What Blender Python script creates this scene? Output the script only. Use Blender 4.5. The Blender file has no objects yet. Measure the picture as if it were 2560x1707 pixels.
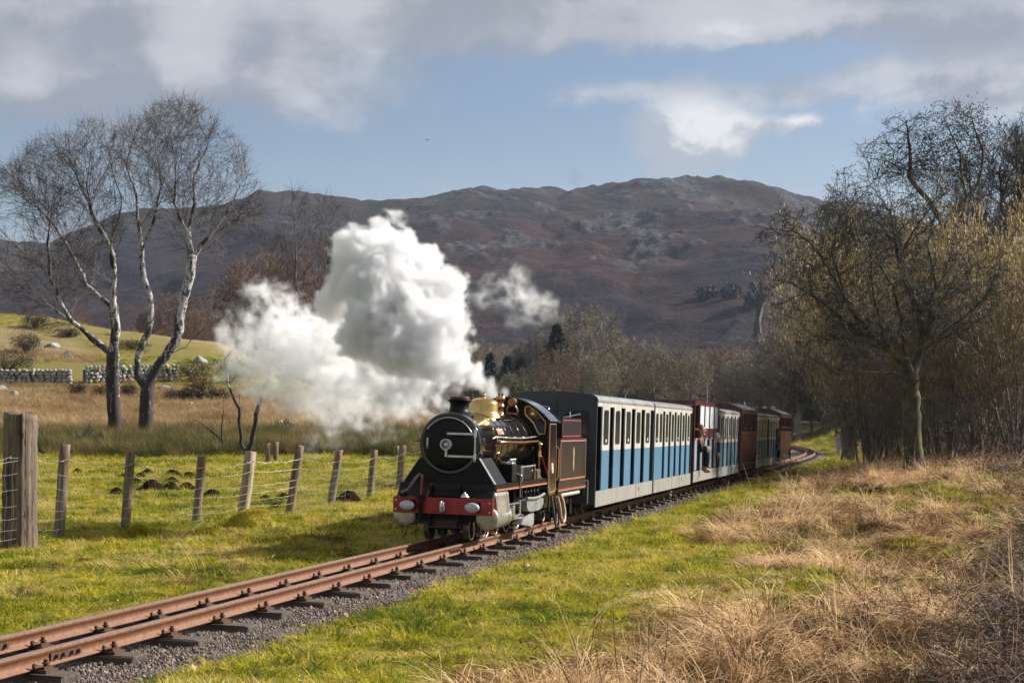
import bpy, bmesh, math, random
import numpy as np
from mathutils import Vector, Matrix, Quaternion, kdtree
R = math.radians
C = bpy.context.scene.collection
scene = bpy.context.scene

# ------------------------------------------------------------------ camera
F, CAMH, CX, HY = 4300.0, 1.07, 1280.0, 1075.0      # focal length and horizon in pixels of the 2560x1707 photograph
cam_d = bpy.data.cameras.new('camera')
cam = bpy.data.objects.new('camera', cam_d)
C.objects.link(cam)
cam.location = (0, 0, CAMH)
cam.rotation_euler = (R(90), 0, 0)
cam_d.sensor_width = 36.0
cam_d.lens = F / 2560.0 * 36.0
cam_d.shift_y = (HY - 853.5) / 2560.0
cam_d.clip_start = 0.1
cam_d.clip_end = 6000
scene.camera = cam

# ------------------------------------------------------------------ sky and sun
SUN_AZ, SUN_EL = 70.0, 31.0                          # degrees clockwise from +Y, degrees above the horizon
world = bpy.data.worlds.new('World')
scene.world = world
world.use_nodes = True
wt = world.node_tree
wn, wl = wt.nodes, wt.links
wn.clear()
w_out = wn.new('ShaderNodeOutputWorld')
w_bg = wn.new('ShaderNodeBackground')
w_bg.inputs['Strength'].default_value = 0.060
wl.new(w_bg.outputs[0], w_out.inputs[0])
sky = wn.new('ShaderNodeTexSky')
sky.sky_type = 'NISHITA'
sky.sun_disc = False
sky.sun_elevation = R(SUN_EL)
sky.sun_rotation = R(SUN_AZ)
sky.altitude = 50
sky.air_density = 1.0
sky.dust_density = 1.5
sky.ozone_density = 1.2


class NT:
    """small helper to chain shader nodes"""
    def __init__(s, tree): s.t = tree

    def n(s, kind, **kw):
        nd = s.t.nodes.new(kind)
        for k, v in kw.items(): setattr(nd, k, v)
        return nd

    def put(s, sock, v):
        if hasattr(v, 'is_linked'): s.t.links.new(v, sock)
        elif isinstance(v, (tuple, list)) and len(v) == 3 and sock.type == 'RGBA': sock.default_value = (*v, 1)
        else: sock.default_value = v

    def m(s, op, a, b=None, c=None, clamp=False):
        nd = s.n('ShaderNodeMath', operation=op, use_clamp=clamp)
        s.put(nd.inputs[0], a)
        if b is not None: s.put(nd.inputs[1], b)
        if c is not None: s.put(nd.inputs[2], c)
        return nd.outputs[0]

    def v(s, op, a, b=None, sc=None):
        nd = s.n('ShaderNodeVectorMath', operation=op)
        s.put(nd.inputs[0], a)
        if b is not None: s.put(nd.inputs[1], b)
        if sc is not None: s.put(nd.inputs['Scale'], sc)
        return nd.outputs['Value'] if op in ('LENGTH', 'DISTANCE', 'DOT_PRODUCT') else nd.outputs['Vector']

    def sep(s, a):
        nd = s.n('ShaderNodeSeparateXYZ'); s.put(nd.inputs[0], a); return nd.outputs

    def comb(s, x, y, z):
        nd = s.n('ShaderNodeCombineXYZ')
        for i, q in enumerate((x, y, z)): s.put(nd.inputs[i], q)
        return nd.outputs[0]

    def noise(s, vec, scale, detail=4, rough=.55, dist=0.0):
        nd = s.n('ShaderNodeTexNoise')
        if vec is not None: s.put(nd.inputs['Vector'], vec)
        s.put(nd.inputs['Scale'], scale); s.put(nd.inputs['Detail'], detail)
        s.put(nd.inputs['Roughness'], rough); s.put(nd.inputs['Distortion'], dist)
        return nd.outputs[0]

    def ss(s, x, a, b):
        nd = s.n('ShaderNodeMapRange', interpolation_type='SMOOTHSTEP')
        s.put(nd.inputs[0], x); s.put(nd.inputs[1], a); s.put(nd.inputs[2], b)
        return nd.outputs[0]

    def mix(s, f, a, b):
        nd = s.n('ShaderNodeMix', data_type='RGBA')
        s.put(nd.inputs[0], f); s.put(nd.inputs[6], a); s.put(nd.inputs[7], b)
        return nd.outputs[2]

    def mul(s, a, k):
        nd = s.n('ShaderNodeMix', data_type='RGBA', blend_type='MULTIPLY')
        s.put(nd.inputs[0], 1.0); s.put(nd.inputs[6], a); s.put(nd.inputs[7], k)
        return nd.outputs[2]


W = NT(wt)
tc = W.n('ShaderNodeTexCoord')
d3 = W.v('NORMALIZE', tc.outputs['Generated'])
dx, dy, dz = W.sep(d3)
az = W.m('ARCTAN2', dx, dy)
el = W.m('ARCSINE', dz)
# flat cloud deck seen in perspective, plus a finer field in direction space
deck = W.comb(W.m('DIVIDE', dx, W.m('ADD', W.m('MAXIMUM', dz, 0.0), .16)), W.m('DIVIDE', dy, W.m('ADD', W.m('MAXIMUM', dz, 0.0), .16)), .37)
n1 = W.noise(deck, 1.5, 7, .52, .3)
n2 = W.noise(W.v('ADD', deck, (7.3, 2.1, 4.0)), .55, 4, .5, .2)
pnt = W.comb(az, W.m('MULTIPLY', el, 1.25), 1.7)
n3 = W.noise(pnt, 16, 8, .58, .2)
n4 = W.noise(W.v('ADD', pnt, (3.1, 1.9, .4)), 7, 6, .55, .4)


def blob(px, py, rx, ry, k=1.0, warp=.035):
    """a soft patch of the sky round a direction given by a photograph pixel"""
    a0 = math.atan((px - CX) / F); e0 = math.atan((HY - py) / F * math.cos(a0))
    jx = W.m('MULTIPLY', W.m('SUBTRACT', n4, .5), warp * 2)
    jy = W.m('MULTIPLY', W.m('SUBTRACT', n3, .5), warp * 1.6)
    x = W.m('DIVIDE', W.m('SUBTRACT', W.m('ADD', az, jx), a0), rx / F)
    y = W.m('DIVIDE', W.m('SUBTRACT', W.m('ADD', el, jy), e0), ry / F)
    r2 = W.m('ADD', W.m('MULTIPLY', x, x), W.m('MULTIPLY', y, y))
    return W.m('MULTIPLY', W.m('POWER', 2.718, W.m('MULTIPLY', r2, -1.0)), k)


def total(lst):
    a = lst[0]
    for b in lst[1:]: a = W.m('ADD', a, b)
    return a


cover = total([W.m('MULTIPLY', W.m('SUBTRACT', n2, .5), 1.3), W.m('MULTIPLY', W.m('SUBTRACT', n1, .5), 2.4),
               W.m('MULTIPLY', W.m('SUBTRACT', n3, .5), .9), W.m('MULTIPLY', W.m('SUBTRACT', n4, .5), .7),
               W.ss(el, .16, .27), .20,
               blob(180, 230, 480, 190, .75), blob(1180, 10, 1500, 100, .32), blob(1850, 75, 420, 75, .4),
               blob(850, 235, 260, 60, .32), blob(1750, 225, 420, 35, .55), blob(2450, 190, 300, 90, .7),
               blob(1330, 330, 420, 150, -.42), blob(1800, 165, 420, 38, -.5), blob(2230, 260, 200, 50, -.3),
               blob(900, 420, 500, 60, -.25), blob(2150, 420, 260, 90, -.3)])
mask = W.ss(cover, .10, .95)
whiteness = total([W.m('MULTIPLY', W.m('SUBTRACT', n1, .5), 1.7), W.m('MULTIPLY', W.m('SUBTRACT', n4, .5), 1.9), W.m('MULTIPLY', W.m('SUBTRACT', n3, .5), 1.3), .47,
                   blob(1960, 70, 330, 50, .5), blob(2200, 190, 260, 50, .35), blob(60, 210, 130, 60, .35),
                   blob(450, 110, 120, 60, .25), blob(200, 270, 340, 90, -.5), blob(2450, 220, 200, 50, -.5),
                   blob(2450, 90, 260, 60, -.25), blob(100, 60, 500, 60, -.15)])
cgrey = (2.75, 2.95, 3.35)
cpale = (4.9, 5.05, 5.4)
cwhite = (7.6, 7.6, 7.6)
ccol = W.mix(W.ss(whiteness, .12, .72), cgrey, cpale)
ccol = W.mix(W.ss(whiteness, .72, 1.15), ccol, cwhite)
blue = W.mul(sky.outputs[0], (.78, .80, .86))
horizon = W.ss(el, .19, .06)
blue = W.mix(W.m('MULTIPLY', horizon, .5), blue, (4.6, 5.4, 6.3))
col = W.mix(W.m('MULTIPLY', mask, .93), blue, ccol)
# the sunlit cumulus over the fell, the puff beside it and the small dark scrap
cum = total([blob(1750, 300, 130, 78, 1.0, .045), blob(1660, 375, 150, 62, .95, .05), blob(1870, 322, 105, 40, .9, .04), blob(1990, 300, 40, 32, .95, .03),
             W.m('MULTIPLY', W.m('SUBTRACT', n3, .5), 1.9), W.m('MULTIPLY', W.m('SUBTRACT', n4, .5), .8)])
cmask = W.ss(cum, .30, 1.15)
lit = total([W.m('MULTIPLY', W.m('SUBTRACT', n3, .5), 2.6), W.m('MULTIPLY', W.m('SUBTRACT', n4, .5), 1.6), blob(1790, 275, 130, 50, .75), blob(1990, 290, 60, 40, .6), blob(1640, 390, 220, 50, -.5), .20])
cumcol = W.mix(W.ss(lit, .15, .95), (3.7, 4.0, 4.5), (7.2, 7.2, 7.2))
col = W.mix(W.m('MULTIPLY', cmask, .95), col, cumcol)
scrap = W.ss(W.m('ADD', blob(1415, 452, 42, 26, 1.0, .03), W.m('MULTIPLY', W.m('SUBTRACT', n3, .5), 1.6)), .45, .95)
col = W.mix(W.m('MULTIPLY', scrap, .6), col, (2.7, 3.0, 3.7))
wl.new(col, w_bg.inputs['Color'])

sun_d = bpy.data.lights.new('sun', 'SUN')
sun_d.energy = 5.0
sun_d.angle = R(0.53)
sun_d.color = (1.0, .94, .84)
sun = bpy.data.objects.new('sun', sun_d)
C.objects.link(sun)
sv = Vector((math.sin(R(SUN_AZ)) * math.cos(R(SUN_EL)), math.cos(R(SUN_AZ)) * math.cos(R(SUN_EL)), math.sin(R(SUN_EL))))
sun.rotation_euler = sv.to_track_quat('Z', 'Y').to_euler()
sun.location = sv * 100

scene.view_settings.view_transform = 'Standard'
scene.view_settings.look = 'None'
scene.view_settings.exposure = 0.95
scene.view_settings.gamma = 1.0
scene.view_settings.use_curve_mapping = False
scene.render.engine = 'CYCLES'
scene.cycles.max_bounces = 12
scene.cycles.diffuse_bounces = 3
scene.cycles.glossy_bounces = 3
scene.cycles.transmission_bounces = 4
scene.cycles.transparent_max_bounces = 12
scene.cycles.volume_bounces = 8
scene.cycles.volume_step_rate = 1.0
scene.cycles.use_fast_gi = False

# ------------------------------------------------------------------ helpers
rng = np.random.default_rng(11)
random.seed(5)


def at(px, py, Y):
    """world point that stands at distance Y on the ray of a photograph pixel"""
    return Vector(((px - CX) / F * Y, Y, CAMH - (py - HY) / F * Y))


def tag(o, label=None, cat=None, group=None, kind=None):
    if label: o['label'] = label
    if cat: o['category'] = cat
    if group: o['group'] = group
    if kind: o['kind'] = kind
    return o


def empty(name, loc=(0, 0, 0), rot=(0, 0, 0), parent=None):
    o = bpy.data.objects.new(name, None)
    C.objects.link(o)
    o.location = loc
    o.rotation_euler = rot
    if parent: o.parent = parent
    return o


def link(name, me, parent=None, loc=None):
    o = bpy.data.objects.new(name, me)
    C.objects.link(o)
    if parent: o.parent = parent
    if loc is not None: o.location = loc
    return o


def np_mesh(name, verts, faces, mats=None, smooth=False, midx=None):
    """mesh from arrays; faces: (n,3) or (n,4) array or list of such"""
    me = bpy.data.meshes.new(name)
    fl = faces if isinstance(faces, list) else [faces]
    fl = [np.asarray(f, dtype=np.int32) for f in fl if len(f)]
    verts = np.asarray(verts, dtype=np.float32)
    me.vertices.add(len(verts))
    me.vertices.foreach_set('co', verts.ravel())
    nl = sum(f.size for f in fl); nf = sum(len(f) for f in fl)
    me.loops.add(nl)
    me.polygons.add(nf)
    me.loops.foreach_set('vertex_index', np.concatenate([f.ravel() for f in fl]))
    tot = np.concatenate([np.full(len(f), f.shape[1], np.int32) for f in fl])
    st = np.concatenate([[0], np.cumsum(tot)[:-1]]).astype(np.int32)
    me.polygons.foreach_set('loop_start', st)
    me.polygons.foreach_set('loop_total', tot)
    if smooth: me.polygons.foreach_set('use_smooth', np.ones(nf, bool))
    if midx is not None: me.polygons.foreach_set('material_index', np.asarray(midx, np.int32))
    me.update(calc_edges=True)
    me.validate()
    for m in (mats if isinstance(mats, (list, tuple)) else [mats]):
        if m: me.materials.append(m)
    return me


class MB:
    """collects shapes into one mesh"""
    def __init__(s): s.v = []; s.f = []; s.sm = []; s.mi = []; s.cur = 0

    def add(s, vs, fs, smooth=False):
        b = len(s.v)
        s.v.extend([tuple(p) for p in vs])
        for f in fs:
            s.f.append([b + i for i in f]); s.sm.append(smooth); s.mi.append(s.cur)

    def box(s, x0, x1, y0, y1, z0, z1, M=None, bev=0.0):
        if bev > 0:
            bm = bmesh.new()
            bmesh.ops.create_cube(bm, size=1)
            for v in bm.verts:
                v.co = Vector(((x0 + x1) / 2 + v.co.x * (x1 - x0), (y0 + y1) / 2 + v.co.y * (y1 - y0), (z0 + z1) / 2 + v.co.z * (z1 - z0)))
            bmesh.ops.bevel(bm, geom=bm.edges[:], offset=bev, segments=2, affect='EDGES', profile=.5)
            s.bm(bm, M); return
        vs = [Vector((x, y, z)) for z in (z0, z1) for y in (y0, y1) for x in (x0, x1)]
        if M: vs = [M @ v for v in vs]
        s.add(vs, [(0, 2, 3, 1), (4, 5, 7, 6), (0, 1, 5, 4), (2, 6, 7, 3), (0, 4, 6, 2), (1, 3, 7, 5)])

    def bm(s, bm, M=None, smooth=False):
        bm.verts.index_update()
        vs = [(M @ v.co if M else v.co.copy()) for v in bm.verts]
        s.add(vs, [[v.index for v in f.verts] for f in bm.faces], smooth)
        bm.free()

    def tube(s, pts, rad, n=8, caps=True, smooth=True):
        pts = [Vector(p) for p in pts]
        rs = rad if isinstance(rad, (list, tuple)) else [rad] * len(pts)
        rings = []
        up = None
        for i, p in enumerate(pts):
            d = (pts[min(i + 1, len(pts) - 1)] - pts[max(i - 1, 0)]).normalized()
            if up is None:
                up = d.orthogonal().normalized()
            up = (up - d * up.dot(d))
            up = up.normalized() if up.length > 1e-6 else d.orthogonal().normalized()
            sd = d.cross(up)
            rings.append([p + (up * math.cos(a) + sd * math.sin(a)) * rs[i] for a in [2 * math.pi * k / n for k in range(n)]])
        vs = [v for r in rings for v in r]
        fs = []
        for i in range(len(pts) - 1):
            for k in range(n):
                a, b = i * n + k, i * n + (k + 1) % n
                fs.append((a, b, b + n, a + n))
        s.add(vs, fs, smooth)
        if caps:
            s.add(rings[0], [list(range(n))[::-1]]); s.add(rings[-1], [list(range(n))])

    def lathe(s, prof, n=24, M=None, smooth=True, a0=0.0, a1=2 * math.pi):
        """prof: (radius, height) pairs turned round local Z"""
        full = abs(a1 - a0 - 2 * math.pi) < 1e-6
        cnt = n if full else n + 1
        vs = []
        for r, h in prof:
            for k in range(cnt):
                a = a0 + (a1 - a0) * k / n
                vs.append(Vector((r * math.cos(a), r * math.sin(a), h)))
        if M: vs = [M @ v for v in vs]
        fs = []
        for i in range(len(prof) - 1):
            for k in range(n):
                a, b = i * cnt + k, i * cnt + (k + 1) % cnt
                fs.append((a, b, b + cnt, a + cnt))
        s.add(vs, fs, smooth)

    def prism(s, poly, y0, y1, M=None, axis='Y'):
        """poly: 2-D outline; axis Y: (x,z) outline swept in y; axis X: (y,z) outline swept in x"""
        n = len(poly)
        mk = (lambda p, q: Vector((p[0], q, p[1]))) if axis == 'Y' else ((lambda p, q: Vector((q, p[0], p[1]))) if axis == 'X' else (lambda p, q: Vector((p[0], p[1], q))))
        vs = [mk(p, y0) for p in poly] + [mk(p, y1) for p in poly]
        if M: vs = [M @ v for v in vs]
        fs = [list(range(n)), list(range(n, 2 * n))[::-1]]
        for i in range(n):
            j = (i + 1) % n
            fs.append((i, i + n, j + n, j))
        s.add(vs, fs)

    def ball(s, c, r, n=10, sc=(1, 1, 1)):
        prof = [(max(1e-4, r * math.sin(math.pi * i / n)), -r * math.cos(math.pi * i / n)) for i in range(n + 1)]
        s.lathe(prof, max(8, n), Matrix.Translation(c) @ Matrix.Diagonal((*sc, 1)))

    def mesh(s, name, mats):
        me = bpy.data.meshes.new(name)
        me.from_pydata(s.v, [], s.f)
        me.polygons.foreach_set('use_smooth', s.sm)
        me.polygons.foreach_set('material_index', s.mi)
        for m in (mats if isinstance(mats, (list, tuple)) else [mats]): me.materials.append(m)
        bm = bmesh.new(); bm.from_mesh(me)
        bmesh.ops.recalc_face_normals(bm, faces=bm.faces)
        bm.to_mesh(me); bm.free()
        return me

    def build(s, name, mats, parent=None, loc=None):
        return link(name, s.mesh(name, mats), parent, loc)


RY = Matrix.Rotation(R(-90), 4, 'X')      # local Z -> +Y
RX = Matrix.Rotation(R(90), 4, 'Y')       # local Z -> +X


def T(x, y, z): return Matrix.Translation((x, y, z))


# fractal value noise on arrays
_tab = np.random.default_rng(3).random((256, 256))


def vnoise(x, y):
    xi = np.floor(x).astype(int); yi = np.floor(y).astype(int)
    fx = x - xi; fy = y - yi
    fx = fx * fx * (3 - 2 * fx); fy = fy * fy * (3 - 2 * fy)
    a = _tab[xi & 255, yi & 255]; b = _tab[(xi + 1) & 255, yi & 255]
    c_ = _tab[xi & 255, (yi + 1) & 255]; d = _tab[(xi + 1) & 255, (yi + 1) & 255]
    return (a * (1 - fx) + b * fx) * (1 - fy) + (c_ * (1 - fx) + d * fx) * fy


def fbm(x, y, oct=5, gain=.5, ridge=False):
    x = np.asarray(x, float); y = np.asarray(y, float)
    s = 0; a = 1; tot = 0
    for o in range(oct):
        n = vnoise(x + 17.3 * o, y + 9.1 * o)
        if ridge: n = 1 - np.abs(2 * n - 1)
        s = s + a * n; tot += a
        a *= gain; x = x * 2.03; y = y * 2.03
    return s / tot


def sstep(x, a, b):
    t = np.clip((x - a) / (b - a), 0, 1)
    return t * t * (3 - 2 * t)


# ------------------------------------------------------------------ materials
def new_mat(name):
    m = bpy.data.materials.new(name)
    m.use_nodes = True
    m.node_tree.nodes.clear()
    n = NT(m.node_tree)
    out = n.n('ShaderNodeOutputMaterial')
    bs = n.n('ShaderNodeBsdfPrincipled')
    m.node_tree.links.new(bs.outputs[0], out.inputs[0])
    return m, n, bs


def mat(name, c1, c2=None, scale=8.0, rough=.6, metal=0.0, bump=0.0, bscale=None, coat=0.0, stretch=(1, 1, 1), detail=5, lo=.35, hi=.65, spec=None, rough2=None, c3=None, s3=2.0, world=False, trans=0.0):
    m, n, bs = new_mat(name)
    if world: vec = n.n('ShaderNodeNewGeometry').outputs['Position']
    else: vec = n.n('ShaderNodeTexCoord').outputs['Object']
    vec = n.v('MULTIPLY', vec, stretch)
    nz = n.noise(vec, scale, detail, .6)
    f = n.ss(nz, lo, hi)
    col = n.mix(f, c1, c2) if c2 else None
    if c3: col = n.mix(n.ss(n.noise(n.v('ADD', vec, (5, 3, 9)), s3, 5, .6), .5, .68), col if c2 else c1, c3)
    n.put(bs.inputs['Base Color'], col if col is not None else c1)
    if rough2 is not None:
        r = n.n('ShaderNodeMapRange'); n.put(r.inputs[0], f); n.put(r.inputs[3], rough); n.put(r.inputs[4], rough2)
        n.put(bs.inputs['Roughness'], r.outputs[0])
    else: bs.inputs['Roughness'].default_value = rough
    bs.inputs['Metallic'].default_value = metal
    if coat: bs.inputs['Coat Weight'].default_value = coat; bs.inputs['Coat Roughness'].default_value = .06
    if spec is not None: bs.inputs['Specular IOR Level'].default_value = spec
    if trans: bs.inputs['Subsurface Weight'].default_value = 0
    if bump:
        b = n.n('ShaderNodeBump'); b.inputs['Strength'].default_value = bump; b.inputs['Distance'].default_value = .02
        n.put(b.inputs['Height'], n.noise(vec, bscale or scale * 3, 6, .65))
        m.node_tree.links.new(b.outputs[0], bs.inputs['Normal'])
    return m


# ------------------------------------------------------------------ the line of the track
CANT = 0.029
U = np.array([1000.0, F]); U /= np.linalg.norm(U)
RT = np.array([U[1], -U[0]])
ORG = np.array([-2.58989852, 8.0761037])
T_BEND, R_BEND = 59.5, 360.0


def dev(t): return -np.maximum(t - T_BEND, 0) ** 2 / (2 * R_BEND)


def lat(X, Y):
    """lateral distance right of the track's centre line and distance along it"""
    px, py = X - ORG[0], Y - ORG[1]
    t = px * U[0] + py * U[1]
    return px * RT[0] + py * RT[1] - dev(t), t


def trk(t, l, z):
    """point in the canted frame of the track (rail tops z = 0)"""
    ang = -max(t - T_BEND, 0) / R_BEND
    d = float(dev(t))
    rx = RT * math.cos(ang) - U * math.sin(ang) * 1.0
    xy = ORG + U * t + RT * d + rx * (l * math.cos(CANT) + z * math.sin(CANT))
    return Vector((xy[0], xy[1], z * math.cos(CANT) - l * math.sin(CANT) + .205 * math.sin(CANT)))


def trk_matrix(t):
    """frame on the track: local Y along the line away from the camera, X right, Z up"""
    ang = -max(t - T_BEND, 0) / R_BEND
    yaw = math.atan2(-U[0], U[1]) - ang
    return Matrix.Translation(trk(t, 0, 0)) @ Matrix.Rotation(yaw, 4, 'Z') @ Matrix.Rotation(CANT, 4, 'Y')


# ------------------------------------------------------------------ terrain heights
def interp(v, xs, ys): return np.interp(v, xs, ys)


def ground_z(X, Y):
    X = np.asarray(X, float); Y = np.asarray(Y, float)
    l, t = lat(X, Y)
    ang = X / np.maximum(Y, 4.0) * F + CX                  # bearing, as a column of the photograph
    # left meadow and knoll
    kn = interp(ang, [-2500, -900, 0, 130, 280, 420, 540, 700, 900, 1150], [.75, 1.05, 1.0, .93, .78, .70, .62, .45, .25, .12])
    zl = interp(Y, [-200, 26, 36, 48, 58, 72, 84, 95, 300], [-.15, -.13, .10, .36, .78, 1.95, 3.0, 3.7, 3.9])
    zl = zl + kn * interp(Y, [-200, 86, 97, 112, 128, 160, 300], [0, 0, 1.3, 4.9, 5.6, 5.0, 6])
    # right bank
    zr = interp(Y, [-200, 18, 30, 38, 60, 100, 200, 300], [-.15, -.12, 0.0, .10, .30, 1.0, 3.0, 5.0])
    w = sstep(l, -3.0, 1.0)
    cut = interp(ang, [-900, 560, 800, 1150], [1, 1, .62, .22])
    zl = np.where(Y > 60, .85 + (zl - .85) * np.where(zl > .85, cut, 1), zl)
    z = zl * (1 - w) + zr * w
    far = sstep(Y, 120, 190)
    z = z * (1 - far) + (interp(Y, [0, 120, 200, 320], [0, 1.0, 2.2, 6.0]) + (1 - w) * kn * 5.0 * sstep(Y, 60, 110)) * far
    # the level strip the track lies on
    strip = (1 - sstep(np.abs(l), 1.2, 5.0 + .02 * np.maximum(t, 0))) * (1 - sstep(t, 115, 150))
    z = z * (1 - strip) - .145 * strip
    # right verge humps
    hump = sstep(l, 2.2, 4.5) * (1 - sstep(Y, 40, 60)) * sstep(Y, 2, 6)
    z = z + hump * ((fbm(X * .55 + 3, Y * .35, 3) - .42) * .34 + (fbm(X * 1.5 + 1, Y * 1.1, 3) - .5) * .34)
    bank = sstep(ang, 2150, 2700) * sstep(Y, 3, 7) * (1 - sstep(Y, 22, 40))
    z = z + bank * .20
    # left verge hump near the fence
    lm = sstep(-l, 1.0, 2.0) * (1 - sstep(Y, 24, 34))
    z = z + lm * (fbm(X * .8, Y * .6 + 5, 3) - .45) * .16
    bed = 1 - sstep(np.abs(l), .62, 1.0)
    rough = (fbm(X * 2.3, Y * 2.3, 3) - .5) * .10 + (fbm(X * .5, Y * .5, 2) - .5) * .05 * sstep(np.abs(l), 1.5, 4)
    rough = rough + (fbm(X * .12, Y * .12, 3) - .5) * .8 * sstep(Y, 60, 100)
    z = z + rough * (1 - bed)
    z = z * (1 - bed) + (-.205) * bed
    return z


def gz(X, Y): return float(ground_z(np.array([X]), np.array([Y]))[0])


# ------------------------------------------------------------------ ground cover regions
def dry_edge(Y):
    """X of the edge between the mown verge and the rough dry grass on the right"""
    return interp(Y, [2, 8.3, 10.8, 13, 17, 20.6, 31.8, 42, 60], [-.9, -.22, .45, 1.12, 1.95, 2.75, 5.0, 7.6, 12.5])


def cover(X, Y):
    """weights of dry grass, rushes and bramble ground at a place"""
    X = np.asarray(X, float); Y = np.asarray(Y, float)
    l, t = lat(X, Y)
    wob = (fbm(X * .9 + 4, Y * .6, 4) - .5) * 2.4 * np.clip(Y / 14, .6, 1.5)
    dry = sstep(X + wob - dry_edge(Y), -.15, .75) * (l > 0)
    dry = dry * (.12 + .88 * sstep(fbm(X * .75 + 11, Y * .5, 4), .40, .53))
    left = (l < 0)
    dry = np.maximum(dry, left * sstep(Y, 76, 88) * (.08 + .52 * sstep(fbm(X * .16 + 3, Y * .1, 4), .40, .58)))
    rush = left * sstep(Y + wob, 46.5, 48.5) * (1 - sstep(Y + wob, 56, 60))
    tan = left * sstep(Y + wob, 54, 58) * (1 - sstep(Y + wob * 2.5, 78, 90))
    angp = X / np.maximum(Y, 2) * F + CX
    tan = np.maximum(tan, left * sstep(Y, 84, 90) * .85 * sstep(fbm(X * .10, Y * .07, 4), .40, .55))
    rush = np.maximum(rush, sstep(Y, 100, 125) * sstep(angp, 650, 900) * .9)
    ang = X / np.maximum(Y, 2) * F + CX
    br = sstep(ang + wob * 30, interp(Y, [5, 8, 11, 14, 20, 30], [2130, 2180, 2340, 2480, 2560, 2600]) * 1.0, interp(Y, [5, 8, 11, 14, 20, 30], [2420, 2470, 2560, 2660, 2740, 2780])) * (l > 0)
    return dry, rush, tan, br


# ------------------------------------------------------------------ ground sheet
def axis(lo, hi, fine, c, grow):
    out = [c]; s = fine
    while out[-1] < hi: out.append(out[-1] + s); s *= grow
    neg = [c]; s = fine
    while neg[-1] > lo: neg.append(neg[-1] - s); s *= grow
    return np.array(sorted(set(neg + out)))


xs = axis(-330, 330, .13, 0.0, 1.022)
ys = axis(-80, 420, .14, 9.0, 1.018)
GX, GY = np.meshgrid(xs, ys)
GZ = ground_z(GX, GY)
nx, ny = len(xs), len(ys)
ii = (np.arange(ny - 1)[:, None] * nx + np.arange(nx - 1)[None]).ravel()
gf = np.stack([ii, ii + 1, ii + nx + 1, ii + nx], 1)


def ground_material():
    m, n, bs = new_mat('ground_soil_and_grass')
    P = n.n('ShaderNodeNewGeometry').outputs['Position']
    at_ = n.n('ShaderNodeAttribute', attribute_name='cover')
    dr, ru, ta = n.sep(at_.outputs['Vector'])
    big = n.noise(P, .35, 5, .6); mid = n.noise(P, 1.7, 5, .6); fin = n.noise(P, 19, 5, .7)
    g = n.mix(n.ss(mid, .4, .6), (.17, .17, .022), (.27, .225, .028))
    g = n.mix(n.ss(big, .52, .66), g, (.12, .145, .025))
    g = n.mix(n.ss(fin, .5, .72), g, (.085, .10, .02))
    d = n.mix(n.ss(fin, .35, .65), (.115, .08, .04), (.22, .165, .09))
    d = n.mix(n.ss(mid, .5, .7), d, (.10, .10, .03))
    t_ = n.mix(n.ss(n.noise(P, .8, 6, .65), .4, .62), (.20, .145, .075), (.29, .215, .115))
    t_ = n.mix(n.ss(n.noise(P, .22, 4, .6), .54, .64), t_, (.13, .12, .045))
    r_ = n.mix(n.ss(fin, .4, .6), (.07, .065, .03), (.13, .11, .05))
    c = n.mix(dr, g, d); c = n.mix(ta, c, t_); c = n.mix(ru, c, r_)
    n.put(bs.inputs['Base Color'], c)
    bs.inputs['Roughness'].default_value = .95
    bs.inputs['Specular IOR Level'].default_value = .1
    b = n.n('ShaderNodeBump'); b.inputs['Strength'].default_value = .9; b.inputs['Distance'].default_value = .06
    n.put(b.inputs['Height'], n.noise(P, 14, 7, .7)); m.node_tree.links.new(b.outputs[0], bs.inputs['Normal'])
    return m


gm = np_mesh('ground', np.stack([GX.ravel(), GY.ravel(), GZ.ravel()], 1), gf, ground_material(), smooth=True)
dry_, rush_, tan_, br_ = cover(GX.ravel(), GY.ravel())
ca = gm.attributes.new('cover', 'FLOAT_VECTOR', 'POINT')
ca.data.foreach_set('vector', np.stack([np.maximum(dry_, br_ * .8), rush_, tan_], 1).astype(np.float32).ravel())
ground = tag(link('ground', gm), kind='structure')

# ------------------------------------------------------------------ the fell behind
sky_x = [-2600, -1300, -700, -300, 0, 148, 185, 259, 314, 444, 536, 629, 658, 740, 804, 842, 983, 1110, 1212, 1292, 1353, 1391, 1445, 1474, 1537, 1620, 1671, 1735, 1773, 1815, 1875, 1927, 2016, 2150, 2350, 2560, 3000, 4200, 5600]
sky_y = [690, 670, 650, 640, 634, 632, 617, 590, 560, 543, 521, 494, 479, 478, 484, 490, 500, 498, 486, 498, 491, 493, 504, 493, 484, 476, 476, 461, 455, 451, 457, 470, 495, 540, 600, 655, 720, 800, 860]
hx = np.linspace(-2300, 4900, 900)
hy = np.concatenate([np.linspace(225, 380, 24), np.linspace(385, 1150, 250), np.linspace(1153, 1190, 14), np.linspace(1200, 1700, 16)])
HX, HYD = np.meshgrid(hx, hy)
s0_ = np.clip((HYD - 250) / 900, 0, 1)
HXW = HX + (1 - s0_) ** .8 * ((fbm(HYD / 170 + 3, HX / 1500, 3) - .5) * 900 + 160 * np.sin(HYD / 130.0))
crest_y = interp(HXW, sky_x, sky_y)
YC = 1150 + 26 * (fbm(HX / 260, HX * 0 + 3, 4) - .5)
crest_z = CAMH + (HY - crest_y) / F * YC
s_ = np.clip((HYD - 250) / (YC - 250), 0, 1)
pz = .10 * s_ + .90 * (.55 * s_ ** 1.12 + .45 * sstep(s_, .05, 1.02))
base = 3.2
Z_ = base + (crest_z - base) * pz
WX = (HX - CX) / F * HYD
fade = sstep(s_, .02, .25) * (1 - .80 * sstep(s_, .93, 1.0))
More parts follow.
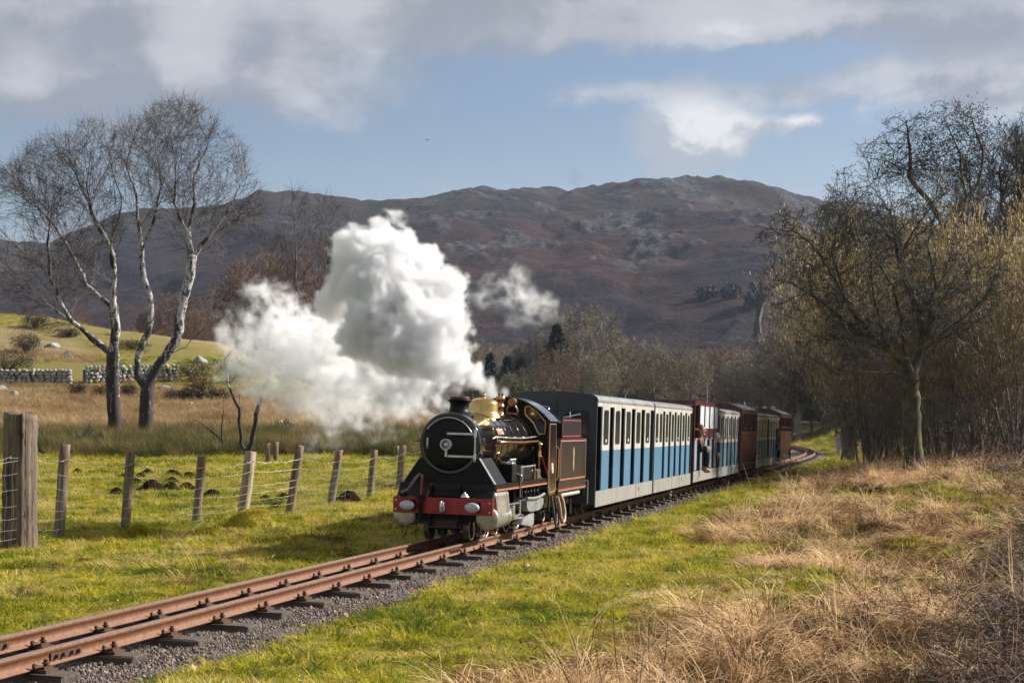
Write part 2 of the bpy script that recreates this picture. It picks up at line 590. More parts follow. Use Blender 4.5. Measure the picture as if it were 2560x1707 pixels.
Z_ = Z_ + fade * ((fbm(WX / 120 + 5, HYD / 150, 5) - .5) * 34 + (fbm(WX / 36 + 3, HYD / 60, 4) - .5) * 6)
rockmask = sstep(fbm(WX / 20 + 2, HYD / 34 + 8, 5, .58), .545, .64) * sstep(fbm(WX / 150 + 9, HYD / 190 + 1, 3), .40, .58)
rid = fbm(WX / 8.0, HYD / 30 + 3, 4, .6, ridge=True)
rockmask = rockmask * sstep(s_, .12, .34)
Z_ = Z_ + sstep(s_, .05, .2) * rockmask * (rid - .35) * 4
tops = sstep(s_, .9, .99)
Z_ = Z_ + tops * (fbm(WX / 9, WX * 0 + 2, 4) - .5) * 4.5
back = np.clip(HYD - YC, 0, None)
Z_ = Z_ - back * .16
nxh, nyh = len(hx), len(hy)
ii = (np.arange(nyh - 1)[:, None] * nxh + np.arange(nxh - 1)[None]).ravel()
hf = np.stack([ii, ii + 1, ii + nxh + 1, ii + nxh], 1)


def hill_material():
    m, n, bs = new_mat('fell_bracken_and_rock')
    P = n.n('ShaderNodeNewGeometry').outputs['Position']
    a = n.n('ShaderNodeAttribute', attribute_name='cover')
    rock, top, _ = n.sep(a.outputs['Vector'])
    q = n.v('MULTIPLY', P, (1, .45, 1.6))
    n1 = n.noise(q, .012, 6, .6, .5); n2 = n.noise(q, .06, 6, .65); n3 = n.noise(q, .35, 6, .7)
    br = n.mix(n.ss(n1, .40, .62), (.013, .010, .016), (.036, .017, .014))
    br = n.mix(n.ss(n2, .5, .68), br, (.052, .026, .019))
    br = n.mix(n.ss(n3, .52, .68), br, (.014, .011, .016))
    gr = n.mix(n.ss(n2, .4, .6), (.021, .021, .013), (.034, .031, .018))
    c = n.mix(n.m('MULTIPLY', top, n.ss(n1, .35, .6)), br, gr)
    rk = n.mix(n.ss(n.noise(n.v('MULTIPLY', P, (1, .4, .35)), .32, 6, .7), .40, .6), (.026, .025, .030), (.075, .073, .08))
    c = n.mix(n.m('MULTIPLY', rock, n.ss(n3, .38, .52)), c, rk)
    n.put(bs.inputs['Base Color'], c); bs.inputs['Roughness'].default_value = .95; bs.inputs['Specular IOR Level'].default_value = .1
    b = n.n('ShaderNodeBump'); b.inputs['Strength'].default_value = .8; b.inputs['Distance'].default_value = 3.0
    n.put(b.inputs['Height'], n.noise(q, .22, 7, .68)); m.node_tree.links.new(b.outputs[0], bs.inputs['Normal'])
    return m


hm = np_mesh('hill', np.stack([WX.ravel(), HYD.ravel(), Z_.ravel()], 1), hf, hill_material(), smooth=True)
ca = hm.attributes.new('cover', 'FLOAT_VECTOR', 'POINT')
topw = sstep(s_ + (fbm(WX / 70, HYD / 90, 4) - .5) * .5, .62, .95)
ca.data.foreach_set('vector', np.stack([rockmask.ravel(), topw.ravel(), s_.ravel()], 1).astype(np.float32).ravel())
hill = tag(link('hill', hm), kind='structure')


def hill_z(px, Y):
    j = int(np.argmin(abs(hx - px))); return float(np.interp(Y, hy, Z_[:, j]))


# ------------------------------------------------------------------ scattering (ground cover only)
def proto_coll(name, meshes):
    c = bpy.data.collections.new(name)
    for i, me in enumerate(meshes):
        c.objects.link(bpy.data.objects.new('%s_clump_%02d' % (name, i), me))
    return c


def scatter(name, pts, rot, scl, idx, coll, parent=None):
    me = bpy.data.meshes.new(name)
    pts = np.asarray(pts, np.float32)
    me.vertices.add(len(pts))
    me.vertices.foreach_set('co', pts.ravel())
    a = me.attributes.new('rot', 'FLOAT_VECTOR', 'POINT'); a.data.foreach_set('vector', np.asarray(rot, np.float32).ravel())
    a = me.attributes.new('scl', 'FLOAT_VECTOR', 'POINT'); a.data.foreach_set('vector', np.asarray(scl, np.float32).ravel())
    a = me.attributes.new('idx', 'INT', 'POINT'); a.data.foreach_set('value', np.asarray(idx, np.int32))
    o = link(name, me, parent)
    o['kind'] = 'stuff'
    g = bpy.data.node_groups.new(name + '_scatter', 'GeometryNodeTree')
    g.interface.new_socket('Geometry', in_out='INPUT', socket_type='NodeSocketGeometry')
    g.interface.new_socket('Geometry', in_out='OUTPUT', socket_type='NodeSocketGeometry')
    gi = g.nodes.new('NodeGroupInput'); go = g.nodes.new('NodeGroupOutput')
    ci = g.nodes.new('GeometryNodeCollectionInfo')
    ci.inputs['Collection'].default_value = coll
    ci.inputs['Separate Children'].default_value = True
    ci.inputs['Reset Children'].default_value = True
    ip = g.nodes.new('GeometryNodeInstanceOnPoints')
    ip.inputs['Pick Instance'].default_value = True

    def attr(nm, ty):
        x = g.nodes.new('GeometryNodeInputNamedAttribute'); x.data_type = ty; x.inputs['Name'].default_value = nm
        return x.outputs[0]
    L = g.links.new
    L(gi.outputs[0], ip.inputs['Points']); L(ci.outputs[0], ip.inputs['Instance'])
    L(attr('idx', 'INT'), ip.inputs['Instance Index'])
    e2r = g.nodes.new('FunctionNodeEulerToRotation')
    L(attr('rot', 'FLOAT_VECTOR'), e2r.inputs[0]); L(e2r.outputs[0], ip.inputs['Rotation'])
    L(attr('scl', 'FLOAT_VECTOR'), ip.inputs['Scale'])
    L(ip.outputs[0], go.inputs[0])
    md = o.modifiers.new('scatter', 'NODES'); md.node_group = g
    return o


# ------------------------------------------------------------------ the railway track
M_rust = mat('rail_rust', (.108, .042, .019), (.180, .077, .035), 30, .62, .25, .25, 160, stretch=(1, 1, 1), lo=.3, hi=.7)
M_railtop = mat('rail_worn_top', (.36, .27, .21), (.50, .42, .36), 26, .30, .75, 0, stretch=(1, .15, 1))
M_chair = mat('chair_dark_iron', (.050, .026, .016), (.11, .052, .028), 40, .7, .3, .3, 150)
M_sleeper = mat('sleeper_timber', (.045, .034, .027), (.12, .095, .075), 14, .85, 0, .6, 60, stretch=(.25, 3, 3), c3=(.16, .145, .13), s3=5)
M_ballast = mat('ballast_bed', (.05, .038, .033), (.13, .10, .09), 70, .9, 0, 1.0, 90, world=True)

track = empty('railway_track', trk(0, 0, -.1))
tag(track, 'narrow gauge railway track of rusty rails on dark timber sleepers under the train', 'railway track')
TRI = track.matrix_basis.inverted() if False else Matrix.Translation(-trk(0, 0, -.1))


def tl(t, l, z): return TRI @ trk(t, l, z)


rail_prof = [(-.033, -.085), (.033, -.085), (.033, -.079), (.009, -.068), (.0065, -.030), (.018, -.023), (.019, -.006), (.013, 0.0), (-.013, 0.0), (-.019, -.006), (-.018, -.023), (-.0065, -.030), (-.009, -.068), (-.033, -.079)]
ts_ = np.concatenate([np.arange(-5.5, 60, .75), np.arange(60, 142, 1.5)])
for sl in (-.205, .205):
    vs, fs, mi = [], [], []
    k = len(rail_prof)
    for t in ts_:
        for (a, b) in rail_prof: vs.append(tl(t, sl + a, b))
    for i in range(len(ts_) - 1):
        for j in range(k):
            a, b = i * k + j, i * k + (j + 1) % k
            fs.append((a, b, b + k, a + k)); mi.append(1 if j in (7,) else 0)
    rail = link('rail', np_mesh('rail', vs, np.array(fs), [M_rust, M_railtop], midx=mi), track)
    for jt in (.62, 8.15, 15.6, 23.1, 30.6):
        fp = MB()
        for sd in (-1, 1):
            a = sl + sd * .0125
            for y0 in (0,):
                pts = [tl(jt - .16, a - .005, -.066), tl(jt - .16, a + .005, -.066), tl(jt - .16, a + .005, -.03), tl(jt - .16, a - .005, -.03)]
                pt2 = [tl(jt + .16, a - .005, -.066), tl(jt + .16, a + .005, -.066), tl(jt + .16, a + .005, -.03), tl(jt + .16, a - .005, -.03)]
                fp.add(pts + pt2, [(0, 1, 2, 3), (7, 6, 5, 4), (0, 4, 5, 1), (1, 5, 6, 2), (2, 6, 7, 3), (3, 7, 4, 0)])
            for bt in (-.115, -.045, .045, .115):
                c0 = tl(jt + bt, a, -.047); c1 = tl(jt + bt, a + sd * .024, -.047)
                fp.tube([c0, c1], .0115, 6)
        fp.build('fishplate', [M_chair], rail)


def chair_mesh():
    b = MB()
    for sd in (-1, 1):
        b.box(min(sd * .022, sd * .085), max(sd * .022, sd * .085), -.062, .062, 0, .016)
        b.box(min(sd * .030, sd * .068), max(sd * .030, sd * .068), -.045, .045, .016, .030)
        b.tube([(sd * .05, 0, .028), (sd * .05, 0, .062)], .012, 6)
        b.tube([(sd * .05, 0, .040), (sd * .05, 0, .046)], .021, 6)
        b.tube([(sd * .045, -.035, .030), (sd * .045, -.075, .034), (sd * .045, -.100, .030), (sd * .045, -.112, .042), (sd * .045, -.104, .050)], .0085, 5)
    return b.mesh('rail_chair', [M_chair])


def sleeper_mesh(v):
    b = MB()
    bm = bmesh.new()
    bmesh.ops.create_cube(bm, size=1)
    bmesh.ops.scale(bm, vec=(.80 + .02 * v, .19, .12), verts=bm.verts)
    bmesh.ops.bevel(bm, geom=bm.edges[:], offset=.008, segments=1, affect='EDGES')
    r_ = random.Random(v)
    for q in bm.verts: q.co += Vector((r_.uniform(-.012, .012), r_.uniform(-.006, .006), r_.uniform(-.004, .004)))
    b.bm(bm)
    return b.mesh('sleeper', [M_sleeper])


chm = chair_mesh()
slm = [sleeper_mesh(v) for v in range(4)]
rs = random.Random(4)
for kk in range(-6, 76):
    t = .347 + .7305 * kk
    s = link('sleeper', slm[kk % 4], track)
    Mx = TRI @ trk_matrix(t) @ T(rs.uniform(-.015, .03), 0, -.085 - .018 - .06) @ Matrix.Rotation(R(rs.uniform(-1.2, 1.2)), 4, 'Z')
    s.matrix_local = Mx
    for sl in (-.205, .205):
        ch = link('rail_chair', chm, s)
        ch.matrix_local = Mx.inverted() @ TRI @ trk_matrix(t) @ T(sl, 0, -.102)
fb = MB()
for kk in range(76, 188):
    t = .347 + .7305 * kk
    fb.box(-.40, .40, -.095, .095, -.2, -.1, TRI @ trk_matrix(t))
o = fb.build('sleeper', [M_sleeper], track); o['kind'] = 'stuff'

# ballast bed and loose stones
bv, bf = [], []
bl = [-.95, -.72, -.6, -.45, -.25, 0, .25, .45, .58, .70, .92]
bz = [-.225, -.178, -.168, -.163, -.160, -.158, -.160, -.165, -.170, -.182, -.23]
bt = np.concatenate([np.arange(-6, 40, .3), np.arange(40, 142, 1.5)])
for i, t in enumerate(bt):
    for a, b in zip(bl, bz):
        p = trk(t, a, 0)
        bv.append((p.x, p.y, b + .205 * CANT + (vnoise(np.array(p.x * 6), np.array(p.y * 6)) - .5) * .03))
kb = len(bl)
for i in range(len(bt) - 1):
    for j in range(kb - 1): bf.append((i * kb + j, i * kb + j + 1, (i + 1) * kb + j + 1, (i + 1) * kb + j))
tag(link('ballast', np_mesh('ballast', bv, np.array(bf), M_ballast, smooth=True)), kind='structure')


def stone_meshes(n, m, seed=2, name='stone'):
    out = []
    r_ = random.Random(seed)
    for k in range(n):
        bm = bmesh.new()
        bmesh.ops.create_icosphere(bm, subdivisions=1, radius=.5)
        sx, sy, sz = r_.uniform(.75, 1.2), r_.uniform(.7, 1.0), r_.uniform(.5, .85)
        for v in bm.verts:
            v.co = Vector((v.co.x * sx, v.co.y * sy, v.co.z * sz)) * r_.uniform(.78, 1.15)
        me = bpy.data.meshes.new(name); bm.to_mesh(me); bm.free(); me.materials.append(m)
        out.append(me)
    return out


def stone_material():
    m, n, bs = new_mat('ballast_stone')
    rnd = n.n('ShaderNodeObjectInfo').outputs['Random']
    P = n.n('ShaderNodeNewGeometry').outputs['Position']
    ramp = n.n('ShaderNodeValToRGB'); n.put(ramp.inputs[0], rnd)
    e = ramp.color_ramp.elements
    e[0].position = 0; e[0].color = (.085, .07, .065, 1); e[1].position = 1; e[1].color = (.33, .28, .26, 1)
    for p, cc in ((.25, (.16, .12, .10, 1)), (.5, (.20, .18, .18, 1)), (.75, (.24, .17, .135, 1))):
        x = e.new(p); x.color = cc
    n.put(bs.inputs['Base Color'], n.mix(n.ss(n.noise(P, 90, 3), .4, .65), ramp.outputs[0], n.mul(ramp.outputs[0], (.65, .55, .5))))
    bs.inputs['Roughness'].default_value = .8
    return m


M_stone = stone_material()
nst = 62000
tt = np.concatenate([rng.uniform(-1, 9, int(nst * .62)), rng.uniform(9, 20, int(nst * .28)), rng.uniform(20, 42, nst - int(nst * .62) - int(nst * .28))])
ll = np.clip(rng.normal(0, .42, nst), -.98, .98)
ll = np.where(rng.random(nst) < .7, rng.uniform(-.86, .84, nst), ll)
pos = np.array([trk(a, b, 0) for a, b in zip(tt, ll)])
pos[:, 2] = np.interp(ll, bl, bz) + .205 * CANT + rng.uniform(-.004, .012, nst)
sz = rng.uniform(.013, .026, nst) * np.where(tt > 9, 1.25, 1.0) * np.where(tt > 20, 1.5, 1.0)
sz = np.where(rng.random(nst) < .03, sz * 1.7, sz)
o = scatter('ballast_stones', pos, rng.uniform(0, 6.28, (nst, 3)), np.repeat(sz[:, None], 3, 1), rng.integers(0, 6, nst), proto_coll('ballast_stone', stone_meshes(6, M_stone)))

# ------------------------------------------------------------------ locomotive
M_black = mat('loco_black_gloss', (.005, .005, .006), (.009, .008, .009), 3, .14, 0, 0, coat=.45)
M_bdull = mat('loco_black_satin', (.004, .004, .005), (.008, .008, .008), 9, .45, 0, .05, spec=.18)
M_smoke = mat('smokebox_black', (.003, .003, .004), (.007, .007, .007), 7, .36, 0, .04, spec=.2)
M_red = mat('red_paint', (.25, .008, .010), (.31, .013, .014), 5, .32, 0, 0)
M_rline = mat('lining_red', (.50, .06, .035), None, 5, .4)
M_cream = mat('lining_cream', (.62, .52, .36), None, 5, .4)
M_steel = mat('bright_steel', (.48, .48, .50), (.62, .62, .64), 14, .30, .85, .02, stretch=(1, 1, 1))
M_cyl = mat('cylinder_cladding', (.36, .34, .31), (.50, .47, .42), 7, .33, .7, .05, c3=(.26, .21, .16), s3=6)
M_brass = mat('polished_brass', (.56, .35, .11), (.66, .44, .16), 6, .24, 1.0, 0)
M_copper = mat('copper_pipe', (.52, .25, .13), (.68, .36, .20), 9, .28, 1.0, 0)
M_greyp = mat('grey_tank_paint', (.15, .155, .16), (.24, .245, .25), 9, .45, .1, .1)
M_hose = mat('rubber_hose', (.045, .035, .030), (.08, .06, .05), 12, .6)
M_hoset = mat('tan_hose', (.33, .23, .15), (.45, .33, .22), 14, .55)
M_wheel = mat('wheel_iron', (.055, .045, .038), (.13, .11, .09), 16, .42, .6, .05)
M_rim = mat('wheel_rim_bright', (.36, .37, .33), (.50, .50, .45), 10, .28, .85)
M_glass = mat('cab_glass', (.015, .018, .02), None, 5, .06, 0, 0, coat=.5)
M_coal = mat('coal', (.008, .008, .009), (.03, .03, .032), 40, .35, 0, .8, 30)
M_white = mat('badge_white', (.70, .64, .50), None, 5, .4)

T_LOCO = 8.48
loco = empty('steam_locomotive')
loco.matrix_world = trk_matrix(T_LOCO)
tag(loco, 'small black steam locomotive with brass dome and red buffer beam heading the train', 'locomotive')


def part(name, mb, m, parent=loco): return mb.build(name, m, parent)


ZC, RB = .934, .300
# buffer beam
b = MB(); b.box(-.49, .49, 0, .028, .268, .423, bev=.004)
beam = part('buffer_beam', b, [M_red])
for x in (-.462, .462):
    for z in (.302, .388):
        q = MB(); q.tube([(x, .004, z), (x, -.010, z)], .010, 6); part('bolt', q, [M_steel], beam)
for sx in (-1, 1):
    b = MB()
    prof = [(.001, -.012), (.030, -.010), (.055, -.003), (.070, .008), (.071, .018), (.062, .024), (.02, .028)]
    Mx = T(sx * .318, -.135, .345) @ RY @ Matrix.Diagonal((1.02, .68, 1, 1))
    b.lathe(prof, 28, Mx)
    b.cur = 1
    b.tube([(sx * .318, -.112, .345), (sx * .318, 0, .345)], .028, 12)
    b.box(sx * .318 - .052, sx * .318 + .052, -.022, -.001, .296, .394, bev=.004)
    part('buffer', b, [mat('buffer_grey', (.36, .37, .42), (.46, .47, .52), 12, .45, .3, .05), M_bdull])
# coupling shackle
b = MB()
pts = [(0, -.055 - .018 * math.cos(a), .336 + .050 * math.sin(a)) for a in np.linspace(0, 2 * math.pi, 22)]
b.tube(pts, .011, 8, caps=False)
b.tube([(.018, -.03 - .02 * math.cos(a), .336 + .045 * math.sin(a)) for a in np.linspace(0, 2 * math.pi, 22)], .009, 8, caps=False)
b.box(-.012, .012, -.05, 0, .31, .36)
part('coupling', b, [M_steel])
# vacuum stand pipe and hose
b = MB(); b.tube([(-.205, -.03, .36), (-.205, -.028, .45), (-.205, -.02, .56), (-.203, -.02, .62)], .0125, 10)
stand = part('brake_pipe', b, [M_red])
b = MB(); b.tube([(-.203, -.02, .60), (-.205, -.022, .632), (-.225, -.03, .640), (-.262, -.04, .600), (-.300, -.05, .535), (-.335, -.05, .488), (-.375, -.05, .470), (-.40, -.045, .462)], .0135, 10)
part('hose', b, [mat('worn_hose', (.10, .075, .065), (.17, .13, .11), 16, .5)], stand)
b = MB(); b.tube([(-.205, -.04, .44), (-.205, -.045, .30), (-.21, -.03, .20)], .021, 10); b.box(-.25, -.165, -.045, -.002, .405, .435); b.ball((-.225, -.045, .432), .018); b.ball((-.188, -.04, .442), .014)
part('hose', b, [M_bdull], stand)
b = MB(); b.box(-.42, -.36, -.02, .03, .425, .458); part('bracket', b, [M_bdull], stand)
# running board with its front apron
b = MB()
ap = [(.022, .423), (.06, .440), (.13, .500), (.165, .556), (.19, .556), (.17, .520), (.09, .445), (.03, .415)]
b.prism(ap, -.47, .47, axis='X')
b.box(-.47, .47, .186, 2.56, .540, .556)
b.box(.455, .470, .20, 2.56, .485, .540); b.box(-.470, -.455, .20, 2.56, .485, .540)
rb = part('running_board', b, [M_smoke])
b = MB(); b.box(.4705, .4735, .22, 2.54, .503, .512); b.cur = 1; b.box(.4705, .4735, .22, 2.54, .496, .4995)
part('lining', b, [M_rline, M_cream], rb)
for x, m_ in ((-.165, M_red), (.135, M_bdull)):
    b = MB(); b.prism([(.0, .425), (.035, .425), (.165, .552), (.150, .556)], x, x + .012, axis='X')
    part('strut', b, [m_])
b = MB(); b.lathe([(.045, 0), (.045, .012), (.03, .018), (.03, .03), (.012, .034), (.01, .05)], 14, T(.20, .05, .432)); part('filler_cap', b, [M_steel])
# saddle
b = MB(); b.prism([(-.445, .556), (.445, .556), (.285, .800), (.2, .74), (-.2, .74), (-.285, .800)], .205, .74)
sad = part('smokebox_saddle', b, [M_smoke])
for sx in (-1, 1):
    e = MB(); p0, p1 = Vector((sx * .449, 0, .556)), Vector((sx * .289, 0, .800)); n_ = Vector((sx * .84, 0, .55)) * .006
    e.add([p0 + Vector((0, .2, 0)), p0 + Vector((0, .265, 0)), p1 + Vector((0, .265, 0)), p1 + Vector((0, .2, 0)), p0 + n_ + Vector((0, .2, 0)), p0 + n_ + Vector((0, .265, 0)), p1 + n_ + Vector((0, .265, 0)), p1 + n_ + Vector((0, .2, 0))],
          [(0, 1, 2, 3), (4, 5, 6, 7), (0, 1, 5, 4), (1, 2, 6, 5), (2, 3, 7, 6), (3, 0, 4, 7)])
    part('edge_strip', e, [M_greyp], sad)
# smokebox
b = MB()
b.lathe([(.262, .195), (.285, .190), (.298, .194), (.304, .208), (.3035, .225), (.3035, .25), (.3035, .86), (.297, .866)], 56, T(0, 0, ZC) @ RY)
sb = part('smokebox', b, [M_black])
b = MB(); b.lathe([(.0005, .158), (.08, .159), (.16, .166), (.225, .178), (.255, .190), (.264, .200)], 48, T(0, 0, ZC) @ RY)
door = part('smokebox_door', b, [M_smoke])
for dz in (.098, -.118):
    b = MB(); b.box(-.015, .262, .134, .150, ZC + dz - .011, ZC + dz + .011, bev=.004); b.tube([(.262, .146, ZC + dz - .028), (.262, .146, ZC + dz + .028)], .0145, 10)
    part('hinge_strap', b, [M_steel], door)
b = MB(); b.tube([(.262, .146, ZC - .165), (.262, .146, ZC + .145)], .0075, 8); part('hinge_rod', b, [M_steel], door)
b = MB()
b.tube([(-.02 + .048 * math.cos(a), .118, ZC - .008 + .048 * math.sin(a)) for a in np.linspace(0, 2 * math.pi, 28)], .009, 8, caps=False)
b.lathe([(.0005, .100), (.012, .102), (.014, .112), (.034, .118), (.038, .140), (.055, .160)], 24, T(-.02, 0, ZC - .008) @ RY)
b.box(-.0235, .0, .108, .120, ZC - .125, ZC - .05, bev=.003)
part('door_wheel', b, [M_steel], door)
b = MB(); b.tube([(-.205, .150, ZC - .048), (-.205, .136, ZC - .042), (-.205, .136, ZC + .042), (-.205, .150, ZC + .048)], .008, 8); part('handle', b, [M_steel], door)
b = MB(); b.tube([(.252 * math.cos(a), .150, ZC + .252 * math.sin(a)) for a in np.linspace(R(28), R(148), 26)], .0050, 8)
for a in (R(30), R(60), R(118), R(146)): b.tube([(.252 * math.cos(a), .152, ZC + .252 * math.sin(a)), (.252 * math.cos(a), .20, ZC + .252 * math.sin(a))], .007, 6)
part('handrail', b, [M_steel], sb)
b = MB(); b.box(-.36, -.30, .24, .30, ZC + .012, ZC + .020); b.box(-.325, -.318, .24, .28, ZC + .02, ZC + .035); part('lamp_iron', b, [M_bdull], sb)
# boiler and bands
b = MB(); b.lathe([(.296, .862), (.296, 1.6), (.300, 2.0), (.310, 2.62)], 56, T(0, 0, ZC) @ RY)
boil = part('boiler', b, [M_black])
M_band = mat('boiler_band', (.015, .012, .012), None, 5, .2)
for yb in (.885, 1.13, 1.39, 1.66, 1.95, 2.25, 2.5):
    rr = np.interp(yb, [.86, 1.6, 2.0, 2.62], [.296, .296, .300, .310])
    b = MB(); b.lathe([(rr, yb - .009), (rr + .0035, yb - .009), (rr + .0035, yb + .009), (rr, yb + .009)], 56, T(0, 0, ZC) @ RY)
    b.cur = 1; b.lathe([(rr + .0005, yb + .010), (rr + .0010, yb + .0135)], 56, T(0, 0, ZC) @ RY)
    part('boiler_band', b, [M_band, M_rline], boil)
# chimney
b = MB(); b.lathe([(.150, 1.208), (.135, 1.226), (.108, 1.240), (.094, 1.258), (.090, 1.300), (.094, 1.325), (.106, 1.342), (.123, 1.354), (.124, 1.360), (.112, 1.362), (.098, 1.362), (.096, 1.390), (.086, 1.390), (.084, 1.30), (.0005, 1.29)], 40, T(0, .53, 0))
b.cur = 1; b.lathe([(.0962, 1.368), (.0972, 1.372), (.0972, 1.388), (.0962, 1.391)], 40, T(0, .53, 0))
b.cur = 0; b.tube([(-.07, .44, 1.225), (-.07, .445, 1.30)], .006, 6)
part('chimney', b, [M_bdull, mat('chimney_cap_brown', (.10, .035, .03), None, 5, .45)])
# dome
b = MB(); b.lathe([(.185, 1.196), (.178, 1.215), (.166, 1.235), (.152, 1.250), (.150, 1.262), (.150, 1.335), (.146, 1.352), (.125, 1.374), (.085, 1.391), (.035, 1.399), (.014, 1.401), (.014, 1.412), (.018, 1.418), (.018, 1.432), (.012, 1.440), (.0005, 1.441)], 48, T(0, 1.50, 0))
part('dome', b, [M_brass])
# safety valve
b = MB(); b.lathe([(.062, 1.22), (.045, 1.235), (.036, 1.25), (.036, 1.30), (.044, 1.305), (.044, 1.33), (.038, 1.335), (.038, 1.375), (.050, 1.382), (.050, 1.425), (.040, 1.43), (.0005, 1.432)], 24, T(.0, 2.23, 0))
b.cur = 1
for dx_ in (-.018, .02): b.tube([(dx_, 2.23, 1.43), (dx_, 2.23, 1.462)], .010, 8)
part('safety_valve', b, [M_copper, M_bdull])
# whistle and turret pipes
b = MB(); b.tube([(.085, 2.40, 1.372), (.085, 2.58, 1.372)], .042, 18); b.tube([(.085, 2.396, 1.372), (.085, 2.402, 1.372)], [.030, .036], 18)
b.tube([(.03, 2.45, 1.24), (.028, 2.42, 1.29), (.05, 2.42, 1.33)], .012, 8); b.tube([(.14, 2.45, 1.22), (.145, 2.42, 1.29), (.12, 2.42, 1.33)], .012, 8); b.tube([(.03, 2.43, 1.25), (.14, 2.43, 1.24)], .012, 8)
part('whistle', b, [mat('old_bronze', (.26, .15, .09), (.36, .22, .13), 10, .35, .9)])
# nameplate with its lettering
Mp = T(0, 0, ZC) @ Matrix.Rotation(R(23.5), 4, 'Y').inverted()


def on_boiler(y, ang_deg, rr):
    a = R(ang_deg); return Vector((rr * math.cos(a), y, ZC + rr * math.sin(a)))


b = MB(); n_seg = 6
for i in range(n_seg):
    a0, a1 = 19 + 11 * i / n_seg, 19 + 11 * (i + 1) / n_seg
    for ya, yb2 in ((.98, 1.235),):
        b.add([on_boiler(ya, a0, .304), on_boiler(yb2, a0, .304), on_boiler(yb2, a1, .304), on_boiler(ya, a1, .304)], [(0, 1, 2, 3)])
plate = part('nameplate', b, [M_red])
b = MB()
for (y0, y1, a0, a1) in ((.98, 1.235, 18.6, 19.5), (.98, 1.235, 29.4, 30.3), (.974, .985, 18.6, 30.3), (1.230, 1.241, 18.6, 30.3)):
    b.add([on_boiler(y0, a0, .3055), on_boiler(y1, a0, .3055), on_boiler(y1, a1, .3055), on_boiler(y0, a1, .3055)], [(0, 1, 2, 3)])
part('plate_border', b, [M_cream], plate)


def text_mesh(name, s, size, m, extrude=.0015, parent=None, M=None):
    cu = bpy.data.curves.new(name, 'FONT'); cu.body = s; cu.size = size; cu.extrude = extrude; cu.align_x = 'CENTER'; cu.align_y = 'CENTER'
    to = bpy.data.objects.new(name, cu); C.objects.link(to)
    bpy.context.view_layer.update()
    me = bpy.data.meshes.new_from_object(to.evaluated_get(bpy.context.evaluated_depsgraph_get()))
    bpy.data.objects.remove(to); bpy.data.curves.remove(cu)
    me.materials.clear(); me.materials.append(m); me.name = name
    if M: me.transform(M)
    return link(name, me, parent)


# text plane: X of text -> +Y (back along boiler), Y of text -> up round the boiler
aa = R(24.5)
right_ = Vector((0, 1, 0)); up_ = Vector((-math.sin(aa), 0, math.cos(aa))); nor_ = Vector((math.cos(aa), 0, math.sin(aa)))
Mt = Matrix(((right_.x, up_.x, nor_.x, 0), (right_.y, up_.y, nor_.y, 0), (right_.z, up_.z, nor_.z, 0), (0, 0, 0, 1)))
pc = on_boiler(1.108, 24.5, .3052)
text_mesh('lettering', 'PRINCE', .062, M_white, .001, plate, T(*pc) @ Mt)
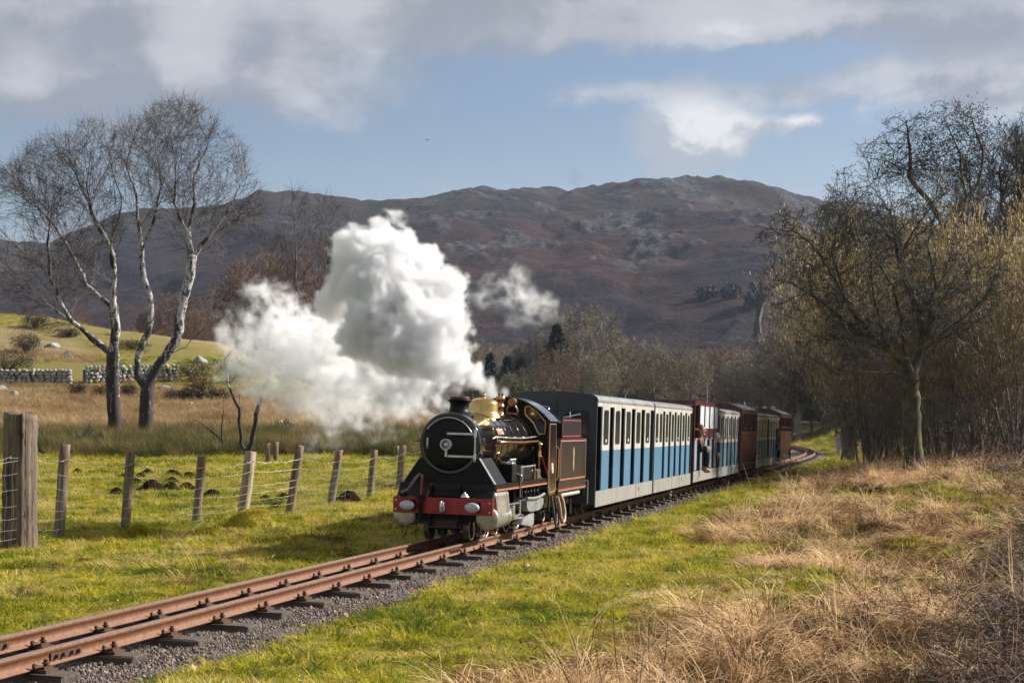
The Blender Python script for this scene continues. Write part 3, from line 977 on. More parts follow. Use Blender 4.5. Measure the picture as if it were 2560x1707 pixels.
# handrail and pipes along the boiler
for sx in (1, -1):
    b = MB(); b.tube([(sx * .318, .62, ZC + .055), (sx * .335, .70, ZC + .075), (sx * .338, 1.3, ZC + .060), (sx * .342, 1.9, ZC + .055), (sx * .352, 2.56, ZC + .072)], .0085, 8)
    for yk in (.72, 1.1, 1.5, 1.9, 2.3): b.ball((sx * .335, yk, ZC + .062), .014, 6)
    part('handrail', b, [M_steel])
    b = MB(); b.tube([(sx * .31, .78, ZC - .02), (sx * .345, .80, ZC + .022), (sx * .352, 1.2, ZC + .018), (sx * .358, 1.8, ZC + .012), (sx * .372, 2.52, ZC + .022)], .0125, 8)
    b.tube([(sx * .33, .78, ZC + .02), (sx * .365, .78, ZC + .02)], .026, 10)
    for yk in (1.25, 1.7, 2.15): b.tube([(sx * .354, yk, ZC + .016), (sx * .354, yk + .03, ZC + .016)], .018, 8)
    part('pipe', b, [M_copper])
    b = MB(); b.tube([(sx * .30, .84, ZC - .10), (sx * .33, .86, ZC - .08), (sx * .30, .88, ZC - .16), (sx * .25, .9, ZC - .26)], .011, 8)
    b.tube([(sx * .29, 1.0, ZC - .14), (sx * .30, 1.1, ZC - .19), (sx * .29, 1.3, ZC - .21), (sx * .31, 1.5, ZC - .16)], .009, 8)
    part('pipe', b, [M_copper])
    # clack valve pot
    b = MB(); b.lathe([(.02, .78), (.032, .785), (.032, .80), (.026, .805), (.026, .905), (.034, .91), (.034, .93), (.018, .94), (.016, .96), (.0005, .962)], 16, T(sx * .385, 2.50, 0))
    b.tube([(sx * .385, 2.5, .79), (sx * .385, 2.5, .58)], .011, 8); b.lathe([(.046, .776), (.046, .786)], 14, T(sx * .385, 2.50, 0))
    part('clack_valve', b, [M_brass])
    # pump and reservoir on the running board
    b = MB(); b.box(sx * .375 - .075, sx * .375 + .075, .95, 1.16, .556, .74, bev=.012); b.cur = 1; b.lathe([(.062, .74), (.062, .752), (.05, .757), (.0005, .759)], 20, T(sx * .375, 1.055, 0))
    for k in range(4): b.tube([(sx * .43, .93 + .07 * k, .74), (sx * .43, .93 + .07 * k, .772)], .009, 8); b.ball((sx * .43, .93 + .07 * k, .780), .014, 6)
    part('lubricator', b, [M_bdull, M_steel])
    b = MB(); b.box(sx * .37 - .08, sx * .37 + .08, 1.42, 1.86, .556, .70, bev=.015); b.cur = 1
    b.box(sx * .37 - .084, sx * .37 + .084, 1.40, 1.42, .556, .72); b.tube([(sx * .452, 1.30, .70), (sx * .452, 1.98, .705)], .009, 8); b.tube([(sx * .452, 1.32, .55), (sx * .452, 1.32, .71)], .010, 8)
    part('tool_box', b, [M_bdull, M_greyp])
    b = MB()
    for k in range(7): b.ball((sx * (.40 + .008 * (k % 3)), 2.02 + .045 * k, .60 + .022 * ((k * 5) % 4)), .020, 6)
    b.tube([(sx * .40, 2.0, .64), (sx * .42, 2.15, .66), (sx * .42, 2.32, .60), (sx * .44, 2.4, .55)], .012, 8); b.tube([(sx * .44, 2.02, .556), (sx * .44, 2.02, .72)], .014, 8); b.tube([(sx * .40, 2.12, .556), (sx * .40, 2.12, .70)], .012, 8)
    b.box(sx * .40 - .05, sx * .40 + .05, 2.16, 2.30, .556, .66, bev=.01)
    part('injector', b, [mat('oily_brass', (.22, .17, .11), (.34, .29, .23), 16, .35, .85)])
    b = MB(); b.tube([(sx * .455, 2.30, .80), (sx * .475, 2.52, .60)], .008, 6); part('reach_rod', b, [M_red])
    b = MB(); b.tube([(sx * .478, 1.20, .40), (sx * .478, 1.20, .60)], .011, 8); b.ball((sx * .478, 1.20, .615), .020, 8); b.tube([(sx * .47, 1.20, .62), (sx * .44, 1.20, .64)], .012, 8); part('valve_spindle', b, [mat('oily_copper', (.32, .20, .14), (.42, .28, .20), 10, .35, .9)])
    # cylinders
    b = MB(); Mc = T(sx * .405, 0, .238) @ RY
    b.lathe([(.0005, .098), (.06, .099), (.098, .104), (.110, .114), (.114, .125), (.114, .14), (.110, .145), (.110, .66), (.114, .665), (.114, .70), (.05, .705), (.0005, .706)], 36, Mc)
    b.box(sx * .405 - .085, sx * .405 + .085, .135, .68, .30, .485, bev=.03)
    b.prism([(sx * .405 - .108, .24), (sx * .405 + .108, .24), (sx * .405 + .080, .44), (sx * .405 - .08, .44)], .14, .665)
    cy = part('cylinder', b, [M_cyl])
    b = MB()
    for k in range(9):
        a = 2 * math.pi * k / 9; c_ = Vector((sx * .405 + .090 * math.cos(a), .101, .238 + .090 * math.sin(a))); b.tube([c_, c_ + Vector((0, -.008, 0))], .0065, 6)
    part('bolt', b, [M_steel], cy)
    b = MB(); b.tube([(sx * .405, .18, .125), (sx * .405, .16, .08), (sx * .40, .10, .055)], .009, 6); b.tube([(sx * .405, .52, .125), (sx * .405, .54, .08), (sx * .41, .44, .05)], .009, 6); part('drain_cock', b, [M_copper], cy)
    # motion
    b = MB(); b.box(sx * .375 - .012, sx * .375 + .012, .70, 1.75, .158, .190, bev=.005); b.box(sx * .35 - .010, sx * .35 + .010, 1.22, 2.26, .150, .178, bev=.005); part('coupling_rod', b, [M_steel])
    b = MB(); b.box(sx * .42 - .02, sx * .42 + .02, .70, 1.15, .225, .242); b.box(sx * .42 - .02, sx * .42 + .02, .70, 1.15, .278, .295); b.box(sx * .42 - .028, sx * .42 + .028, 1.06, 1.14, .20, .32, bev=.006); b.tube([(sx * .42, .69, .26), (sx * .42, 1.1, .26)], .012, 8)
    part('crosshead', b, [M_steel])
    b = MB(); b.box(sx * .44 - .007, sx * .44 + .007, 1.12, 1.38, .205, .225); b.box(sx * .44 - .007, sx * .44 + .007, 1.36, 1.40, .19, .36, bev=.004); b.tube([(sx * .42, 1.38, .21), (sx * .475, 1.38, .21)], .014, 8); b.box(sx * .43 - .007, sx * .43 + .007, .9, 1.40, .33, .345)
    part('valve_gear', b, [M_steel])
    # lower grey reservoir and ashpan side
    b = MB(); b.prism([(1.62, .345), (2.44, .345), (2.44, .29), (2.38, .245), (2.2, .225), (1.80, .225), (1.68, .25), (1.62, .29)], sx * .40 - .06, sx * .40 + .06, axis='X'); part('air_reservoir', b, [M_greyp])
    b = MB(); b.prism([(1.56, .105), (1.62, .16), (2.12, .215), (2.16, .19), (2.16, .08), (2.05, .06)], sx * .37 - .05, sx * .37 + .05, axis='X'); part('ashpan', b, [mat('ashpan_grey', (.19, .20, .21), (.30, .31, .32), 9, .5, .2, .15)])
    b = MB(); b.tube([(sx * .46, 1.60, .372), (sx * .47, 1.85, .362), (sx * .47, 2.15, .365), (sx * .47, 2.40, .39)], .018, 10); part('pipe', b, [M_steel])
    b = MB()
    for k in range(5): b.box(sx * .40 - .03, sx * .40 + .03, 1.5 + .2 * k, 1.54 + .2 * k, .38, .485); b.ball((sx * .43, 1.6 + .15 * k, .43), .022, 6)
    part('frame_bracket', b, [M_bdull])
# frames
b = MB(); b.box(-.15, -.125, .04, 2.95, .15, .53); b.box(.125, .15, .04, 2.95, .15, .53); b.box(-.28, .28, .10, .16, .20, .34); b.box(-.125, .125, .5, 2.9, .3, .5); b.box(-.30, .30, 1.7, 2.62, .20, .53)
part('frame', b, [M_bdull])


def wheel_mesh(r, rim, n_sp):
    b = MB()
    # axis local X, outer face +X
    b.cur = 0
    b.lathe([(r + .014, -.034), (r + .012, -.026), (r + .001, -.020), (r, -.016), (r - .004, .014), (r - .010, .020)], 36, RX)
    b.lathe([(r + .014, -.034), (r - .028, -.034), (r - .030, .010)], 36, RX)
    b.cur = 1
    b.lathe([(r - .010, .020), (r - .024, .0215), (r - .030, .012), (r - .030, -.01)], 36, RX)
    b.cur = 2
    for k in range(n_sp):
        a = 2 * math.pi * k / n_sp
        b.tube([Vector((.004, .03 * math.cos(a), .03 * math.sin(a))), Vector((.002, (r - .026) * math.cos(a), (r - .026) * math.sin(a)))], [.0095, .007], 6, caps=False)
    b.lathe([(.0005, .028), (.030, .026), (.034, .018), (.034, -.02)], 20, RX)
    return b.mesh('wheel', [M_wheel, rim, M_bdull])


wm_lead = wheel_mesh(.126, M_rim, 10); wm_drive = wheel_mesh(.190, M_rim, 12); wm_small = wheel_mesh(.125, M_wheel, 8)


def wheelset(parent, y, r, me, steel=True):
    for sx in (-1, 1):
        w = link('wheel', me, parent)
        w.matrix_local = T(sx * .205, y, r) @ (Matrix.Identity(4) if sx > 0 else Matrix.Rotation(math.pi, 4, 'Z'))
    b = MB(); b.tube([(-.2, y, r), (.2, y, r)], .022, 10); part('axle', b, [M_bdull], parent)


for y in (.27, .74): wheelset(loco, y, .126, wm_lead)
for y in (1.24, 1.72, 2.20): wheelset(loco, y, .190, wm_drive)
wheelset(loco, 2.72, .125, wm_small)
b = MB(); b.box(-.18, .18, .12, .9, .15, .19); b.box(-.16, .16, .10, .13, .13, .22); part('bogie_frame', b, [mat('bogie_dark_red', (.035, .006, .006), None, 4, .5)])


# cab
def arch(x): return 1.418 - .235 * (abs(x) / .48) ** 2.1


CY0, CY1 = 2.56, 2.96
xsr = np.linspace(-.497, .497, 25)
b = MB()
top = [(x, arch(x) + .010) for x in xsr]; bot = [(x, arch(x) - .004) for x in xsr[::-1]]
for (ya, yb2) in ((CY0 - .04, CY1 + .03),):
    vs = [(x, ya, z) for x, z in top] + [(x, ya, z) for x, z in bot] + [(x, yb2, z) for x, z in top] + [(x, yb2, z) for x, z in bot]
    n0 = len(top) * 2; k0 = len(top)
    fs = []
    for i in range(k0 - 1):
        fs += [(i, i + 1, i + 1 + n0, i + n0), (k0 + i, k0 + i + 1, k0 + i + 1 + n0, k0 + i + n0), (i, i + 1, n0 - 2 - i, n0 - 1 - i), (i + n0, i + 1 + n0, 2 * n0 - 2 - i, 2 * n0 - 1 - i)]
    b.add(vs, fs)
b.tube([(x, CY0 - .04, arch(x) + .004) for x in xsr], .009, 6)
cabroof = part('cab_roof', b, [M_black])
# front wall made of strips round the window
win = [(.205, 1.322), (.250, 1.338), (.335, 1.275), (.435, 1.170), (.432, 1.040), (.370, 1.028), (.345, 1.060), (.300, 1.150), (.205, 1.240)]
bmx = bmesh.new()


def wall_with_hole(sx):
    out = [(0.0, 1.2), (0, 1.414)] + [(x, arch(x) - .003) for x in np.linspace(.06, .47, 10)] + [(.47, .556), (.34, .556), (.31, .9)]
    vo = [bmx.verts.new((sx * x, CY0, z)) for x, z in out]
    vi = [bmx.verts.new((sx * x, CY0, z)) for x, z in win]
    eo = [bmx.edges.new((vo[i], vo[(i + 1) % len(vo)])) for i in range(len(vo))]
    ei = [bmx.edges.new((vi[i], vi[(i + 1) % len(vi)])) for i in range(len(vi))]
    bmesh.ops.triangle_fill(bmx, use_beauty=True, use_dissolve=False, edges=eo + ei)


wall_with_hole(1); wall_with_hole(-1)
bmesh.ops.solidify(bmx, geom=bmx.faces[:], thickness=.012)
b = MB(); b.bm(bmx); cabf = part('cab_front', b, [M_bdull])
for sx in (1, -1):
    b = MB(); ww = [(sx * x, CY0 - .008, z) for x, z in win]; b.tube(ww + [ww[0], ww[1]], .0115, 8, caps=False)
    wf = part('window_frame', b, [M_brass], cabf)
    b = MB(); b.add([(sx * x, CY0 + .004, z) for x, z in win], [list(range(len(win)))]); part('pane', b, [M_glass], cabf)
for sx in (1, -1):
    x0, x1 = (.468, .480) if sx > 0 else (-.480, -.468)
    b = MB(); out = [(CY0 - .03, 1.185), (CY1 - .02, 1.185), (CY1 - .02, 1.10), (CY1 - .01, 1.0), (CY1 + .02, .93), (CY1 + .03, .90), (CY1 + .03, .42), (CY1 - .02, .375), (CY0 + .06, .36), (CY0 - .005, .43), (CY0 - .03, .55)]
    b.prism(out, x0, x1, axis='X')
    cs = part('cab_side', b, [M_black])
    xl = sx * .4815

    def inset(o, k):
        cx_, cz_ = sum(p[0] for p in o) / len(o), sum(p[1] for p in o) / len(o)
        return [(cx_ + (p[0] - cx_) * (1 - k / .19), cz_ + (p[1] - cz_) * (1 - k / .39)) for p in o]
    for k, m_ in ((.028, M_rline), (.036, M_cream)):
        b = MB(); a = inset(out, k); c2 = inset(out, k + (.006 if m_ is M_rline else .003))
        n0 = len(a)
        b.add([(xl, p[0], p[1]) for p in a] + [(xl, p[0], p[1]) for p in c2], [(i, (i + 1) % n0, n0 + (i + 1) % n0, n0 + i) for i in range(n0)])
        part('lining', b, [m_], cs)
    b = MB(); cy_, cz_ = CY0 + .20, .66
    b.tube([(xl, cy_ + .045 * math.cos(a), cz_ + .052 * math.sin(a)) for a in np.linspace(0, 2 * math.pi, 24)], .006, 6, caps=False)
    for k in range(3):
        a = k * math.pi / 3 + .5; b.tube([(xl, cy_ + .04 * math.cos(a), cz_ + .045 * math.sin(a)), (xl, cy_ - .04 * math.cos(a), cz_ - .045 * math.sin(a))], .0045, 6)
    b.lathe([(.0005, .004), (.018, .003), (.02, 0)], 14, T(xl, cy_, cz_) @ RX)
    part('badge', b, [M_white], cs)
    b = MB(); b.tube([(sx * .485, CY1 + .02, .90), (sx * .50, CY1 + .035, .86), (sx * .50, CY1 + .035, .56), (sx * .485, CY1 + .02, .52)], .008, 8); part('handrail', b, [M_brass], cs)
    b = MB(); b.box(sx * .44 - .05, sx * .44 + .05, CY1 - .10, CY1 + .02, .16, .175); b.box(sx * .42 - .006, sx * .42 + .006, CY1 - .08, CY1, .16, .40); part('footstep', b, [M_bdull], cs)
b = MB(); b.box(-.46, .46, CY0 + .02, CY1 + .25, .40, .43); b.box(-.30, .30, CY0 + .02, CY0 + .06, .43, 1.2); part('cab_floor', b, [M_bdull])
b = MB(); b.tube([(.30, CY0 + .05, 1.17), (.36, CY0 + .05, 1.17)], .012, 8); b.lathe([(.05, 0), (.05, .02), (.0005, .022)], 16, T(.33, CY0 + .06, 1.12) @ RY); b.tube([(.2, CY0 + .06, 1.0), (.35, CY0 + .2, 1.05)], .012, 6); part('cab_controls', b, [M_bdull])
# hoses between engine and tender
b = MB(); b.tube([(.49, 3.02, .34), (.51, 3.05, .26), (.52, 3.10, .12), (.53, 3.17, .045), (.535, 3.24, .06), (.53, 3.28, .15), (.51, 3.27, .27), (.48, 3.25, .36)], .019, 10); part('hose', b, [M_hoset])
b = MB(); b.tube([(.47, 2.80, .36), (.49, 2.80, .24), (.50, 2.86, .10), (.50, 2.95, .03), (.49, 3.03, .07), (.48, 3.06, .2)], .014, 8); b.tube([(.46, 3.06, .3), (.48, 3.08, .16), (.49, 3.14, .03), (.48, 3.2, .06)], .012, 8); part('hose', b, [M_hose])

# ------------------------------------------------------------------ tender
tender = empty('tender'); tender.matrix_world = trk_matrix(T_LOCO)
tag(tender, 'black coal tender with red lining coupled behind the steam locomotive', 'tender')
M_tside = mat('tender_side_black', (.014, .013, .013), (.024, .020, .019), 4, .30, 0, .02, coat=.12, stretch=(1, 3, .6))
b = MB()
bodyo = [(3.24, .475), (4.87, .475), (4.87, .985), (3.30, .985), (3.26, .93), (3.24, .90)]
b.prism(bodyo, -.46, .46, axis='X')
body = part('tank', b, [M_tside], tender)
b = MB()
up = [(3.42, .985), (4.56, .985), (4.52, 1.215), (3.40, 1.215), (3.39, 1.08)]
for sx in (-1, 1): b.prism(up, *((.435, .450) if sx > 0 else (-.450, -.435)), axis='X')
b.box(-.435, .435, 3.41, 3.425, .985, 1.16); b.box(-.435, .435, 4.52, 4.54, .985, 1.21); b.box(-.435, .435, 4.0, 4.5, 1.0, 1.2)
part('coal_space', b, [M_tside], tender)
bm = bmesh.new(); bmesh.ops.create_grid(bm, x_segments=26, y_segments=22, size=.5)
for v in bm.verts:
    x, y = v.co.x * .86, 3.72 + v.co.y * .56
    v.co = Vector((x, y, 1.12 + .16 * fbm(x * 9, y * 9, 3) - .12 * abs(x) + .06 * (fbm(x * 30, y * 30, 2) - .5)))
b = MB(); b.bm(bm); part('coal', b, [M_coal], tender)
b = MB(); b.tube([(-.40, 4.22, 1.295), (-.39, 4.22, 1.295), (.10, 4.22, 1.295), (.125, 4.22, 1.295), (.135, 4.22, 1.295)], [.05, .062, .062, .05, .02], 20); b.box(-.36, .1, 4.19, 4.25, 1.19, 1.26); part('air_tank', b, [M_black], tender)
b = MB(); b.prism([(-.44, 1.20), (-.40, 1.27), (.05, 1.29), (.43, 1.215), (.43, 1.20)], 3.40, 3.44); part('weather_board', b, [M_bdull], tender)
b = MB(); b.tube([(.30, 4.60, 1.0), (.30, 4.60, 1.30)], .008, 6); b.tube([(.22, 4.60, 1.22), (.42, 4.64, 1.27)], .010, 6); b.lathe([(.03, 1.0), (.03, 1.12), (.0005, 1.13)], 12, T(.30, 4.66, 0)); part('handbrake', b, [M_steel], tender)
b = MB(); b.tube([(.40, 3.36, 1.2), (.40, 3.36, 1.46)], .004, 6); b.lathe([(.016, 1.2), (.012, 1.23)], 8, T(.40, 3.36, 0)); part('aerial_rod', b, [M_bdull], tender)


def line_rect(parent, x, y0, y1, z0, z1, w, m_, name='lining'):
    b = MB()
    for (a, b_, c_, d) in ((y0, y1, z0, z0 + w), (y0, y1, z1 - w, z1), (y0, y0 + w, z0, z1), (y1 - w, y1, z0, z1)):
        b.add([(x, a, c_), (x, b_, c_), (x, b_, d), (x, a, d)], [(0, 1, 2, 3)])
    part(name, b, [m_], parent)


for sx in (1, -1):
    xl = sx * .4625
    line_rect(body, xl, 3.30, 4.84, .505, .965, .009, M_rline); line_rect(body, xl, 3.312, 4.828, .517, .953, .0035, M_cream)
    line_rect(body, sx * .4525, 3.45, 4.52, 1.005, 1.195, .008, M_rline)
    b = MB(); cy_ = 4.06
    for (cz_, ry, rz) in ((.80, .022, .060), (.685, .022, .060)):
        b.tube([(xl, cy_ + ry * math.cos(a), cz_ + rz * math.sin(a)) for a in np.linspace(0, 2 * math.pi, 20)], .006, 6, caps=False)
        b.tube([(xl, cy_ + .4 * ry * math.cos(a), cz_ + .4 * rz * math.sin(a)) for a in np.linspace(0, 2 * math.pi, 12)], .006, 6, caps=False)
    b.tube([(xl, cy_, .86), (xl, cy_, .885)], .006, 6); b.tube([(xl, cy_, .60), (xl, cy_, .63)], .006, 6)
    part('emblem', b, [mat('emblem_gold', (.55, .43, .20), None, 5, .4)], body)
b = MB(); b.box(-.47, .47, 3.18, 4.89, .462, .476); b.box(.452, .466, 3.18, 4.88, .37, .462); b.box(-.466, -.452, 3.18, 4.88, .37, .462); b.box(-.45, .45, 4.84, 4.87, .28, .462); b.box(-.3, .3, 3.2, 4.84, .2, .46)
tf = part('frame', b, [M_tside], tender)
for sx in (1, -1):
    b = MB(); xl = sx * .4675; b.add([(xl, 3.2, .400), (xl, 4.86, .400), (xl, 4.86, .410), (xl, 3.2, .410)], [(0, 1, 2, 3)]); b.cur = 1; b.add([(xl, 3.2, .390), (xl, 4.86, .390), (xl, 4.86, .394), (xl, 3.2, .394)], [(0, 1, 2, 3)]); part('lining', b, [M_rline, M_cream], tf)
    b = MB(); b.tube([(sx * .43, 3.45, .335), (sx * .43, 4.55, .335)], .026, 12); part('vacuum_cylinder', b, [mat('pale_pipe', (.42, .40, .37), (.55, .53, .5), 9, .4, .3)], tender)
    b = MB(); b.tube([(sx * .485, 4.90, .46), (sx * .485, 4.90, .18)], .008, 6); b.tube([(sx * .44, 4.88, .462), (sx * .485, 4.90, .462)], .008, 6); part('handrail', b, [M_steel], tender)
    b = MB()
    for yk in (3.55, 4.05, 4.55):
        b.box(sx * .33 - .02, sx * .33 + .02, yk - .05, yk + .05, .07, .19, bev=.006)
        b.tube([(sx * .35 + .012 * math.cos(a * 8), yk - .09 + .012 * math.sin(a * 8), .2 + .10 * a / 5) for a in np.linspace(0, 5, 40)], .005, 5)
        b.tube([(sx * .36, yk - .17, .36), (sx * .36, yk - .14, .10), (sx * .35, yk, .06)], .007, 6)
    b.tube([(sx * .44, 3.3, .33), (sx * .46, 3.36, .24), (sx * .46, 3.42, .16)], .010, 6)
    part('axle_box', b, [M_bdull], tender)
for y in (3.55, 4.05, 4.55): wheelset(tender, y, .125, wm_small)

# ------------------------------------------------------------------ coaches
M_cwhite = mat('coach_cream_white', (.40, .39, .355), (.47, .455, .42), 4, .42, 0, .02, c3=(.34, .31, .26), s3=5)
M_cblue = mat('coach_blue', (.055, .150, .260), (.070, .172, .285), 3, .40, 0, .02, stretch=(1, 1, .4), c3=(.085, .155, .21), s3=3)
M_cskirt = mat('coach_grey_skirt', (.21, .21, .20), (.27, .265, .25), 6, .5, 0, .03, stretch=(1, 1.6, .25), c3=(.20, .19, .17), s3=7)
M_cskirt2 = mat('coach_streaked_skirt', (.17, .165, .15), (.28, .27, .245), 9, .55, 0, .03, stretch=(1, 2.2, .18), c3=(.12, .10, .08), s3=6)
M_cend = mat('coach_slate_end', (.022, .030, .037), (.030, .038, .046), 3, .42, 0, .02)
M_croof = mat('coach_silver_roof', (.20, .205, .21), (.27, .275, .28), 5, .42, .25, .02, c3=(.14, .135, .13), s3=4)
M_croof2 = mat('coach_dull_roof', (.10, .10, .10), (.17, .165, .16), 6, .6, 0, .05)
M_cin = mat('coach_interior', (.012, .010, .010), (.020, .016, .014), 4, .8)
M_cseat = mat('coach_seat_brown', (.035, .014, .010), (.05, .02, .014), 4, .7)
M_cglass = mat('coach_window', (.016, .020, .018), (.030, .036, .030), 3, .22, 0, 0, spec=.35)
M_rubber = mat('window_rubber', (.010, .010, .010), None, 4, .5)
M_maroon = mat('coach_maroon', (.075, .016, .014), (.10, .024, .02), 4, .38, 0, .02, c3=(.055, .012, .01), s3=3)
M_brownred = mat('coach_varnished_panel', (.080, .024, .017), (.105, .033, .022), 4, .5, 0, 0, stretch=(1, 2, .5), spec=.22)
M_pale = mat('pale_screen', (.50, .55, .62), (.58, .62, .68), 2, .3)
M_bluedoor = mat('faded_blue_door', (.12, .17, .22), (.19, .25, .31), 4, .5, 0, .02, stretch=(1, 2, .4))
M_cblue2 = mat('coach_dull_blue', (.055, .105, .155), (.08, .135, .19), 3, .45, 0, .02, stretch=(1, 1, .4))


def rrect(y0, y1, z0, z1, r, n=4):
    out = []
    for cy, cz, a0 in ((y1 - r, z1 - r, 0), (y0 + r, z1 - r, 90), (y0 + r, z0 + r, 180), (y1 - r, z0 + r, 270)):
        for k in range(n + 1):
            a = R(a0 + 90 * k / n); out.append((cy + r * math.cos(a), cz + r * math.sin(a)))
    return out


def roof_profile(hw, z_e, z_t, rad, n=6, arched=False):
    """outline from left eave over the top to right eave"""
    if arched:
        return [(-hw * math.cos(a), z_e + (z_t - z_e) * math.sin(a) ** .9) for a in np.linspace(0.001, math.pi - .001, 25)]
    pts = []
    for k in range(n + 1):
        a = R(180 - 90 * k / n * .93); pts.append((-hw + rad + rad * math.cos(a), z_e + (z_t - .03 - z_e) * math.sin(R(90 * k / n * .93))))
    cr = [(x, z_t - .03 * (abs(x) / (hw - rad)) ** 2) for x in np.linspace(-hw + rad * 1.25, hw - rad * 1.25, 8)]
    right = [(-x, z) for x, z in pts[::-1]]
    return pts + cr + right


def saloon(label, t0, L, pattern, skirt, blue, white, roof, wheels=True, group='blue and white coaches of the train'):
    """semi-open coach: panels with windows (p) alternate with open doorways (g)"""
    o = empty('saloon_coach'); o.matrix_world = trk_matrix(t0)
    # chord of the curve
    d = (trk(t0 + L, 0, 0) - trk(t0, 0, 0)); yaw = math.atan2(-d.x, d.y)
    o.matrix_world = Matrix.Translation(trk(t0, 0, 0)) @ Matrix.Rotation(yaw, 4, 'Z') @ Matrix.Rotation(CANT, 4, 'Y')
    tag(o, label, 'coach', group)
    HW, Z0, ZS, ZB, ZW, ZE, ZT = .545, .130, .325, .825, 1.375, 1.445, 1.545
    rp = roof_profile(HW, ZE, ZT, .10, arched=roof is not M_croof)
    # roof shell
    b = MB(); n0 = len(rp)
    b.add([(x, .012, z) for x, z in rp] + [(x, L - .012, z) for x, z in rp], [(i, i + 1, i + 1 + n0, i + n0) for i in range(n0 - 1)], True)
    b.box(-HW - .008, -HW + .006, .01, L - .01, ZE - .016, ZE + .004); b.box(HW - .006, HW + .008, .01, L - .01, ZE - .016, ZE + .004)
    part('roof', b, [roof], o)
    # ends
    for ye, yt in ((0.0, .03), (L - .03, L)):
        outl = [(-HW + .004, .16), (-HW + .004, ZE)] + [(x * (HW + .004) / HW, z + .004) for x, z in rp] + [(HW - .004, ZE), (HW - .004, .16)]
        b = MB(); b.prism(outl, ye, yt)
        en = part('end_panel', b, [M_cend], o)
        yf = ye - .003 if ye == 0 else yt + .003
        for sx in (-1, 1):
            rr = rrect(*(sorted((sx * .145, sx * .455))), .90, 1.325, .07)
            b = MB(); nn = len(rr)
            rin = rrect(*(sorted((sx * .165, sx * .435))), .92, 1.305, .055)
            b.add([(x, yf, z) for x, z in rr] + [(x, yf, z) for x, z in rin], [(i, (i + 1) % nn, nn + (i + 1) % nn, nn + i) for i in range(nn)])
            wn_ = part('window', b, [M_rubber], en)
            b = MB(); b.add([(x, yf - (.001 if ye == 0 else -.001), z) for x, z in rin], [list(range(nn))]); part('pane', b, [M_cglass], wn_)
    # floor, inner lining and seat backs
    b = MB(); b.box(-HW + .03, HW - .03, .03, L - .03, .20, .30); b.box(-HW + .05, HW - .05, .03, L - .03, ZW + .03, ZW + .045); part('floor', b, [M_cin], o)
    cnt_p = pattern.count('p'); cnt_g = pattern.count('g'); unit = (L - .08) / (cnt_p * 1.0 + cnt_g * .62)
    y = .04; nb = 0
    for sx in (1, -1):
        b = MB(); b.box(*sorted((sx * (HW - .018), sx * HW)), .035, L - .035, Z0, ZS); sk = part('skirt', b, [skirt], o)
        if sx == 1:
            q = MB(); q.box(HW, HW + .004, L * .72, L * .72 + .03, ZS - .11, ZS - .05, bev=.001); part('latch', q, [M_rubber], sk)
            q = MB(); q.box(HW, HW + .003, L * .665, L * .665 + .008, Z0, ZS); part('seam', q, [M_rubber], sk)
        # cant rail with vertical joints
        b = MB(); b.box(*sorted((sx * (HW - .02), sx * HW)), .035, L - .035, ZW, ZE - .01); part('cant_rail', b, [white], o)
    for ch in pattern:
        w = unit * (1.0 if ch == 'p' else .62)
        if ch == 'p':
            for sx in (1, -1):
                b = MB()
                # lower blue panel
                xo = sx * HW; xi = sx * (HW - .018)
                b.box(*sorted((xi, xo)), y, y + w, ZS, ZB)
                lo_ = part('door_panel', b, [blue], o)
                # upper white frame with window hole
                b = MB(); rin = rrect(y + w * .17, y + w * .83, .895, 1.335, .055); fr = []
                outer = [(y + w, ZW), (y, ZW), (y, ZB), (y + w, ZB)]
                nn = len(rin); per = nn // 4
                b.add([(xo, *p) for p in outer] + [(xo, *p) for p in rin], [])
                base = 0
                for c4 in range(4):
                    s0 = c4 * per
                    for k in range(per - 1): b.f.append([c4, 4 + s0 + k, 4 + s0 + k + 1]); b.sm.append(False); b.mi.append(0)
                    b.f.append([c4, 4 + s0 + per - 1, 4 + (s0 + per) % nn, (c4 + 1) % 4]); b.sm.append(False); b.mi.append(0)
                b.box(*sorted((xi, xi + sx * .002)), y, y + w, ZB, ZW)
                b.box(*sorted((xi, xo - sx * .001)), y, y + .012, ZB, ZW); b.box(*sorted((xi, xo - sx * .001)), y + w - .012, y + w, ZB, ZW)
                up_ = part('window_panel', b, [white], o)
                b = MB(); r2 = rrect(y + w * .20, y + w * .80, .910, 1.322, .045)
                b.add([(xo + sx * .004, *p) for p in rin] + [(xo + sx * .004, *p) for p in r2], [(i, (i + 1) % nn, nn + (i + 1) % nn, nn + i) for i in range(nn)])
                b.cur = 1; b.add([(xo + sx * .002, *p) for p in r2], [list(range(nn))])
                part('window', b, [M_rubber, M_cglass], up_)
                if sx == 1 and nb % 2 == 0:
                    q = MB(); q.box(xo, xo + .006, y + w * .42, y + w * .58, .925, .965); part('catch', q, [M_cwhite], up_)
            b = MB(); b.box(-HW + .03, HW - .03, y + w * .42, y + w * .58, .3, .95); b.box(-HW + .03, HW - .03, y + .03, y + w - .03, .3, .58)
            part('seat', b, [M_cseat], o); nb += 1
        else:
            b = MB(); b.box(-HW + .05, HW - .05, y + w * .5 - .01, y + w * .5 + .01, .3, ZW); part('doorway_shade_board', b, [M_cin], o)  # added near-black board standing in for interior shade, so the doorway reads black
        y += w
    # running gear
    b = MB(); b.box(-.32, .32, .25, L - .25, .12, .2); b.box(-.06, .06, -.10, .25, .26, .32); b.box(-.06, .06, L - .25, L + .1, .26, .32); part('underframe', b, [M_bdull], o)
    if wheels:
        for yy in (.5, .95, L - .95, L - .5): wheelset(o, yy, .125, wm_small)
    return o


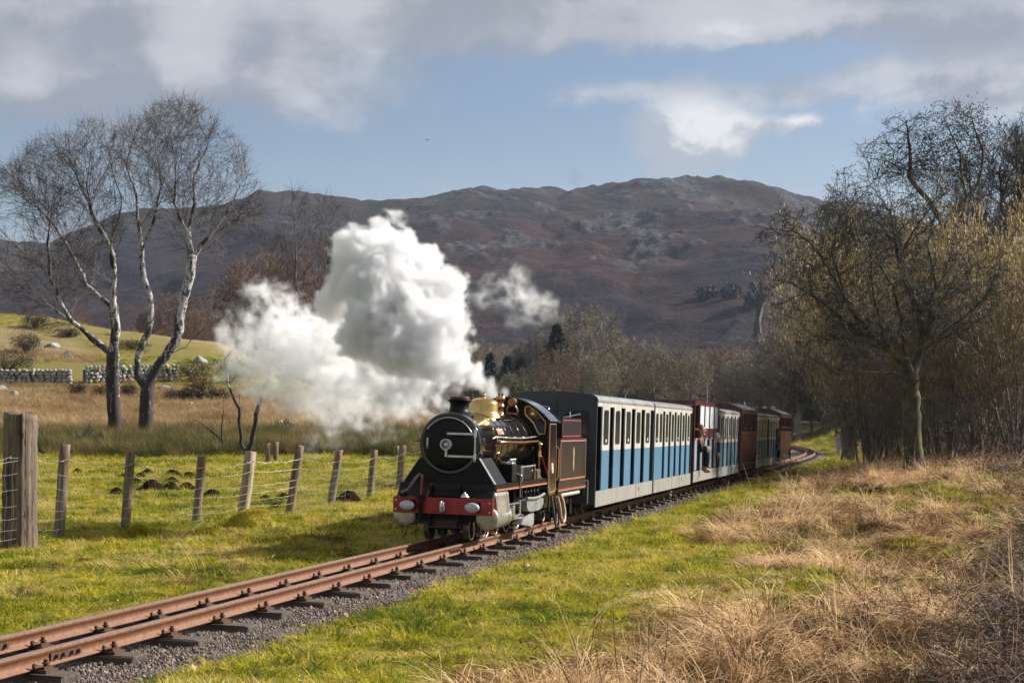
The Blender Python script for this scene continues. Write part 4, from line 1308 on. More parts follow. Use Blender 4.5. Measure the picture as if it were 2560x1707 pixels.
T1 = 13.57
saloon('leading blue and white coach with slate end panel, right behind the tender', T1, 4.80, 'gpgpgpgpgpg', M_cskirt, M_cblue, M_cwhite, M_croof)
saloon('second blue and white coach, its open doorways before the maroon framed coach', 18.44, 4.52, 'ppgpgpgpgpgpg', M_cskirt2, M_cblue, M_cwhite, M_croof2)
saloon('blue and white coach between the maroon framed open coach and the arched maroon van', 27.22, 4.32, 'gpgpgpgpgpg', M_cskirt2, M_cblue2, M_cwhite, M_croof2)
saloon('dull blue and white coach just behind the arched maroon van', 35.72, 3.78, 'gpgpgpgpg', M_cskirt2, M_cblue2, M_cwhite, M_croof2)
saloon('dark shaded blue and white coach just before the rearmost maroon van', 39.55, 3.86, 'gpgpgpgpg', M_cskirt2, M_cblue2, M_cwhite, M_croof2)


def open_coach(label, t0, L):
    o = empty('open_coach')
    o.matrix_world = trk_matrix(t0)
    tag(o, label, 'coach')
    HW, ZT = .555, 1.585
    b = MB(); b.box(-HW - .015, HW + .015, -.02, L + .01, ZT, ZT + .022); b.box(-HW - .015, HW + .015, -.022, .0, ZT - .05, ZT + .022); part('roof', b, [M_maroon], o)
    for ye in (0.0, L - .05):
        b = MB(); b.box(-HW, HW, ye, ye + .04, .18, .92); b.box(-HW, HW, ye, ye + .04, .92, 1.10)
        for x in (-HW, -.02, HW - .05): b.box(x, x + .05, ye, ye + .04, 1.10, ZT)
        e_ = part('end_frame', b, [M_maroon], o)
        for xa, xb in ((-HW + .05, -.02), (.03, HW - .05)):
            b = MB(); b.box(xa, xb, ye + .014, ye + .024, 1.10, ZT - .04); part('screen', b, [M_pale], e_)
    nbay = 5; w = L / nbay
    for sx in (1, -1):
        xo, xi = sx * HW, sx * (HW - .04)
        for k in range(nbay + 1):
            y = min(k * w, L - .05)
            b = MB(); b.box(*sorted((xo + sx * .004, xi)), y, y + .05, .34, ZT); part('post', b, [M_maroon], o)
        b = MB(); b.box(*sorted((xo, xi)), .05, L - .05, ZT - .05, ZT - .001); b.box(*sorted((xo, xi)), .05, L - .05, .905, .935); b.box(*sorted((xo, xi)), .05, L - .05, 1.085, 1.115); part('rail', b, [M_maroon], o)
        for k in range(nbay):
            if k in (0,) and sx == 1: continue
            b = MB(); b.box(*sorted((xo - sx * .014, xo - sx * .02)), k * w + .05, (k + 1) * w, 1.115, ZT - .05); part('screen', b, [M_pale], o)
        for k in range(nbay):
            if k in (0,) and sx == 1: continue
            b = MB(); b.box(*sorted((xo - sx * .010, xo - sx * .03)), k * w + .05, (k + 1) * w, .935, 1.085); part('waist_panel', b, [mat('dark_maroon', (.035, .010, .010), None, 4, .4)] if k == 1 and sx == 1 else [bpy.data.materials.get('dark_maroon') or M_maroon], o)
        for k in range(nbay):
            y = k * w
            b = MB(); b.box(*sorted((xo - sx * .004, xo - sx * .02)), y + .16, y + .50, .37, .905, bev=.004); dd = part('door', b, [M_bluedoor], o)
            b = MB(); b.box(*sorted((xo, xo - sx * .012)), y + .20, y + .46, .36, .46, bev=.003); b.box(*sorted((xo + sx * .006, xo - sx * .006)), y + .2, y + .46, .90, .935); part('kick_plate', b, [M_bluedoor, ], dd)
        b = MB(); b.box(*sorted((xo, xo - sx * .02)), .0, L - .03, .150, .345); part('skirt', b, [M_cskirt2], o)
    b = MB(); b.box(-HW + .03, HW - .03, .03, L - .06, .22, .345); part('floor', b, [M_cin], o)
    for k in range(nbay):
        b = MB(); b.box(-HW + .06, HW - .06, k * w + .30, k * w + .36, .345, .95); b.box(-HW + .06, HW - .06, k * w + .08, k * w + .58, .345, .60); part('seat', b, [M_cseat], o)
    b = MB(); b.box(-.32, .32, .25, L - .25, .12, .22); part('underframe', b, [M_bdull], o)
    for yy in (.5, .95, L - .95, L - .5): wheelset(o, yy, .125, wm_small)
    return o


open_coach('open coach with maroon posts and pale upper screens, a passenger leaning from it', 23.20, 3.93)


def van(label, t0, L, lamps=False):
    o = empty('maroon_van'); o.matrix_world = trk_matrix(t0); tag(o, label, 'coach')
    HW, Z0, ZE = .575, .15, 1.555
    ar = [(x, ZE + .155 * (1 - (abs(x) / (HW + .02)) ** 2.2)) for x in np.linspace(-HW - .02, HW + .02, 17)]
    b = MB(); n0 = len(ar)
    b.add([(x, -.02, z) for x, z in ar] + [(x, L + .02, z) for x, z in ar] + [(x, -.02, z - .02) for x, z in ar] + [(x, L + .02, z - .02) for x, z in ar],
          [(i, i + 1, i + 1 + n0, i + n0) for i in range(n0 - 1)] + [(i + 2 * n0, i + 1 + 2 * n0, i + 1 + 3 * n0, i + 3 * n0) for i in range(n0 - 1)] + [(i, i + 1, i + 1 + 2 * n0, i + 2 * n0) for i in range(n0 - 1)] + [(i + n0, i + 1 + n0, i + 1 + 3 * n0, i + 3 * n0) for i in range(n0 - 1)], True)
    part('roof', b, [mat('van_roof', (.10, .085, .085), (.15, .13, .13), 5, .5) if 'van_roof' not in bpy.data.materials else bpy.data.materials['van_roof']], o)
    for ye in (0, L - .03):
        b = MB(); b.prism([(-HW, .18), (-HW, ZE)] + [(x, z - .012) for x, z in ar[1:-1]] + [(HW, ZE), (HW, .18)], ye, ye + .03); e_ = part('end_panel', b, [M_maroon], o)
        b = MB(); b.box(-HW, HW, ye - .006, ye, 1.47, 1.53); part('waist_rail', b, [M_maroon], e_)
    b = MB(); b.box(-HW + .03, HW - .03, .04, L - .04, .2, .3); b.box(-.30, .30, .06, L - .06, .3, 1.3); part('floor', b, [M_cin], o)
    nb = 10; w = (L - .06) / nb
    for sx in (1, -1):
        xo, xi = sx * HW, sx * (HW - .02)
        prof = [(xo, 1.0), (xo, .66), (xo - sx * .012, .55), (xo - sx * .05, .42), (xo - sx * .075, .33), (xo - sx * .08, .31)]
        b = MB(); n1 = len(prof)
        b.add([(x, .03, z) for x, z in prof] + [(x, L - .03, z) for x, z in prof], [(i, i + 1, i + 1 + n1, i + n1) for i in range(n1 - 1)], True); part('lower_panel', b, [M_brownred], o)
        b = MB(); b.box(*sorted((xo - sx * .08, xo - sx * .1)), .03, L - .03, Z0, .31); part('skirt', b, [mat('olive_skirt', (.16, .14, .07), (.22, .19, .10), 5, .5)] if 'olive_skirt' not in bpy.data.materials else [bpy.data.materials['olive_skirt']], o)
        b = MB(); b.box(*sorted((xo + sx * .006, xi)), .03, L - .03, 1.0, 1.05); b.box(*sorted((xo, xi)), .03, L - .03, 1.46, ZE); part('rail', b, [M_maroon], o)
        for k in range(nb + 1):
            b = MB(); b.box(*sorted((xo + sx * .004, xi)), .03 + k * w - .022, .03 + k * w + .022, 1.05, 1.46); part('slat', b, [M_maroon], o)
        b = MB(); b.box(*sorted((xi, xi + sx * .004)), .04, L - .04, 1.05, 1.46); part('window', b, [M_cglass], o)
        for k in (2, 6):
            b = MB(); b.box(*sorted((xo + sx * .01, xo)), .03 + k * w + .1, .03 + k * w + .16, 1.12, 1.14); part('handle', b, [M_steel], o)
    if lamps:
        for k in range(7):
            b = MB(); b.ball((HW + .012, .3 + k * (L - .6) / 6, 1.16), .018, 6); part('roof_lamp', b, [M_cwhite], o)
    for yy in (.5, .95, L - .95, L - .5): wheelset(o, yy, .125, wm_small)
    b = MB(); b.box(-.32, .32, .25, L - .25, .12, .22); part('underframe', b, [M_bdull], o)
    return o


van('arched roof maroon van with varnished lower panels, midway along the train', 31.62, 4.02)
van('rearmost maroon van with a row of small white lamps, at the tail of the train', 43.52, 4.6, True)


# ------------------------------------------------------------------ passengers
M_brownc = mat('brown_jacket', (.10, .052, .028), (.15, .08, .045), 12, .8, 0, .3, 60)
M_blackc = mat('black_cloth', (.010, .010, .012), (.02, .02, .022), 12, .75, 0, .3, 60)
M_tanboot = mat('tan_boot', (.30, .19, .12), (.38, .25, .16), 10, .7)
M_skin = mat('skin', (.42, .25, .18), (.48, .30, .22), 8, .6)
M_greyh = mat('grey_hair', (.36, .36, .38), (.50, .50, .52), 30, .8)
M_bluec = mat('blue_sleeve', (.05, .075, .12), (.08, .11, .17), 10, .8)


def skin_body(name, nodes, edges, mats, parent, sub=2, fmat=None):
    """nodes: list of (x,y,z,r[,r2]); one continuous skinned surface"""
    me = bpy.data.meshes.new(name)
    me.from_pydata([n[:3] for n in nodes], edges, [])
    o = bpy.data.objects.new(name, me); C.objects.link(o)
    md = o.modifiers.new('skin', 'SKIN'); md.use_smooth_shade = True
    for i, n in enumerate(nodes):
        v = me.skin_vertices[0].data[i]; v.radius = (n[3], n[4] if len(n) > 4 else n[3]); v.use_root = (i == 0)
    s = o.modifiers.new('sub', 'SUBSURF'); s.levels = sub; s.render_levels = sub
    bpy.context.view_layer.update()
    me2 = bpy.data.meshes.new_from_object(o.evaluated_get(bpy.context.evaluated_depsgraph_get()))
    bpy.data.objects.remove(o); bpy.data.meshes.remove(me)
    me2.name = name; me2.materials.clear()
    for m in mats: me2.materials.append(m)
    if fmat is not None:
        for p in me2.polygons: p.material_index = fmat(p.center)
    return link(name, me2, parent)


def passenger(label, t, l, z, head, arm, coat, hair, trousers=None, face=1, leg=False):
    p = empty('person'); p.matrix_world = trk_matrix(t) @ T(l - .06, 0, z) @ Matrix.Scale(.86, 4)
    tag(p, label, 'person')
    # torso from hip (0,0,0) out to the shoulders, local X points out of the coach
    hx_, hy_, hz_ = head
    sh = Vector((hx_ * .78, hy_ * .7, hz_ - .20))
    nodes = [(0, 0, 0, .115, .13), (sh.x * .35, sh.y * .4, sh.z * .45, .115, .125), (sh.x * .8, sh.y * .85, sh.z * .85, .12, .13), (sh.x, sh.y, sh.z, .085, .09), (hx_ * .9, hy_ * .9, hz_ - .115, .045, .045),
             (sh.x + .01, sh.y - .15, sh.z - .02, .055), (arm[0] * .7, sh.y - .19, sh.z - .22, .045), (arm[0], sh.y - .16, arm[1], .035),
             (sh.x + .01, sh.y + .15, sh.z - .02, .055), (arm[0] * .7, sh.y + .19, sh.z - .22, .045), (arm[0], sh.y + .12, arm[1], .035)]
    ed = [(0, 1), (1, 2), (2, 3), (3, 4), (3, 5), (5, 6), (6, 7), (3, 8), (8, 9), (9, 10)]
    if leg:
        nodes += [(.06, -.09, -.02, .085), (.30, -.10, .02, .070), (.31, -.09, -.28, .052), (.27, -.09, -.42, .042),
                  (.02, .10, -.02, .085), (.25, .13, .03, .070), (.24, .13, -.26, .052), (.22, .13, -.40, .042)]
        k = 11
        ed += [(0, k), (k, k + 1), (k + 1, k + 2), (k + 2, k + 3), (0, k + 4), (k + 4, k + 5), (k + 5, k + 6), (k + 6, k + 7)]
    M_ = [coat, trousers or coat]
    skin_body('body', nodes, ed, M_, p, 2, (lambda c: 1 if (trousers and c.z < .10) else 0))
    # head with nose, brow, chin and ears
    b = MB()
    hc = Vector((hx_, hy_, hz_))
    b.ball(hc, .088, 14, (1.0, .82, 1.18))
    b.ball(hc + Vector((.088, 0, -.012)), .020, 6, (1.2, .7, 1.2)); b.ball(hc + Vector((.05, 0, -.085)), .045, 8, (1, .85, .7))
    for s_ in (-1, 1): b.ball(hc + Vector((-.005, s_ * .080, -.005)), .022, 6, (1, .4, 1.3))
    b.cur = 1
    for s_ in (-1, 1): b.ball(hc + Vector((.082, s_ * .032, .018)), .010, 6)
    b.box(hc.x + .075, hc.x + .092, hc.y - .025, hc.y + .025, hc.z - .062, hc.z - .054)
    part('head', b, [M_skin, M_blackc], p)
    b = MB(); b.ball(hc + Vector((-.018, 0, .026)), .094, 12, (.98, .92, 1.10)); b.ball(hc + Vector((-.055, 0, -.04)), .082, 10, (.9, 1.05, 1.3)); part('hair', b, [hair], p)
    for s_, idx in ((-1, 7), (1, 10)):
        a = Vector(nodes[idx][:3]); b = MB()
        b.ball(a + Vector((.02, 0, -.035)), .034, 8, (.6, .9, 1.2))
        for f in range(4): b.tube([a + Vector((.024, -.024 + .016 * f, -.06)), a + Vector((.03, -.026 + .0165 * f, -.095 - .006 * (f in (1, 2)))), a + Vector((.022, -.026 + .0165 * f, -.118 - .008 * (f in (1, 2))))], [.0085, .008, .006], 6)
        b.tube([a + Vector((.03, .028, -.03)), a + Vector((.045, .036, -.06)), a + Vector((.044, .03, -.085))], [.009, .0085, .006], 6)
        part('hand', b, [M_skin], p)
    if leg:
        for idx in (14, 18):
            a = Vector(nodes[idx][:3]); b = MB(); b.ball(a + Vector((.035, 0, -.045)), .05, 10, (1.7, .8, .8)); b.tube([a + Vector((0, 0, .04)), a + Vector((0, 0, -.04))], [.048, .05], 10); part('boot', b, [M_tanboot], p)
    return p


passenger('passenger in brown jacket and black trousers leaning out of the maroon framed coach', 24.15, .50, .74, (.16, -.16, .40), (.30, .06), M_brownc, M_brownc, M_blackc, leg=True)
passenger('grey haired passenger in blue sleeves looking out at the back of the maroon framed coach', 26.85, .40, .62, (.26, -.05, .36), (.30, .02), M_bluec, M_greyh)
passenger('passenger in dark clothes leaning from the shaded coach before the rearmost van', 42.6, .42, .62, (.24, -.05, .46), (.28, .0), M_blackc, M_blackc, M_blackc, leg=True)

# ------------------------------------------------------------------ fence along the field
def ground_hit(px, py, y0=6.0, y1=260.0):
    Ys = np.linspace(y0, y1, 3000)
    X = (px - CX) / F * Ys
    d = (CAMH - (py - HY) / F * Ys) - ground_z(X, Ys)
    k = np.nonzero(d <= 0)[0]
    Y = Ys[k[0]] if len(k) else y1
    return Vector(((px - CX) / F * Y, Y, gz((px - CX) / F * Y, Y)))


M_post = mat('weathered_post', (.10, .066, .040), (.22, .155, .095), 7, .85, 0, .7, 30, stretch=(3, 3, .3), c3=(.20, .19, .14), s3=4)
M_post2 = mat('sawn_post', (.22, .17, .11), (.36, .29, .20), 6, .85, 0, .5, 30, stretch=(3, 3, .3), c3=(.20, .20, .15), s3=4)
M_strain = mat('old_sleeper_post', (.085, .058, .040), (.26, .20, .15), 7, .9, 0, 1.0, 26, stretch=(3.5, 3.5, .22), c3=(.035, .022, .016), s3=3.2, lo=.3, hi=.7)
M_wire = mat('galvanised_wire', (.30, .30, .30), (.44, .44, .43), 20, .4, .6)

fence = empty('wire_fence', (-5, 20, -.15))
tag(fence, 'stock fence of leaning round posts, wire netting and barbed wire beside the track', 'fence')
FI = Matrix.Translation((5, -20, .15))


def rough_post(name, p0, p1, r, m, seed, square=False, n=12, seg=8, top=0.0, parent=None, M=None, flare=0.0):
    r_ = np.random.default_rng(seed)
    ax = (p1 - p0); L = ax.length; ax.normalize()
    a = ax.orthogonal().normalized(); b2 = ax.cross(a)
    vs, fs = [], []
    prof = r_.uniform(.93, 1.07, n)
    for i in range(seg + 1):
        c_ = p0 + ax * L * i / seg
        for k in range(n):
            an = 2 * math.pi * k / n
            q = prof[k] * (1 + .025 * r_.standard_normal())
            if square: q *= .92 / max(abs(math.cos(an)), abs(math.sin(an))) if n == 8 else 1
            rr = r * q * (1 + flare * (1 - i / seg) ** 3)
            h = 0
            if i == seg: h = top * (fbm(np.array(math.cos(an) * 1.5 + seed), np.array(math.sin(an) * 1.5), 3) - .5)
            vs.append(c_ + (a * math.cos(an) + b2 * math.sin(an)) * rr + ax * float(h))
    for i in range(seg):
        for k in range(n): fs.append((i * n + k, i * n + (k + 1) % n, (i + 1) * n + (k + 1) % n, (i + 1) * n + k))
    c0 = len(vs); vs.append(p1 + ax * float(top) * -.25)
    cap = [(seg * n + k, seg * n + (k + 1) % n, c0) for k in range(n)]
    vs = [(M @ v if M else v) for v in vs]
    me = np_mesh(name, [tuple(v) for v in vs], [np.array(fs), np.array(cap)], [m], smooth=not square)
    return link(name, me, parent)


fpx = [(48, 1362, 52, 1034, 17.6, .165), (147, 1352, 162, 1110, 18.9, .058), (313, 1334, 327, 1131, 20.3, .054), (490, 1315, 505, 1140, 21.9, .056), (610, 1280, 628, 1128, 23.2, .062), (722, 1294, 750, 1114, 24.2, .058), (826, 1264, 848, 1124, 27.4, .060), (923, 1258, 936, 1124, 29.4, .060), (997, 1230, 1007, 1113, 31.8, .066)]
posts = []
for i, (bx, by, tx, ty, Y, r) in enumerate(fpx):
    top = at(tx, ty, Y); bot = at(bx, by, Y)
    if i == 4: bot = at(606, 1300, Y)
    d = (bot - top).normalized(); bot = bot + d * .12
    posts.append((bot, top))
    if i == 0: rough_post('strainer_post', bot, top, r, M_strain, 5, n=40, seg=24, top=.12, parent=fence, M=FI, flare=.12)
    elif i == 4: rough_post('post', bot, top, r, M_post2, 20 + i, square=True, n=8, seg=4, parent=fence, M=FI)
    else: rough_post('post', bot, top, r, M_post, 20 + i, n=14, seg=8, top=.03, parent=fence, M=FI)
# off-frame anchor so that the wires run on out of the picture on the left, and on behind the engine
ends = [(at(-210, 1395, 15.6), at(-200, 1085, 15.6))] + [(b, t) for b, t in posts] + [(at(1075, 1215, 35), at(1080, 1100, 35)), (at(1150, 1190, 40), at(1152, 1088, 40))]


def level(i, f): return ends[i][0].lerp(ends[i][1], f)


def strand(name, fr, rad, sag, barb=False, jit=.0, seed=0):
    r_ = random.Random(seed)
    b = MB(); pts = []
    for i in range(len(ends) - 1):
        o_ = .06 if i not in (0, 1) else .16
        a, c_ = level(i, fr[i % len(fr)]), level(i + 1, fr[(i + 1) % len(fr)])
        n = 12
        for k in range(n):
            s = k / n
            p = a.lerp(c_, s); p.z -= sag * 4 * s * (1 - s) * (1 + .4 * r_.uniform(-1, 1)); p.z += r_.uniform(-jit, jit)
            pts.append(FI @ (p + Vector((.05, -.045, 0))))
    pts.append(FI @ (ends[-1][1].lerp(ends[-1][0], .1)))
    b.tube(pts[:-1], rad, 4, caps=False, smooth=True)
    if barb:
        for k in range(0, len(pts) - 2):
            for q in (.25, .75):
                p = pts[k].lerp(pts[k + 1], q); d = Vector((r_.uniform(-1, 1), r_.uniform(-1, 1), r_.uniform(-1, 1))).normalized() * .02
                b.tube([p - d, p + d], .0022, 3, caps=False)
    return b.build(name, [M_wire], fence)


strand('barbed_wire', [.86, .70, .86, .88, .86, .88, .84, .82, .88, .86, .86], .0028, .045, True, .006, 1)
strand('line_wire', [.70, .68, .70, .73, .72, .74, .72, .68, .74, .73, .72], .0028, .018, False, .003, 2)
for k, fr in enumerate((.58, .48, .38, .29, .20, .12)):
    strand('netting_wire', [fr + .02 * math.sin(i * 2.1 + k) for i in range(11)], .0019, .02, False, .004, 5 + k)
b = MB(); r_ = random.Random(8)
for i in range(len(ends) - 1):
    a0, a1 = ends[i], ends[i + 1]; L = (a0[0] - a1[0]).length; n = max(4, int(L / .15))
    for k in range(n):
        s = (k + .5) / n
        lo, hi = level(i, .12).lerp(level(i + 1, .12), s), level(i, .71).lerp(level(i + 1, .71), s)
        off = Vector((.05, -.045, 0)); lean = r_.uniform(-.02, .02)
        pts = [FI @ (lo.lerp(hi, q) + off + Vector((lean * math.sin(q * 3) + .015 * math.sin(q * 9 + k), 0, -.012 * 4 * s * (1 - s)))) for q in (0, .25, .5, .75, 1)]
        b.tube(pts, .0013, 3, caps=False)
o = b.build('netting', [M_wire], fence); o['kind'] = 'stuff'

# posts of the older fence across the meadow
for px, pb, pt, lx in ((672, 1160, 1108, -4), (689, 1160, 1104, 0), (537, 1136, 1113, -3), (993, 1150, 1114, -2), (392, 1140, 1118, 2)):
    p = ground_hit(px, pb - 4); p.z -= .1
    t_ = at(px + lx, pt, p.y)
    o = rough_post('fence_post', p, t_, .075 if px < 900 else .09, M_post, px, n=8, seg=4)
    lab = {672: 'dark leaning stump of old fence, close beside a taller thin post', 689: 'taller thin dark post standing close beside a leaning old fence stump', 537: 'short pale post in the reeds left of the forked birch', 993: 'dark old post behind the fence next to the engine smokebox', 392: 'short old post among the reeds right of the two birch trunks'}[px]
    tag(o, lab, 'fence post', 'old posts across the meadow')

# ------------------------------------------------------------------ molehills, moss, rocks
M_soil = mat('mole_soil', (.009, .006, .005), (.030, .018, .012), 40, 1.0, 0, 1.0, 60, spec=.03)
mh = [(193, 1182, 28, 'molehill farthest left, beside a smaller one'), (228, 1183, 22, 'small molehill right of the farthest left one'), (307, 1193, 26, 'molehill half hidden behind the second thin fence post'), (353, 1192, 32, 'low molehill left of the cluster behind the fence'), (369, 1184, 30, 'farthest molehill of the cluster behind the fence'), (342, 1206, 30, 'molehill just right of the second thin fence post'), (431, 1189, 44, 'wide peaked molehill at the back of the cluster'), (473, 1192, 34, 'molehill at the back of the cluster by the third thin post'),
      (429, 1210, 42, 'flat molehill above the cluster centre'), (379, 1224, 66, 'largest molehill, in front of the cluster'), (426, 1219, 38, 'molehill touching the right side of the largest one'), (466, 1221, 42, 'molehill left of the third thin fence post'), (292, 1233, 38, 'molehill nearest the fence left of the second thin post'), (531, 1238, 44, 'lone molehill between the third thin post and the sawn post'),
      (664, 1254, 44, 'molehill right of the sawn post'), (706, 1248, 40, 'molehill behind the leaning post right of the sawn post'), (692, 1269, 36, 'molehill lowest in the field, right of the moss mound'), (871, 1250, 60, 'wide molehill between the two posts nearest the engine')]
for i, (px, py, w, lab) in enumerate(mh):
    p = ground_hit(px, py + 1); rad = w / 2 / F * p.y * 1.12
    n = 22; vs, fs = [], []
    r_ = np.random.default_rng(i)
    rings = [(1.0, -.05), (.86, .18), (.66, .42), (.42, .62), (.2, .72), (.02, .76)]
    for rr, hh in rings:
        for k in range(n):
            a = 2 * math.pi * k / n; q = rr * (1 + .22 * (vnoise(np.array(math.cos(a) * 2 + i * 3), np.array(math.sin(a) * 2 + rr * 2)) - .5)) + r_.uniform(-.05, .05) * rr
            vs.append((q * rad * math.cos(a), q * rad * math.sin(a), rad * .85 * hh * (1 + r_.uniform(-.22, .22))))
    for a in range(len(rings) - 1):
        for k in range(n): fs.append((a * n + k, a * n + (k + 1) % n, (a + 1) * n + (k + 1) % n, (a + 1) * n + k))
    o = link('molehill', np_mesh('molehill', vs, np.array(fs), M_soil), None, p)
    tag(o, lab, 'molehill', 'molehills in the field')
    cl = MB()
    for k in range(26):
        a = r_.uniform(0, 6.28); q = rad * r_.uniform(.2, 1.15); s = rad * r_.uniform(.05, .12)
        cl.ball((q * math.cos(a), q * math.sin(a), max(0, rad * .45 * (1 - q / rad)) + s * .4), s, 4, (1, r_.uniform(.6, 1), r_.uniform(.6, 1)))
    c_ = cl.build('crumb', [M_soil], o); c_['kind'] = 'stuff'

M_rock = mat('grey_rock', (.16, .155, .15), (.34, .33, .32), 3, .9, 0, .8, 9, c3=(.13, .13, .07), s3=2)


def rock_mesh(seed, sx, sy, sz, m, sub=3):
    bm = bmesh.new(); bmesh.ops.create_icosphere(bm, subdivisions=sub, radius=1)
    r_ = random.Random(seed); pl = [Vector((r_.uniform(-1, 1), r_.uniform(-1, 1), r_.uniform(-.4, 1))).normalized() for _ in range(9)]
    for v in bm.verts:
        p = v.co.copy()
        for q in pl:
            d = p.dot(q)
            if d > .62: p -= q * (d - .62) * .85
        p *= 1 + .16 * (float(fbm(np.array(p.x * 2 + seed), np.array(p.y * 2 + p.z), 3)) - .5)
        v.co = Vector((p.x * sx, p.y * sy, p.z * sz))
    me = bpy.data.meshes.new('boulder'); bm.to_mesh(me); bm.free(); me.materials.append(m)
    return me


for i, (px, py, w, h, lab) in enumerate(((36, 993, 40, 22, 'grey boulder low on the slope near the left edge'), (4, 978, 34, 22, 'boulder at the left edge below the stone wall'), (410, 972, 42, 22, 'pale boulder right of the birch trunks below the gorse'), (118, 956, 26, 13, 'squared stone block at the foot of the stone wall gap'), (70, 962, 60, 8, 'long flat stone slab below the wall'), (165, 895, 44, 22, 'grey rock outcrop on the green slope left of the birches'), (478, 1018, 26, 18, 'small rock at the foot of the big gorse bush'), (530, 1030, 28, 20, 'small rock beside the sapling at the edge of the steam'), (130, 865, 40, 14, 'pale rock patch high on the green slope'), (500, 905, 40, 22, 'rock among the gorse near the right end of the wall'))):
    p = ground_hit(px, py); k = p.y / F
    o = link('boulder', rock_mesh(i, w / 2 * k, w / 2 * k, h * .8 * k, M_rock), None, p)
    tag(o, lab, 'rock', 'rocks on the left slope')

# ------------------------------------------------------------------ dry stone walls
M_wst = [mat('wall_stone', (.28, .27, .26), (.45, .44, .42), 5, .9, 0, .5, 20, c3=(.20, .20, .16), s3=3), mat('wall_stone_dark', (.22, .215, .205), (.37, .36, .345), 5, .9, 0, .5, 20)]
M_wcore = mat('wall_core', (.07, .066, .062), (.11, .105, .10), 6, .95)
wall_stones = [rock_mesh(40 + k, .5, .5, .5, M_wst[k % 2], 1) for k in range(8)]
for me in wall_stones: me.name = 'stone'


def stone_wall(label, x0, x1, base_fn, hpx, seed):
    r_ = random.Random(seed)
    o = empty('stone_wall', ground_hit((x0 + x1) / 2, base_fn((x0 + x1) / 2)))
    tag(o, label, 'stone wall', 'dry stone walls on the left slope')
    inv = o.location.copy()
    core = MB()
    px = x0; prev = None
    pxs = np.linspace(x0, x1, 12); bases = [ground_hit(q, base_fn(q)) for q in pxs]
    Lw = (bases[-1] - bases[0]).length; H = hpx / F * bases[0].y
    for i in range(11):
        a, c_ = bases[i] - inv, bases[i + 1] - inv
        d = (c_ - a).normalized(); nrm = Vector((-d.y, d.x, 0)).normalized() * .16
        core.add([a - nrm + Vector((0, 0, -.3)), c_ - nrm + Vector((0, 0, -.3)), c_ + nrm + Vector((0, 0, -.3)), a + nrm + Vector((0, 0, -.3)), a - nrm * .8 + Vector((0, 0, H * .9)), c_ - nrm * .8 + Vector((0, 0, H * .9)), c_ + nrm * .8 + Vector((0, 0, H * .9)), a + nrm * .8 + Vector((0, 0, H * .9))],
                 [(0, 1, 2, 3), (4, 5, 6, 7), (0, 1, 5, 4), (1, 2, 6, 5), (2, 3, 7, 6), (3, 0, 4, 7)])
    core.build('core', [M_wcore], o)
    zc = 0; row = 0
    while zc < H:
        ch = r_.uniform(.15, .22) * (1.1 if row < 1 else 1); s = r_.uniform(0, .1)
        while s < Lw:
            w = r_.uniform(.16, .36); f = min(1, (s + w / 2) / Lw)
            q = f * 11; i = min(10, int(q)); p = bases[i].lerp(bases[i + 1], q - i) - inv
            d = (bases[i + 1] - bases[i]).normalized(); nrm = Vector((d.y, -d.x, 0)).normalized()
            st = link('stone', r_.choice(wall_stones), o)
            st.location = p + nrm * (.15 + r_.uniform(-.03, .04)) + Vector((0, 0, zc + ch / 2 - .02 + r_.uniform(-.02, .02)))
            st.rotation_euler = (r_.uniform(-.25, .25), r_.uniform(-.25, .25), math.atan2(d.y, d.x) + r_.uniform(-.2, .2))
            st.scale = (w * 1.25, .30, ch * 1.35)
            s += w
        zc += ch * .92; row += 1
    return o


stone_wall('grey dry stone wall left of its gap, at the left edge', -40, 176, lambda x: 963, 38, 1)
stone_wall('grey dry stone wall right of its gap, behind the birch trunks', 208, 440, lambda x: 957 - (x - 208) * .02, 36, 2)

# ------------------------------------------------------------------ leafy bushes
def leaves_cloud(n, shape, leaf, seed, clump=0, sph=True):
    """leaf quads scattered in an ellipsoid volume; returns verts, faces"""
    r_ = np.random.default_rng(seed)
    c_ = r_.normal(size=(n, 3)); c_ /= np.linalg.norm(c_, axis=1)[:, None]
    rad = r_.random(n) ** .45
    lob = 1 + .5 * (fbm(c_[:, 0] * 2.1 + seed, c_[:, 1] * 2.1 + c_[:, 2] * 1.7, 3) - .5) * 2
    p = c_ * (rad * lob)[:, None] * np.array(shape)
    p[:, 2] = p[:, 2] + shape[2] * .85
    keep = (fbm(p[:, 0] * 3 / shape[0] + 5, p[:, 2] * 3 / shape[2] + p[:, 1] * 2 / shape[1], 3) > .40) & (p[:, 2] > 0)
    p = p[keep]
    return p


def quads(p, leaf, seed, aspect=.45, up=0.3):
    r_ = np.random.default_rng(seed); n = len(p)
    a = r_.normal(size=(n, 3)); a[:, 2] += up; a /= np.linalg.norm(a, axis=1)[:, None]
    b = np.cross(a, r_.normal(size=(n, 3))); b /= np.linalg.norm(b, axis=1)[:, None] + 1e-9
    L = leaf * r_.uniform(.6, 1.3, n)[:, None]
    v = np.stack([p - b * L * aspect * .5, p + a * L * .5 - b * L * aspect * .1, p + a * L, p + a * L * .5 + b * L * aspect * .5], 1).reshape(-1, 3)
    f = np.arange(n * 4).reshape(-1, 4)
    return v, f


M_gorse = mat('gorse_green', (.028, .036, .014), (.055, .062, .022), 3, .8, 0, 0, world=True, c3=(.075, .055, .03), s3=2)
M_gbrown = mat('gorse_brown', (.05, .035, .022), (.085, .062, .036), 3, .85, 0, 0, world=True)
M_gflower = mat('gorse_flower', (.50, .26, .012), (.60, .36, .02), 9, .6)
M_holly = mat('holly_leaf', (.010, .022, .010), (.022, .042, .018), 6, .30)
M_twigd = mat('dark_twig', (.035, .026, .022), (.07, .055, .045), 9, .85)


